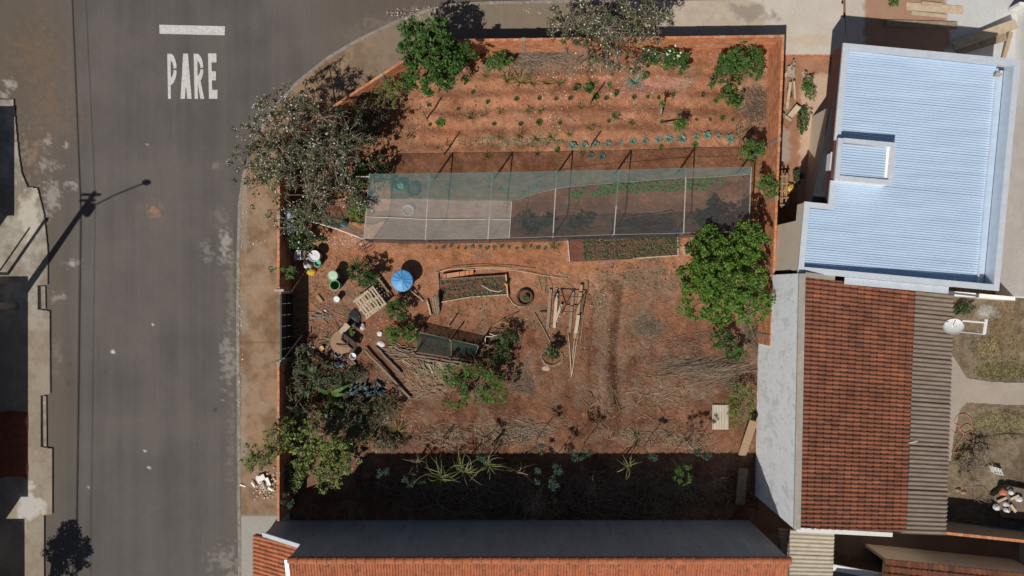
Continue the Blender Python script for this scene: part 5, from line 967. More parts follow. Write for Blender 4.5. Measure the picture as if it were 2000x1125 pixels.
# ================================================================ BEDS
def framed_bed(label, poly, boards, h, soilcol, mat):
    z = gz(sum(p[0] for p in poly) / 4, sum(p[1] for p in poly) / 4); root = thing('framed_bed', label, 'garden bed', G(sum(p[0] for p in poly) / 4, sum(p[1] for p in poly) / 4, z))
    m = MB(); n = 26; k = 7; V = []
    c = [G(*p) for p in poly]
    for a in range(n + 1):
        for b_ in range(k + 1):
            p = bil(c, a / n, b_ / k); V.append((p.x, p.y, z + h * .55 + .05 * (float(fbm(p.x * 4, p.y * 4, 3)) - .5) * 2))
    m.add(V, [(a * (k + 1) + b_, (a + 1) * (k + 1) + b_, (a + 1) * (k + 1) + b_ + 1, a * (k + 1) + b_ + 1) for a in range(n) for b_ in range(k)]); m.build('bed_soil', MT['bedsoil'], root, True)
    for (p, q, w_, hh, mm) in boards:
        a, d = G(*p, z), G(*q, z); m = MB(); m.beam(a + Vector((0, 0, hh / 2 - .05)), d + Vector((0, 0, hh / 2 - .05)), w_, hh + .05, rnd.random()); m.build('board', MT[mm], root)
    return root, z + h * .55
MT['bedsoil'] = M('bed_soil', (0.125, 0.047, 0.03), (0.19, 0.075, 0.046), scale=4, bump=.8, bscale=18)
b1 = [(1111, 469), (1322, 459), (1322, 498), (1113, 511)]
bd1, z1 = framed_bed('long wood framed bed of seedling rows below the net shelter', b1, [((1108, 467), (1112, 512), .06, .2, 'paleboard'), ((1112, 512), (1236, 506), .05, .16, 'greywood'), ((1236, 505), (1323, 499), .06, .2, 'paleboard'), ((1323, 499), (1322, 457), .06, .2, 'paleboard'), ((1322, 457), (1238, 463), .06, .2, 'paleboard'), ((1238, 463), (1112, 469), .05, .15, 'wood')], .2, None, None)
b2 = [(858, 546), (989, 539), (991, 573), (862, 589)]
bd2, z2 = framed_bed('small framed bed of seedlings left of the tyre', b2, [((856, 532), (859, 590), .05, .18, 'greywood'), ((862, 590), (920, 580), .045, .2, 'paleboard'), ((920, 580), (992, 575), .045, .2, 'paleboard'), ((988, 536), (992, 580), .06, .28, 'paleboard'), ((860, 546), (988, 538), .06, .26, 'greywood')], .16, None, None)
b3 = [(1197, 428), (1312, 415), (1316, 455), (1195, 458)]
bd3, z3 = framed_bed('dark framed bed of seedlings under the grey net', b3, [((1196, 428), (1313, 414), .05, .2, 'wood'), ((1313, 414), (1318, 456), .05, .2, 'greywood'), ((1192, 428), (1194, 458), .06, .22, 'wood'), ((1194, 458), (1318, 456), .05, .16, 'greywood')], .16, None, None)
pt = [proto(blade_mesh(16, .19, .028, 600 + k, (15, 85), .9, 3), 'bed_seedling', MT['leaf_seed']) for k in range(4)]
def plantbed(poly, nx, ny, z, label, group, x0=0.0, sc=1.0):
    c = [G(*p) for p in poly]; kk = 0
    for j in range(ny):
        for i in range(nx):
            p = bil(c, x0 + (1 - x0) * (i + .5 + rnd.uniform(-.22, .22)) / nx, (j + .5 + rnd.uniform(-.18, .18)) / ny); p.z = z - .01
            instance(pt[rnd.randrange(4)], p, rnd.uniform(0, 6), sc * rnd.uniform(.7, 1.3), 'tufted seedling, %s from the left in the %s row of the %s' % (ORD[i], ORD[j], label), group, 'seedling')
plantbed(b1, 21, 4, z1, 'long framed bed', 'seedlings in the long framed bed', .13, 1.25)
plantbed(b2, 13, 3, z2, 'small framed bed', 'seedlings in the small framed bed', .03, 1.2)
plantbed(b3, 11, 3, z3, 'netted bed', 'seedlings in the bed under the net')
# lettuces under the net
MT['lettuce'] = leafmat('lettuce_leaves', [(.17, .36, .06), (.24, .46, .09), (.12, .27, .045)], .2)
pl_ = [proto(cabbage_mesh(16, .2, 620 + k, .7), 'lettuce_plant', MT['lettuce']) for k in range(3)]
LET = [('lone lettuce under the teal net at the left', [(976, 369)]), ('lettuce in the pair at the hem of the teal net', [(1023, 378), (1043, 368)]), ('lettuce in the tight block under the grey net', [(1122, 377), (1130, 384), (1137, 376), (1125, 385), (1118, 382)]), ('lettuce in the short row right of the tight block', [(1158, 380), (1166, 377), (1174, 379), (1181, 376), (1190, 374), (1198, 375), (1206, 373), (1172, 372)]), ('lettuce in the far row under the grey net', [(1180 + 11 * i, 366 - i * .75 + 3 * math.sin(i * 2.2)) for i in range(22)]), ('lettuce in the near row under the grey net', [(1230 + 13 * i, 374 - i * .7 + 2 * math.sin(i * 1.3)) for i in range(13)])]
for lab, pts in LET:
    for q_, (px, py) in enumerate(sorted(pts)): instance(pl_[rnd.randrange(3)], GG(px, py, -.01), rnd.uniform(0, 6), rnd.uniform(.8, 1.15), lab if len(pts) == 1 else lab.replace('lettuce', 'lettuce, %s from the left' % ORD[q_], 1), lab.replace('lettuce', 'lettuces', 1) if len(pts) > 1 else None, 'lettuce')
for lab, px, py, sc, mm in [('dark leafy plant under the net, left of the first post beyond the white net', 1022, 432, .5, 'leaf_dark'), ('bright leafy plant under the net beside a post', 1068, 434, .42, 'leaf_mid'), ('leafy plant under the net, left of the hidden bed', 1117, 438, .4, 'leaf_mid'), ('taller leafy plant under the net next to the hidden bed', 1142, 433, .48, 'leaf_mid'), ('dark leafy plant low under the net', 1040, 448, .45, 'leaf_dark'), ('leafy plant at the right end under the net', 1365, 430, .4, 'leaf_dark'), ('dark herb by the right end of the net bed', 1390, 400, .35, 'leaf_dark')]:
    tree('vegetable_plant', lab, 'vegetable', (px, py), [(px, py, .45, sc, sc * .8, .3)], 24, 16, .13, .10, .4, mm, .02, int(px))
# ================================================================ WATER TANK, DRUMS, BUCKETS
c = P(785, 548, 1.0); c.z = gz(789, 548)
tk = thing('water_tank', 'round blue water tank with ribbed conical lid', 'water tank', c)
m = MB(); m.lathe(c, [(.44, 0), (.47, .3), (.50, .82), (.53, .84)], 32); m.build('tank_body', MT['blue'], tk, True)
m = MB(); m.lathe(c, [(.555, .82), (.565, .86), (.55, .90), (.50, .905), (.25, .97), (.09, 1.02), (.075, 1.035), (0, 1.04)], 40); ld_ = m.build('lid', MT['blue'], tk, True)
for i in range(12):
    a = 2 * math.pi * i / 12 + .1; d = Vector((math.cos(a), math.sin(a), 0)); m = MB(); m.beam(c + d * .1 + Vector((0, 0, 1.02)), c + d * .50 + Vector((0, 0, .918)), .035, .035); m.build('rib', MT['blue'], ld_)
m = MB(); m.lathe(c + Vector((0, 0, .88)), [(.535, -.02), (.572, 0), (.545, .026)], 40, cap=False); m.build('rim', M('pale_blue_rim', (.2, .45, .68), rough=.4), ld_, True)
m = MB(); m.tube([P(800, 566, .35), P(827, 588, .1)], .028, 6); m.solo('wooden_pole', MT['paleboard'], 'pale stick leaning from the blue tank to the post bundle', 'stick', P(827, 588, 0))
m = MB(); m.tube([P(783, 568, .2), P(787, 572, .25), P(786, 580, .1)], .035, 6); m.solo('hose_end', MT['tarp'], 'orange hose end below the blue tank', 'hose', P(785, 574, 0))
def vessel(name, label, cat, px, py, r, h, mat, inner=None, fill=None, fillmat=None, n=28, top=.98, axis=None, zc_=None):
    c = P(px, py, h); c.z = gz(px, py) if zc_ is None else zc_; root = thing(name, label, cat, c); m = MB()
    m.lathe(c, [(r * .86, 0), (r * top, h * .96), (r * 1.05, h * .965), (r * 1.05, h), (r * .95, h), (r * .93, h * .9), (r * .8, h * (fill or .04))], n); m.build('body', MT[mat], root, True)
    if fill:
        m = MB(); m.lathe(c, [(r * .88, h * fill + .006), (0, h * fill + .02)], n, cap=False); m.build('contents', MT[fillmat], root)
    m = MB(); m.lathe(c, [(r * 1.06, h * .985), (r * 1.085, h * 1.0), (r * 1.0, h * 1.015), (r * .985, h * .99)], n, cap=False); m.build('rim', MT['pale_green' if 'green' in mat else 'white_plastic'], root, True)
    return root
vessel('plastic_drum', 'pale green plastic drum with a closed lid', 'drum', 650, 538.5, .245, .85, 'pale_green', fill=.97, fillmat='pale_green')
vessel('plastic_drum', 'open dark green plastic drum below the pale green one', 'drum', 654, 557, .245, .85, 'green_plastic', fill=.25, fillmat='green_plastic')
vessel('bucket', 'white bucket standing alone left of the wooden pallets', 'bucket', 657, 585, .16, .5, 'white_plastic', fill=.9, fillmat='white_plastic')
vessel('bucket', 'green bucket holding a turquoise cloth beside the white plastic chair', 'bucket', 620, 514, .165, .55, 'green_plastic', fill=.7, fillmat='turquoise')
vessel('bucket', 'green bucket seen through the teal net', 'bucket', 779, 364, .24, .45, 'green_plastic', fill=.5, fillmat='pale_green')
vessel('basin', 'white basin seen through the white net', 'basin', 797, 411, .28, .18, 'white_plastic', fill=.25, fillmat='concrete')
vessel('basin', 'white basin filled with bags on the chair by the left wall', 'basin', 614, 500, .28, .7, 'white_plastic', fill=.9, fillmat='bag')
vessel('bucket', 'grey bucket on the heap beside the round board', 'bucket', 689, 696, .17, .5, 'flash', fill=.6, fillmat='flash')
vessel('bucket', 'teal bucket below the round board', 'bucket', 661, 690, .19, .45, 'clear', fill=.7, fillmat='clear')
vessel('bucket', 'small yellow bucket left of the round board', 'bucket', 628, 680, .11, .25, 'yellow', fill=.8, fillmat='yellow')
def tyre(label, px, py, r, w_, z):
    c = G(px, py, z); root = thing('tyre', label, 'tyre', c); m = MB(); pr = [(r * .74, w_ * .12), (r * .8, 0.0), (r * .95, 0.02), (r, w_ * .25), (r, w_ * .75), (r * .95, w_), (r * .8, w_ * 1.02), (r * .74, w_ * .86), (r * .78, w_ * .5), (r * .74, w_ * .12)]
    m.lathe(c, pr[::-1], 30, cap=False); m.build('tread', MT['rubber'], root, True); m = MB(); m.lathe(c, [(0, w_ * .35), (r * .78, w_ * .3)], 20, cap=False); m.build('soil_fill', MT['bedsoil'], root); return root
tyre('old tyre with a green plant growing inside', 1025, 581, .45, .2, gz(1025, 581))
tree('tyre_plant', 'green plant growing inside the old tyre', 'plant', (1026, 583), [(1026, 583, .25, .2, .16, .15)], 16, 14, .08, .08, .4, 'leaf_mid', .012, 91)
tyre('tyre seen through the teal net', 808, 371, .37, .18, gz(808, 371))
# plastic chair with clutter
ch = thing('plastic_chair', 'white plastic chair tipped among the buckets by the left wall', 'chair', GG(596, 505))
for i in range(5): m = MB(); m.beam(P(577 + 2.4 * i, 491, .8), P(577.5 + 2.4 * i, 507, .75), .03, .03); m.build('back_slat', MT['white_plastic'], ch)
m = MB(); m.tube([P(576, 508, .74), P(576, 492, .8), P(579, 489.5, .84), P(590, 489.5, .84)], .028, 6); m.build('back_frame', MT['white_plastic'], ch, True)
m = MB(); m.hexa([P(588, 507, .5), P(606, 507, .5), P(606, 490, .5), P(590, 490, .5)], [P(588, 507, .54), P(606, 507, .54), P(606, 490, .54), P(590, 490, .54)]); m.build('seat', MT['paleboard'], ch)
for p in [(580, 507), (604, 507), (603, 491), (582, 491)]: m = MB(); m.tube([G(*p, 0), P(*p, .52)], .03, 6); m.build('leg', MT['white_plastic'], ch)
m = MB(); m.beam(P(590, 506, .6), P(598, 490, .62), .22, .03); m.solo('dark_board', MT['greywood'], 'slanted dark board lying across the white chair', 'board', P(594, 498, .5))
def sack(name, label, px, py, rx, ry, h, mat, seed, z=0, cat='bag'):
    m = MB(); n, k = 18, 9; r = random.Random(seed); V = []; c = P(px, py, z + h * .5); zz = (gz(px, py) if -700 < px < 1500 and z == 0 else 0) + z
    for i in range(k + 1):
        ph_ = math.pi * (i / k) * .5 
        for j in range(n):
            a = 2 * math.pi * j / n; f = 1 + .35 * (float(fbm(math.cos(a) * 2 + seed, math.sin(a) * 2 + i * .5, seed)) - .5) * 2
            V.append((c.x + rx * f * math.cos(a) * math.cos(ph_), c.y + ry * f * math.sin(a) * math.cos(ph_), zz + h * math.sin(ph_) * f))
    m.add(V, [(i * n + j, i * n + (j + 1) % n, (i + 1) * n + (j + 1) % n, (i + 1) * n + j) for i in range(k) for j in range(n)]); return m.solo(name, MT[mat], label, cat, (c.x, c.y, zz), None, True)
sack('sack', 'grey white sack in front of the white plastic chair', 600, 517, .26, .3, .4, 'bag', 1)
sack('sack', 'yellow sack lying below the buckets by the left wall', 607, 530, .3, .22, .25, 'yellow', 2)
sack('blue_bag', 'dark blue bag between the chair and the green bucket', 606, 508, .12, .12, .4, 'blue', 3)
sack('blue_bag', 'bright blue bag left of the yellow green shrub', 672, 437, .17, .17, .4, 'blue', 4)
sack('plastic_bag', 'white plastic bag cluster below the teal bucket, left one', 660, 712, .17, .17, .3, 'bag', 5); sack('plastic_bag', 'white plastic bag beside the grey bucket, right one of the pair', 670, 714, .15, .16, .3, 'bag', 6)
sack('plastic_bag', 'crumpled clear bag on the bare soil right of the round board', 742, 651, .16, .15, .12, 'bag', 7); sack('plastic_bag', 'crumpled clear bag in the black shade below the pallets', 708, 638, .16, .18, .2, 'bag', 8); sack('plastic_bag', 'crumpled bags at the upper end of the log', 744, 672, .22, .16, .1, 'bag', 9)
sack('stone', 'pinkish stone beside the hoed ground below the white bucket', 636, 606, .1, .08, .1, 'rubble', 12, cat='stone'); sack('stone', 'flat pinkish stone below the stick ringed shrub', 1067, 719, .22, .15, .08, 'rubble', 14, cat='stone')
m = MB(); m.box(GG(609, 685, .06), (.27, .5, .04), R(-8)); m.solo('pale_board', MT['paleboard'], 'pale rectangular board lying by the left wall shadow', 'board', GG(609, 685))
m = MB(); m.box(GG(625, 584, .07), (.18, .45, .1), R(38)); m.solo('wood_block', MT['wood'], 'short wooden block left of the white bucket', 'block', GG(625, 584))
# ---- wooden pallets
pa = thing('pallet', 'broken wooden pallet with cross slats left of the blue tank', 'pallet', GG(722, 592)); az = R(37)
def pl(u, v): return Vector((math.cos(az) * u - math.sin(az) * v, math.sin(az) * u + math.cos(az) * v, 0))
pc_ = P(722, 590, .75); pc_.z = .7; rr = random.Random(4)
for i in range(8):
    v = -.56 + i * .165 + rr.uniform(-.02, .02); hl = rr.uniform(.5, .62); m = MB(); m.beam(pc_ + pl(v, -hl) + Vector((0, 0, .05)), pc_ + pl(v, hl) + Vector((0, 0, .05)), rr.uniform(.07, .1), .03, rr.random(), ); m.build('slat', MT['paleboard'], pa)
for v in (-.55, -.02, .52): m = MB(); m.beam(pc_ + pl(-.68, v), pc_ + pl(.66, v), .12, .06, rr.random()); m.build('stringer', MT['paleboard'], pa)
for v in (-.45, .1, .5): m = MB(); m.beam(pc_ + pl(-.6, v * .9) + Vector((0, 0, .09)), pc_ + pl(.3, v) + Vector((0, 0, .09)), .10, .03, rr.random()); m.build('top_board', MT['paleboard'], pa)
for a, c_ in [(-.5, -.5), (.5, -.5), (.5, .5), (-.5, .5)]: q = pc_ + pl(a, c_); m = MB(); m.beam(Vector((q.x, q.y, .0)), Vector((q.x, q.y, .69)), .09, .09); m.build('block', MT['greywood'], pa)
pb = thing('pallet', 'second narrower pallet above the broken one, half under the dark shrub', 'pallet', GG(738, 560))
pc2 = P(737, 558, .35); pc2.z = .3
for i in range(6): v = -.5 + i * .2; m = MB(); m.beam(pc2 + pl(-.22, v), pc2 + pl(.3, v), .07, .03, rr.random()); m.build('slat', MT['greywood'], pb)
for v in (-.18, .26): m = MB(); m.beam(pc2 + pl(v, -.62) - Vector((0, 0, .05)), pc2 + pl(v, .62) - Vector((0, 0, .05)), .08, .07, rr.random()); m.build('stringer', MT['wood'], pb)
for v in (-.5, .5): q = pc2 + pl(.05, v); m = MB(); m.beam(Vector((q.x, q.y, 0)), Vector((q.x, q.y, .23)), .1, .1); m.build('block', MT['greywood'], pb)
sack('black_tarp', 'black plastic sheet bundled below the broken pallet', 692, 622, .34, .5, .06, 'black', 33, cat='tarp')
# ---- heap with round board, armchair frame, bottles
m = MB(); cc = P(668, 668, .45); m.lathe(Vector((cc.x, cc.y, .42)), [(0, 0), (.60, 0), (.61, .02), (.60, .04), (0, .045)], 36, axis=(.08, .05, 1)); m.solo('round_board', MT['cardboard'], 'brown round tabletop lying on the junk heap', 'tabletop', (cc.x, cc.y, 0))
jc = thing('broken_crate', 'broken brown crate lying on the round tabletop', 'crate', P(684, 668, .5))
for a, c_ in [((670, 651), (696, 671)), ((668, 664), (690, 683)), ((696, 671), (690, 683)), ((670, 651), (667, 664)), ((683, 661), (678, 674))]: m = MB(); m.beam(P(*a, .56), P(*c_, .58), .06, .12, rnd.random()); m.build('board', MT['rust'], jc)
m = MB(); m.hexa([P(672, 654, .5), P(667, 663, .5), P(689, 681, .5), P(694, 671, .5)], [P(672, 654, .53), P(667, 663, .53), P(689, 681, .53), P(694, 671, .53)]); m.build('base', MT['rust'], jc)
m = MB(); m.beam(P(656, 672, .52), P(678, 678, .62), .04, .04); m.solo('dark_stick', MT['rust'], 'short dark stick across the round tabletop', 'stick', P(667, 675, .4))
m = MB(); m.box(GG(688, 715, .12), (.55, .2, .1), R(52)); m.solo('wood_block', MT['wood'], 'brown plank end beside the white bags', 'board', GG(688, 715))
m = MB(); m.beam(P(665, 650, .5), P(680, 634, .45), .3, .04); m.solo('pale_board', MT['paleboard'], 'pale pinkish board at the top of the junk heap', 'board', P(672, 642, .3))
tree('heap_plant', 'small yellow green plant on top of the junk heap', 'plant', (687, 646), [(687, 646, .6, .18, .25, .2)], 18, 14, .09, .09, .45, 'leaf_yellow', .015, 93)
m = sticks(60, (650, 668, 20, 40), (.3, .9), (.012, .03), 1.0, .6, 31, .25); m.solo('scrap_wood_heap', MT['brush'], 'dark scrap wood heaped left of the round tabletop', 'wood heap', GG(645, 668))
m = sticks(40, (628, 617, 14, 10), (.3, .8), (.012, .028), -.4, .35, 32, .15); m.solo('scrap_wood_heap', MT['brush'], 'small dark heap of sticks below the white bucket', 'wood heap', GG(628, 617))
pbt = [proto((lambda q: q)(MB().lathe((0, 0, 0), [(0, 0), (.05, .0), (.055, .03), (.055, .2), (.02, .27), (.02, .3), (0, .3)], 10)), 'plastic_bottle', MT['clear'], True)]
for i in range(46):
    px = 682 + rnd.random() * 66; py = 752 + rnd.random() * 18; o = instance(pbt[0], GG(px, py, .06 + rnd.random() * .15), rnd.uniform(0, 6), rnd.uniform(.9, 1.4), 'clear plastic bottle in the heap of bottles', 'plastic bottles in the heap', 'bottle'); o.rotation_euler = (R(80), rnd.uniform(-.3, .3), rnd.uniform(0, 6))
# ---- odds and ends under the corner blossom tree
ms = thing('metal_sheet', 'pale blue grey corrugated sheet standing by the left wall under the blossom', 'sheet', GG(566, 437))
V, F = corr([P(557, 408, 1.5), P(556, 458, 1.5), P(575, 458, 1.35), P(577, 410, 1.35)], 5, .02); m = MB(); m.add(V, F); m.build('panel', MT['zinc'], ms, True)
for y in (415, 452): m = MB(); m.tube([P(566, y, -.0), P(566, y, 1.38)], .03, 6); m.build('leg', MT['greywood'], ms)
m = MB(); m.tube([P(556, 470, 1.3), P(577, 510, .6)], .03, 6); m.solo('thin_pole', MT['greywood'], 'thin pole slanting down to the white chair from the left wall', 'pole', P(577, 510, 0))
MT['purple'] = M('purple_iron', (.07, .055, .09), rough=.5)
ic = thing('folding_chair_frame', 'bare dark folding chair frame lying below the left end of the net', 'chair', GG(713, 482))
for q in [[(696, 478), (706, 471), (722, 474), (712, 482)], [(712, 482), (722, 474), (731, 484), (716, 495)], [(696, 478), (701, 487), (716, 495)], [(706, 471), (716, 495)], [(703, 485), (722, 474)], [(709, 489), (727, 480)]]: m = MB(); m.tube([GG(*p, .12) for p in q], .014, 5); m.build('rod', MT['purple'], ic)
# ---- logs and planks
def log(label, a, c_, r0, mat, za=.1, zb=.1, name='log', cat='log'):
    p, q = GG(*a, za), GG(*c_, zb); m = MB(); n = 6; r = random.Random(int(a[0] + c_[1])); m.tube([p.lerp(q, i / n) + Vector((r.uniform(-.02, .02), r.uniform(-.02, .02), 0)) for i in range(n + 1)], [r0 * r.uniform(.9, 1.08) for _ in range(n + 1)], 8, r.random()); return m.solo(name, MT[mat], label, cat, p, None, True)
log('grey log slanting left of the chopped stalks, upper one', (735, 677), (785, 729), .075, 'greywood'); log('long grey log slanting beside the bottle heap, lower one', (714, 681), (803, 777), .07, 'greywood', .25, .12)
PB = [(846, 547, 851, 612), (850, 545, 855, 616), (854, 549, 858, 612), (859, 546, 857, 614)]
for i, (x0, y0, x1, y1) in enumerate(PB):
    log('upright leaning fence post, %s from the left in the bundle beside the small bed' % ORD[i], (x0 + (x1 - x0) * .5, y0 + 33), (x1, y1), .05, 'greywood', .75, .0, 'fence_post', 'post')
log('pale forked log left of the post bundle', (835, 585), (842, 616), .055, 'paleboard'); 
m = MB(); m.hexa([P(890, 529, .1), P(923, 524, .1), P(924, 537, .1), P(892, 541, .1)], [P(890, 529, .2), P(923, 524, .2), P(924, 537, .2), P(892, 541, .2)])
hb = thing('hollow_bricks', 'row of orange hollow bricks at the edge of the small framed bed', 'bricks', GG(890, 533))
for i, (x0, x1) in enumerate([(864, 871.5), (872.5, 897), (898, 908), (909, 916), (917, 924.5)]):
    f0, f1 = (x0 - 864) / 60, (x1 - 864) / 60; yt = lambda f: 535.5 - 8.5 * f; m = MB(); m.hexa([P(x0, yt(f0) + 9, .05), P(x1, yt(f1) + 8.6, .05), P(x1, yt(f1), .05), P(x0, yt(f0), .05)], [P(x0, yt(f0) + 9, .25), P(x1, yt(f1) + 8.6, .25), P(x1, yt(f1), .25), P(x0, yt(f0), .25)], rnd.random()); m.build('brick', MT['brick'], hb)
def pole(label, pts, r0, mat, name='thin_pole', cat='pole', z=.08):
    m = MB(); P3 = [GG(p[0], p[1], p[2] if len(p) > 2 else z) for p in pts]; m.tube(P3, r0, 6); return m.solo(name, MT[mat], label, cat, P3[0], None, True)
pole('long bent cane lying above the small framed bed, upper one', [(851, 533), (880, 526, .3), (930, 523, .35), (990, 523.5, .3), (1045, 525, .1)], .015, 'pipe')
pole('long bent cane running right from the small framed bed, lower one', [(905, 527, .25), (960, 525, .3), (1010, 529, .2), (1060, 538), (1108, 544)], .014, 'pipe')
pole('curved white pipe over the small framed bed', [(941, 557, .3), (958, 567, .4), (975, 570, .4), (987, 564, .3)], .02, 'rope', 'bent_pipe', 'pipe')
pole('curved cane below the tyre', [(993, 580), (1002, 593), (1013, 599), (1027, 599)], .018, 'pipe')
pole('brown cane lying below the tyre', [(964, 636), (985, 623), (1013, 609)], .03, 'wood'); pole('thin cane left of the board stack', [(1044, 611), (1060, 640), (1074, 667)], .022, 'wood')
sack('yellow_bowl', 'yellow plastic bowl on the corner of the small framed bed', 989, 554, .11, .11, .45, 'yellow', 15, cat='bowl')
# boards and iron frame in the middle of the plot
for i, (a, c_, wd, mt, lab) in enumerate([((1075, 565), (1069, 642), .16, 'greywood', 'grey weathered board, leftmost of the board stack'), ((1087, 573), (1082, 640), .15, 'paleboard', 'pale split board, second from the left in the stack'), ((1096, 594), (1083, 630), .13, 'paleboard', 'short pale board slanting in the stack'), ((1119, 566), (1112, 650), .15, 'greywood', 'long grey board in the middle of the stack'), ((1135, 556), (1122, 660), .16, 'wood', 'long brown board at the right of the stack'), ((1129, 615), (1124, 650), .16, 'paleboard', 'short pale board at the right of the stack')]):
    m = MB(); m.beam(GG(*a, .14 + .05 * (i % 3)), GG(*c_, .08 + .04 * (i % 3)), wd, .04, rnd.random()); m.solo('board', MT[mt], lab, 'board', GG(*a))
fr = thing('welded_stand', 'rusty iron stand standing over the stack of boards', 'frame', GG(1110, 590)); ft = .62
for a, c_, za, zb in [((1088, 577), (1139, 580), ft, ft), ((1139, 580), (1121, 609), ft, ft), ((1114, 577), (1098, 608), ft, ft), ((1098, 608), (1121, 609), ft, ft), ((1083, 577), (1080, 595), ft, .3), ((1139, 580), (1137, 618), ft, 0), ((1088, 577), (1098, 608), ft, ft), ((1054, 609), (1076, 609), .1, .12), ((1098, 608), (1098, 612), ft, 0), ((1083, 577), (1083, 580), ft, 0)]:
    m = MB(); m.beam(P(*a, za), P(*c_, zb), .045, .045); m.build('bar', MT['rust'], fr)
pole('thin pale pole below the board stack, left one of the V', [(1108, 640), (1112, 675), (1116, 735)], .025, 'paleboard'); pole('thin pale pole below the board stack, right one of the V', [(1134, 625), (1124, 680), (1117, 730)], .025, 'paleboard'); pole('thin pole beside the right pole of the V', [(1127, 618), (1122, 660), (1118, 700)], .02, 'paleboard'); pole('long thin cane right of the board stack', [(1148, 549), (1146, 590), (1138, 628), (1133, 670)], .018, 'wood')
# ring of sticks round the small shrub
m = MB(); r = random.Random(6)
for i in range(34):
    a = r.uniform(2.4, 6.6); c_ = G(1078, 697); p = c_ + Vector((math.cos(a) * .55, math.sin(a) * .42, .08)); th = a + 1.57 + r.uniform(-.3, .3); d = Vector((math.cos(th), math.sin(th), 0)) * r.uniform(.12, .3); m.tube([p - d, p + d + Vector((0, 0, .03))], r.uniform(.015, .03), 4, r.random())
m.solo('stick_ring', MT['straw'], 'ring of short pale sticks round the small lower garden shrub', 'stick ring', GG(1078, 700))
# ---- dark net cage
A, B, C_, D_ = P(815, 648, .75), P(935, 675, .75), P(924, 704, .75), P(812, 688, .75)
cg = thing('net_cage', 'low cage of posts and dark green netting over a seedling bed', 'net cage', GG(870, 680))
for p, q in [(A, B), (B, C_), (C_, D_), (D_, A), (A.lerp(B, .55), D_.lerp(C_, .62))]: m = MB(); m.tube([p, p.lerp(q, .5) - Vector((0, 0, .03)), q], .02, 5); m.build('rail', MT['greywood'], cg)
for p in (A, B, C_, D_, A.lerp(B, .55), D_.lerp(C_, .62)): m = MB(); m.tube([Vector((p.x, p.y, -.05)), p + Vector((0, 0, .75))], .04, 6); m.build('post', MT['greywood'], cg)
def net4(name, a, b_, c_, d, mat, sag, n=10):
    V = []; 
    for i in range(n + 1):
        for j in range(n + 1): p = bil([a, b_, c_, d], i / n, j / n); p.z -= sag * math.sin(math.pi * i / n) * math.sin(math.pi * j / n); V.append(p)
    m = MB(); m.add(V, [(i * (n + 1) + j, (i + 1) * (n + 1) + j, (i + 1) * (n + 1) + j + 1, i * (n + 1) + j + 1) for i in range(n) for j in range(n)]); return m.build(name, mat, cg, True)
net4('net_top', A, B, C_, D_, MT['net_dark'], .1); f_ = lambda p: Vector((p.x, p.y, .02))
net4('net_side', B, C_, f_(C_), f_(B), MT['net_dark'], 0); net4('net_side', C_, D_, f_(D_), f_(C_), MT['net_dark'], 0); net4('net_side', A, B, f_(B), f_(A), MT['net_dark'], 0)
m = MB(); m.hexa([G(815, 690, 0), G(922, 706, 0), G(933, 680, 0), G(820, 655, 0)], [G(815, 690, .18), G(922, 706, .18), G(933, 680, .18), G(820, 655, .18)]); m.build('bed', MT['bedsoil'], cg)
for a, c_ in [((812, 693), (860, 700)), ((862, 701), (922, 711)), ((830, 702), (895, 712))]: log('weathered log lying along the lower side of the net cage, ' + ('left' if a[0] == 812 else 'right' if a[0] == 862 else 'outer'), a, c_, .06, 'greywood')
leafcloud('cage_leaves', np.array([[P(818 + 110 * u, 655 + 22 * u + 30 * v, .35)[k] for k in range(3)] for u, v in rng.random((380, 2))]), .12, .3, MT['leaf_dark'], cg, 3)
bx_ = thing('wire_crate', 'small white framed crate right of the net cage', 'crate', GG(963, 665))
for p, q in [((948, 657), (979, 658)), ((979, 658), (981, 675)), ((981, 675), (948, 674)), ((948, 674), (948, 657))]: m = MB(); m.tube([P(*p, .35), P(*q, .35)], .02, 5); m.build('rim', MT['rope'], bx_); m = MB(); m.hexa([P(p[0], p[1], .34), P(q[0], q[1], .34), P(q[0] * .99 + 9.64, q[1] * .99 + 6.65, .34), P(p[0] * .99 + 9.64, p[1] * .99 + 6.65, .34)], [P(p[0], p[1], .335 - .33), P(q[0], q[1], .005), P(q[0] * .99 + 9.64, q[1] * .99 + 6.65, .005), P(p[0] * .99 + 9.64, p[1] * .99 + 6.65, .005)]); m.build('side', MT['net_dark'], bx_)
pole('bent white pipe above the white framed crate', [(957, 650, .5), (965, 654, .5), (980, 652, .5)], .022, 'rope', 'bent_pipe', 'pipe')
m = sticks(70, (790, 687, 22, 9), (.3, .9), (.015, .03), .1, .3, 37, .35); m.solo('brushwood_heap', MT['brush'], 'dark brushwood heap left of the net cage', 'brush heap', GG(790, 687))
# ================================================================ DRY STALKS, BRUSH AND STRAW
def pile(name, label, n, area, Lr, rr_, ang, spread, mat, seed, zmax=.2, curve=.2, cat='brush heap', seg=3):
    m = sticks(n, area, Lr, rr_, ang, spread, seed, zmax, curve, seg); o = m.solo(name, MT[mat], label, cat, GG(area[0], area[1]))
    if seed in (45, 57, 58, 59, 60, 50, 51, 56): o['kind'] = 'stuff'
    return o
pile('brushwood_heap', 'heap of grey brown brushwood along the top wall', 420, (1055, 118, 95, 15), (.4, 1.3), (.005, .011), .1, .5, 'brush', 41, .3)
pile('brushwood_heap', 'long grey heap of branches right of the dry plot', 430, (1385, 722, 100, 18), (.5, 2.0), (.004, .010), .18, .2, 'brush', 42, .45, .1)
pile('brushwood_heap', 'tangle of dry vines against the right wall near the top', 230, (1476, 225, 18, 50), (.4, 1.4), (.005, .012), 1.4, .6, 'brush', 43, .35, .5)
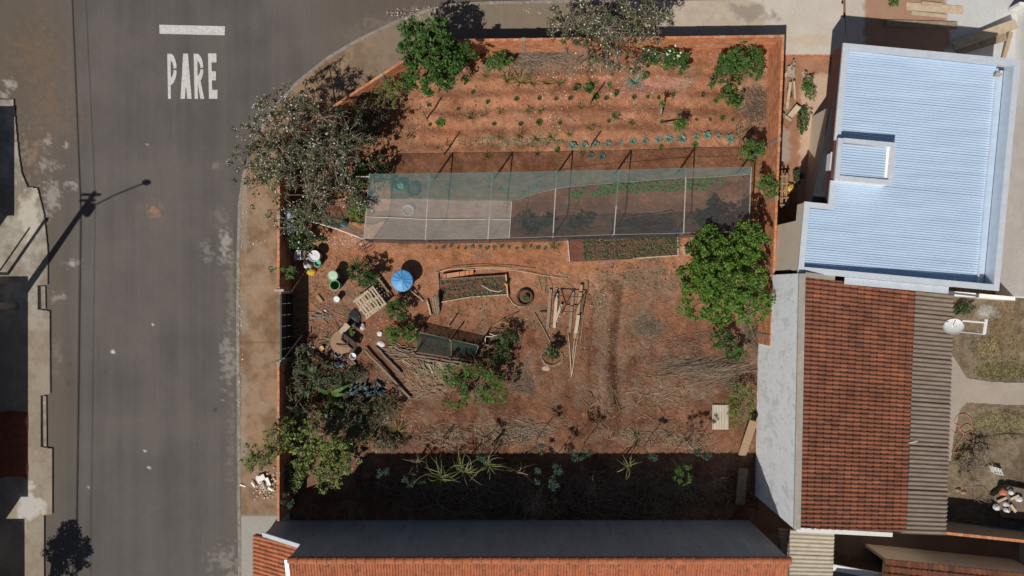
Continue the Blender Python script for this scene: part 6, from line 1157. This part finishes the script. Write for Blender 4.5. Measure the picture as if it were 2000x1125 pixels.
pile('twig_litter', 'dark twigs strewn over the right hand plot', 130, (1330, 690, 110, 70), (.3, 1.2), (.005, .011), .3, 1.0, 'brush', 63, .12, .4)['kind'] = 'stuff'
pile('brushwood_heap', 'dry brush along the foot of the right wall below the large tree', 130, (1472, 640, 20, 60), (.4, 1.3), (.007, .016), 1.5, .4, 'brush', 44, .3)
pile('stalk_heap', 'heap of pale chopped stalks below the net cage', 240, (845, 742, 62, 34), (.15, .8), (.007, .018), -.35, .6, 'straw', 45, .25, .2, 'stalk heap')
pile('stalk_heap', 'pale split stalks at the upper edge of the chopped heap', 50, (838, 722, 26, 9), (.3, .8), (.02, .045), -.5, .35, 'straw', 46, .2, .1, 'stalk heap')
pile('dry_cane_heap', 'long heap of dry cane leaves at the shade edge, left', 230, (930, 852, 150, 18), (.2, .9), (.005, .012), .1, .8, 'straw', 47, .3, .5, 'dry leaves')
pile('dry_cane_heap', 'heap of dry cane leaves at the shade edge, middle, greyer', 150, (1020, 835, 66, 20), (.4, 1.4), (.004, .009), -.15, .4, 'greygrass', 48, .35, .4, 'dry leaves')
pile('dry_cane_heap', 'scattered dry curled stalks at the shade edge, right', 130, (1290, 858, 125, 15), (.25, 1.0), (.005, .011), .2, .9, 'straw', 49, .2, .7, 'dry leaves')
pile('dry_stalks', 'loose curled pale stalks around the right end of the branch heap', 55, (1290, 780, 120, 34), (.4, 1.4), (.006, .011), .4, 1.2, 'straw', 50, .1, .8, 'dry stalks')
pile('dry_stalks', 'loose curled pale stalks at the end of the furrow', 30, (1178, 800, 22, 60), (.4, 1.2), (.01, .02), 1.5, .6, 'straw', 51, .08, .6, 'dry stalks')
pile('grey_tuft', 'dry grey grass tuft in the middle of the right plot', 260, (1264, 640, 20, 30), (.3, .8), (.004, .008), 1.5, .8, 'greygrass', 52, .25, .3, 'grass tuft')
pile('grey_tuft', 'dry grey grass beside the bright green young tree', 170, (1025, 745, 16, 22), (.25, .7), (.004, .008), 1.4, .7, 'greygrass', 53, .2, .3, 'grass tuft')
pile('dark_grass_heap', 'dark dead grass mat in the shade of the grey wall, right', 620, (1270, 960, 185, 45), (.5, 1.8), (.006, .012), .1, .9, 'straw', 54, .3, .4, 'dead grass')
pile('dark_grass_heap', 'dark dead grass mat in the shade of the grey wall, left', 460, (920, 955, 180, 50), (.5, 1.8), (.006, .012), .2, .9, 'straw', 55, .3, .4, 'dead grass')
pile('dry_stalks', 'dry stems hanging down at the top right wall', 24, (1440, 255, 22, 40), (.5, 1.5), (.01, .02), 1.35, .35, 'straw', 56, .3, .6, 'dry stalks')
pile('dry_stalks', 'wood chips and pale leaves in the furrow top', 90, (1173, 572, 10, 26), (.06, .2), (.015, .03), 1, 1.4, 'straw', 57, .06, .2, 'wood chips')
pile('dry_stalks', 'fine twigs and canes above the board stack', 26, (1072, 556, 26, 14), (.3, .9), (.008, .018), -.8, .5, 'straw', 58, .12, .2, 'dry stalks')
pile('brushwood_heap', 'dry undergrowth in front of the yellow green broad leaved tree', 260, (665, 845, 90, 40), (.2, .8), (.006, .014), .6, 1.2, 'greygrass', 59, .2, .4)
pile('brushwood_heap', 'dry litter under the corner blossom tree inside the wall', 160, (640, 370, 70, 70), (.2, .8), (.006, .016), .6, 1.2, 'brush', 60, .2, .4)
# loose straw, clods and petals over the soil: uncountable
m = MB(); r = random.Random(70)
for (n, ar, L_) in [(1100, (1250, 650, 200, 150), (.1, .45)), (800, (1000, 620, 330, 200), (.08, .35)), (260, (1150, 200, 330, 80), (.08, .28)), (330, (700, 600, 110, 120), (.08, .35)), (260, (1200, 780, 250, 70), (.1, .5)), (240, (1000, 276, 110, 10), (.1, .35)), (160, (1470, 250, 30, 150), (.1, .4)), (300, (1265, 550, 70, 45), (.1, .35)), (200, (1172, 680, 16, 110), (.1, .35)), (260, (640, 560, 60, 120), (.08, .3))]: sticks(n, ar, L_, (.003, .0075), None, 3.2, r.randrange(999), .03, .4, 2, 3, m=m)
tag(m.build('straw_litter', MT['greygrass']), 'scattered straw and dry grass on the garden soil', 'straw', kind='stuff')
def scatter(name, label, cat, mat, regions, size, seed, flatz=.015, zf=None):
    r = np.random.default_rng(seed); C = []
    for n, cx, cy, rx, ry in regions:
        a = r.uniform(0, 6.283, n); f = np.sqrt(r.random(n)); px = cx + rx * f * np.cos(a); py = cy + ry * f * np.sin(a); z = garden_z(px, py) if zf is None else np.full(n, zf); C.append(np.stack([(px - 1000) / S, (562.5 - py) / S, z + flatz], -1))
    return tag(leafcloud(name, np.concatenate(C), size, .7, MT[mat], None, seed, 3.5), label, cat, kind='stuff')
scatter('fallen_petals', 'white petals fallen on the soil and litter', 'petals', 'litter', [(260, 1150, 165, 130, 40), (100, 1060, 225, 60, 40), (190, 640, 450, 90, 40), (50, 1230, 200, 60, 30), (130, 680, 470, 40, 14), (40, 900, 240, 90, 40), (60, 1300, 165, 50, 20), (130, 690, 620, 70, 60), (90, 780, 830, 40, 30), (50, 1100, 640, 160, 60)], .058, 71)
scatter('pavement_petals', 'white petals fallen on the pavement under the blossom tree', 'petals', 'litter', [(75, 500, 420, 32, 80), (60, 470, 600, 8, 200), (110, 830, 28, 80, 14), (60, 1120, 20, 100, 15)], .07, 72, .02, .12)
r = np.random.default_rng(73); C = []
for n, cx, cy, rx, ry in [(2600, 1080, 570, 430, 290), (1500, 1120, 215, 350, 80), (500, 1190, 690, 40, 130), (500, 700, 600, 110, 110)]:
    a = r.uniform(0, 6.283, n); f = np.sqrt(r.random(n)); px = cx + rx * f * np.cos(a); py = cy + ry * f * np.sin(a); k_ = vnoise(px * .05, py * .05, 7) > .35; px, py = px[k_], py[k_]; C.append(np.stack([(px - 1000) / S, (562.5 - py) / S, garden_z(px, py)], -1))
C = np.concatenate(C); n = len(C); sz = (.018 + .035 * r.random(n) ** 2.5)[:, None, None]; oc = np.array([(1, 0, 0), (0, 1, 0), (-1, 0, 0), (0, -1, 0), (0, 0, .8), (0, 0, -.8)], float)[None] * r.uniform(.6, 1.3, (n, 6, 1)) * sz
th = r.uniform(0, 6.283, n); cs, sn = np.cos(th)[:, None], np.sin(th)[:, None]; oc = np.stack([oc[..., 0] * cs - oc[..., 1] * sn, oc[..., 0] * sn + oc[..., 1] * cs, oc[..., 2]], -1)
V = (C[:, None] + oc).reshape(-1, 3); F = (np.arange(n)[:, None, None] * 6 + np.array([(0, 1, 4), (1, 2, 4), (2, 3, 4), (3, 0, 4), (1, 0, 5), (2, 1, 5), (3, 2, 5), (0, 3, 5)])[None]).reshape(-1, 3)
tag(npmesh('soil_clods', V, F, MT['clod'], var=np.repeat(r.random(n), 8)), 'small clods and stones on the bare soil', 'clods', kind='stuff')
MT['weed'] = leafmat('weed_leaves', [(.055, .075, .025), (.10, .11, .045), (.17, .15, .08), (.04, .06, .02)], .1)
scatter('weeds', 'low scattered weeds creeping over the soil', 'weeds', 'weed', [(260, 1000, 278, 110, 10), (240, 1060, 130, 130, 18), (300, 640, 600, 80, 90), (260, 950, 620, 140, 40), (200, 1180, 640, 60, 120), (300, 1280, 780, 150, 60), (260, 1440, 760, 40, 80), (260, 700, 830, 130, 70), (200, 1120, 200, 330, 40), (200, 1260, 540, 80, 40), (160, 1470, 450, 22, 200), (200, 780, 240, 80, 60)], .085, 75, .03)
scatter('leaf_litter', 'brown leaf litter on the soil beneath the shrubs', 'leaf litter', 'brush', [(500, 640, 860, 100, 80), (400, 700, 770, 90, 60), (350, 650, 350, 90, 90), (250, 1470, 500, 30, 300), (250, 1060, 125, 120, 20), (200, 690, 590, 80, 50), (260, 740, 210, 60, 50), (200, 660, 680, 50, 40)], .09, 74, .02)
# ================================================================ RIGHT WALL CLUTTER, SHEETS, COURTYARD
sc_ = thing('corrugated_sheet', 'pale corrugated sheet lying beside the thin yellow green shrub', 'sheet', GG(1405, 814))
V, F = corr([G(1390, 790, .12), G(1390, 838, .12), G(1421, 838, .16), G(1421, 790, .16)], 6, .02); m = MB(); m.add(V, F); m.build('panel', MT['fibre_light'], sc_, True); m = MB(); m.beam(G(1389, 800, .07), G(1422, 800, .1), .06, .06); m.build('batten', MT['greywood'], sc_)
m = MB(); m.beam(P(1449, 890, .15), P(1472, 822, .8), .42, .04); m.solo('plywood_board', MT['wood'], 'pale plywood board leaning on the white wall beside the shrub', 'board', P(1449, 890, 0))
m = MB(); m.beam(P(1445, 985, .2), P(1452, 915, .5), .5, .04); m.solo('plywood_board', MT['greywood'], 'dark board leaning on the white wall in the shade', 'board', P(1446, 985, 0))
CP = [((1532, 150), (1551, 122), .14, 'paleboard', 'pale plank leaning toward the brick wall, uppermost in the courtyard'), ((1540, 170), (1550, 117), .1, 'greywood', 'thin grey plank under the uppermost plank'), ((1545, 130), (1545, 150), .4, 'paleboard', 'square pale board among the courtyard planks'), ((1537, 212), (1544, 160), .13, 'paleboard', 'long pale plank beside the wall in the courtyard'), ((1535, 225), (1541, 178), .1, 'wood', 'brown plank beside the wall in the courtyard'), ((1553, 195), (1551, 158), .1, 'paleboard', 'thin plank right of the long courtyard plank'), ((1541, 230), (1560, 207), .3, 'paleboard', 'wide whitish board lying lowest of the courtyard planks'), ((1527, 222), (1546, 236), .14, 'paleboard', 'short pale plank crossing the wide whitish board'), ((1546, 190), (1539, 172), .12, 'rust', 'short dark plank in the courtyard pile')]
for i, (a, c_, wd, mt, lab) in enumerate(CP):
    m = MB(); m.beam(P(*a, -.15 + .04 * (i % 4)), P(*c_, .0 + .04 * (i % 4)), wd, .035, rnd.random()); m.solo('plank', MT[mt], lab, 'plank', P(*a, -.28))
lp = thing('leaning_pallet', 'narrow wooden pallet standing beside the brick wall above the yellow bag', 'pallet', G(1530, 370, -.3))
for x in (1527, 1535): m = MB(); m.beam(P(x, 405, .4), P(x + 2, 338, .6), .07, .06); m.build('rail', MT['wood'], lp)
for i in range(5): y = 345 + i * 14; m = MB(); m.beam(P(1523, y, .55), P(1540, y - 1, .55), .09, .03, rnd.random()); m.build('slat', MT['wood'], lp)
for y in (342, 402): m = MB(); m.beam(P(1535, y, -.3), P(1535, y, .38), .07, .07); m.build('foot', MT['greywood'], lp)
sack('sack', 'yellow bag lying in the courtyard beside the house shadow', 1543, 368, .3, .3, .35, 'yellow', 21, z=-.3)
m = MB(); m.beam(P(1730, 46, .16), P(1868, 50, .16), .35, .16); m.solo('wood_beam', MT['greywood'], 'thick dark timber lying in the shadow of the zinc roof', 'timber', P(1800, 48, .08))
for i, (a, c_, wd) in enumerate([((1770, 12), (1880, 20), .42), ((1780, 25), (1850, 32), .2), ((1870, 14), (1882, 24), .12), ((1800, 6), (1840, 10), .2)]): m = MB(); m.beam(P(*a, .15 + .03 * i), P(*c_, .15 + .03 * i), wd, .03, rnd.random()); m.solo('plank', MT['paleboard'], ['wide pale plank on the forecourt beside the dark timber', 'second pale plank below the wide forecourt plank', 'short pale plank end on the forecourt', 'short plank at the top picture edge'][i], 'plank', P(*a, .1))
for i, (a, c_, z0, z1, wd, mt, lab) in enumerate([((1862, 90), (1985, 46), .3, 1.0, .5, 'paleboard', 'wide pale board leaning on the neighbour wall behind the zinc roof'), ((1870, 100), (1965, 72), .2, .5, .4, 'greywood', 'dark board under the leaning pale board'), ((1960, 115), (1975, 62), .3, .6, .2, 'wood', 'brown plank upright by the neighbour wall')]): m = MB(); m.beam(P(*a, z0), P(*c_, z1), wd, .05); m.solo('board', MT[mt], lab, 'board', P(*a, .08))
tree('forecourt_weed', 'green weed at the top edge of the forecourt', 'plant', (1745, 5), [(1745, 6, .4, .3, .3, .3)], 20, 16, .12, .09, .4, 'leaf_bright', .015, 95, z0=.09)
# ---- rubble on the pavement
rb = thing('rubble_heap', 'heap of broken plaster and brick rubble on the pavement', 'rubble heap', G(518, 940, .11)); m = MB(); r = random.Random(80)
for _ in range(230):
    a = r.uniform(0, 6.283); f = abs(r.gauss(0, .5)); px, py = 519 + 24 * f * math.cos(a), 945 + 32 * f * math.sin(a); s_ = r.uniform(.03, .11); m.box(G(px, py, .13 + max(0, .22 * (1 - f)) * r.random()), (s_, s_ * r.uniform(.5, 1.2), s_ * r.uniform(.4, .8)), r.uniform(0, 3), r.random(), (r.uniform(-.5, .5), r.uniform(-.5, .5)))
o = m.build('fragments', MT['rubble'], rb); o['kind'] = 'stuff'
for i, (px, py, l, wd, a) in enumerate([(513, 931, .42, .3, .4), (527, 938, .45, .17, -1.2), (498, 944, .3, .08, -1.0), (476, 947, .3, .07, -.35), (530, 953, .3, .12, -.6), (512, 938, .3, .2, .9)]): m = MB(); m.box(G(px, py, .3 - .02 * i if i != 3 else .14), (l, wd, .04), a, tilt=(.1, .08)); m.build('plaster_slab', MT['white'], rb)
# ================================================================ STREET SIDE
pl0 = G(32, 597, .1)
po = thing('utility_pole', 'concrete street light pole across the road whose shadow crosses the asphalt', 'utility pole', pl0)
m = MB(); m.tube([pl0 - Vector((0, 0, .2)), pl0 + Vector((0, 0, 5)), pl0 + Vector((0, 0, 9.5))], [.19, .16, .125], 12); m.build('pole', MT['concrete'], po, True)
for z, l in ((9.1, 1.0), (8.6, .8)): m = MB(); m.beam(pl0 + Vector((-l * .5, .16, z)), pl0 + Vector((l * .5, .16, z)), .09, .11); m.build('crossarm', MT['greywood'], po)
m = MB(); m.lathe(pl0 + Vector((.28, -.1, 7.9)), [(.0, 0), (.2, 0), (.22, .1), (.22, .6), (.15, .65), (0, .66)], 14); m.build('transformer', MT['flash'], po, True)
q = G(145, 560, 8.9); m = MB(); m.tube([pl0 + Vector((0, 0, 7.9)), pl0.lerp(q, .5) + Vector((0, 0, 4.15)), pl0.lerp(q, .85) + Vector((0, 0, 1.25)), q], .035, 8); m.build('lamp_arm', MT['flash'], po, True)
m = MB(); m.lathe(q, [(0, .1), (.12, .08), (.19, 0), (.17, -.06), (0, -.09)], 16, sq=(1.3, .8)); m.build('lamp_head', MT['flash'], po, True)
for i, (x, z, dx, rad, lab) in enumerate([(.0, 8.0, -.55, .032, 'thick overhead cable nearest the pole'), (-.45, 8.9, -.45, .014, 'thin overhead wire, western one'), (.35, 8.9, -.62, .012, 'thin overhead wire, eastern one')]):
    m = MB(); a = pl0 + Vector((x, 0, z - .1)); m.tube([a + Vector((-.4, -40, .1)), a + Vector((0, -16, -.5)), a, a + Vector((dx * .9, 16, -.4)), a + Vector((dx * 2.2, 40, .1))], rad, 5); m.solo('power_cable', MT['black'], lab + ', beyond the left picture edge', 'cable', a)
for i, (px, py, h, rad, lab) in enumerate([(18, 535, 4.6, .09, 'thick gate post on the far pavement, casting the longer shadow'), (3, 528, 3.6, .05, 'thin gate post on the far pavement, casting the shorter shadow')]): b_ = G(px, py, .1); m = MB(); m.tube([b_ - Vector((0, 0, .1)), b_ + Vector((0, 0, h))], rad, 8); m.solo('gate_post', MT['concrete'], lab, 'post', b_)
tp = thing('tarp_heap', 'heap under an orange tarpaulin on the shaded far pavement', 'tarp heap', G(25, 868, .1)); V = []; n, k = 22, 14
for i in range(n + 1):
    for j in range(k + 1):
        u, v = i / n, j / k; e = min(u, 1 - u, v, 1 - v) * 5; V.append(G(-25 + 82 * v + 1.5 * math.sin(u * 9), 803 + 128 * u + 1.5 * math.sin(v * 7), .11 + min(1, e * 2) * (.22 + .10 * float(fbm(u * 9, v * 9, 6)))))
m = MB(); m.add(V, [(i * (k + 1) + j, (i + 1) * (k + 1) + j, (i + 1) * (k + 1) + j + 1, i * (k + 1) + j + 1) for i in range(n) for j in range(k)]); m.build('sheet', MT['tarp'], tp, True)
# ================================================================ BACKYARD
sd = thing('satellite_dish', 'white satellite dish mounted above the corrugated lean-to', 'satellite dish', P(1862, 640, 3.4)); dc = P(1862, 638, 3.95); ax = Vector((-.12, .34, .93)).normalized()
m = MB(); m.lathe(dc, [(0, -.08), (.24, -.06), (.4, -.02), (.475, .03), (.485, .03), (.405, -.005), (.24, -.045), (0, -.062)], 32, axis=ax, sq=(1, .78)); m.build('dish', MT['white_plastic'], sd, True)
m = MB(); m.tube([dc - ax * .06, P(1858, 626, 3.7), P(1868, 625, 3.6), P(1868, 625, 3.3)], .035, 6); m.build('mount', MT['white'], sd, True)
m = MB(); m.tube([P(1866, 625, 3.6), P(1924, 630, 3.55)], .045, 6); m.build('arm', MT['white'], sd); m = MB(); m.tube([P(1926, 624, 3.5), P(1922, 652, 3.55)], .085, 8); m.build('mast', MT['white'], sd)
m = MB(); m.tube([P(1922, 652, 3.55), Vector((P(1922, 652, 3.55).x, P(1922, 652, 3.55).y, .0))], .05, 8); m.build('mast_pole', MT['white'], sd)
m = MB(); m.tube([dc + ax * .03, dc + ax * .42 + Vector((.0, -.12, 0))], .018, 5); m.build('feed_arm', MT['flash'], sd)
hp = [(1855, 838), (1866, 846), (1872, 832), (1862, 826), (1868, 812), (1882, 808), (1894, 818), (1896, 832), (1886, 828), (1874, 838), (1882, 846), (1896, 842), (1899, 858), (1890, 874), (1878, 880), (1860, 882), (1872, 862), (1880, 850), (1878, 840)]
m = MB(); pts = [Vector(G(*p, .07)) for p in hp]; dn = []
for i in range(len(pts) - 1):
    p0, p1, p2, p3 = pts[max(i - 1, 0)], pts[i], pts[i + 1], pts[min(i + 2, len(pts) - 1)]
    for t in (0, .25, .5, .75): dn.append(.5 * ((2 * p1) + (p2 - p0) * t + (2 * p0 - 5 * p1 + 4 * p2 - p3) * t * t + (3 * p1 - p0 - 3 * p2 + p3) * t ** 3))
m.tube(dn, .02, 6); m.solo('garden_hose', MT['hose'], 'pink garden hose coiled on the backyard ground', 'hose', G(1880, 845), None, True)
pole('thin dark hose crossing the backyard from the pink coil', [(1898, 855, .06), (1930, 852, .06), (1960, 847, .06), (2005, 849, .06)], .012, 'black', 'dark_hose', 'hose')
cr_ = thing('plastic_crate', 'small white lattice crate in the backyard', 'crate', G(1939, 913))
for i in range(4): m = MB(); m.beam(G(1930 + 5.5 * i, 912 - 3.5 + i * 2.2, .2), G(1934 + 5.5 * i, 920 + i * 1.2, .2), .03, .3); m.build('slat', MT['white_plastic'], cr_)
for a, c_ in [((1929, 908), (1948, 914)), ((1934, 921), (1952, 925))]: m = MB(); m.beam(G(*a, .2), G(*c_, .2), .03, .32); m.build('side', MT['white_plastic'], cr_)
m = sticks(120, (1950, 985, 46, 22), (.4, 1.4), (.006, .014), .3, .8, 90, .4, .3, 3, 3, zbase=.02); m.solo('branch_heap', MT['brush'], 'dark branches around the backyard rubbish heap', 'branch heap', G(1950, 985))
for i, (px, py, sx, sy, mt, lab) in enumerate([(1962, 962, .2, .18, 'hose', 'pink bag on top of the backyard rubbish heap'), (1976, 962, .14, .16, 'bag', 'pale bag right of the pink bag'), (1948, 991, .17, .17, 'bag', 'silver bag at the left of the rubbish heap'), (1966, 985, .14, .13, 'bag', 'crumpled bag in the middle of the rubbish heap'), (1992, 975, .18, .16, 'bag', 'bag at the right picture edge of the rubbish heap'), (1967, 997, .13, .12, 'white_plastic', 'small white box at the bottom of the rubbish heap')]): sack('rubbish_bag', lab, px, py, sx, sy, .25, mt, 100 + i, z=.5)
for i, (a, c_, lab) in enumerate([((1948, 980), (1966, 972), 'upper wooden scrap in the rubbish heap'), ((1974, 986), (1984, 1000), 'lower wooden scrap in the rubbish heap'), ((1974, 975), (1990, 968), 'right wooden scrap in the rubbish heap')]): m = MB(); m.beam(P(*a, .6), P(*c_, .6), .13, .05); m.solo('wood_scrap', MT['paleboard'], lab, 'wood scrap', P(*a, .4))
m = MB(); m.slab([G(*p)[:2] for p in [(1930, 965), (1960, 945), (2010, 955), (2010, 1010), (1945, 1005)]], 0, .45); m.solo('rubbish_bin_heap', MT['brush'], 'low dark heap under the backyard rubbish', 'rubbish heap', G(1970, 980))
bs = thing('backyard_shed', 'dark shed roof at the right edge shading the backyard rubbish', 'shed', G(2080, 1010)); m = MB(); m.slab([G(*p)[:2] for p in [(1990, 1120), (2200, 1120), (2200, 1040), (1990, 1030)]], 0, 3.0); m.build('wall', MT['greywall'], bs)
for px, py, lab in [(1872, 957, 'pale rolled leaf beside the lean-to in the backyard'), (1883, 962, 'brown leaf clump beside the lean-to in the backyard')]: sack('leaf_clump', lab, px, py, .16, .1, .15, 'cardboard', px, z=.02, cat='leaves')
# tufts of backyard grass
C = []; r = np.random.default_rng(9)
for n, cx, cy, rx, ry in [(900, 1960, 725, 60, 18), (1100, 1960, 830, 65, 30), (700, 1960, 650, 50, 60), (500, 1925, 680, 34, 24), (300, 1885, 880, 22, 40)]: a = r.uniform(0, 6.283, n); f = np.sqrt(r.random(n)); C.append(np.stack([(cx + rx * f * np.cos(a) - 1000) / S, (562.5 - cy - ry * f * np.sin(a)) / S, np.full(n, .05)], -1))
tag(leafcloud('backyard_grass', np.concatenate(C), .11, .2, MT['grass'] if 'grass' in MT else leafmat('patchy_grass', [(.12, .12, .045), (.2, .17, .075), (.28, .22, .11), (.09, .1, .035)], .1), None, 4, .2), 'thin patchy grass on the backyard ground', 'grass', kind='stuff')
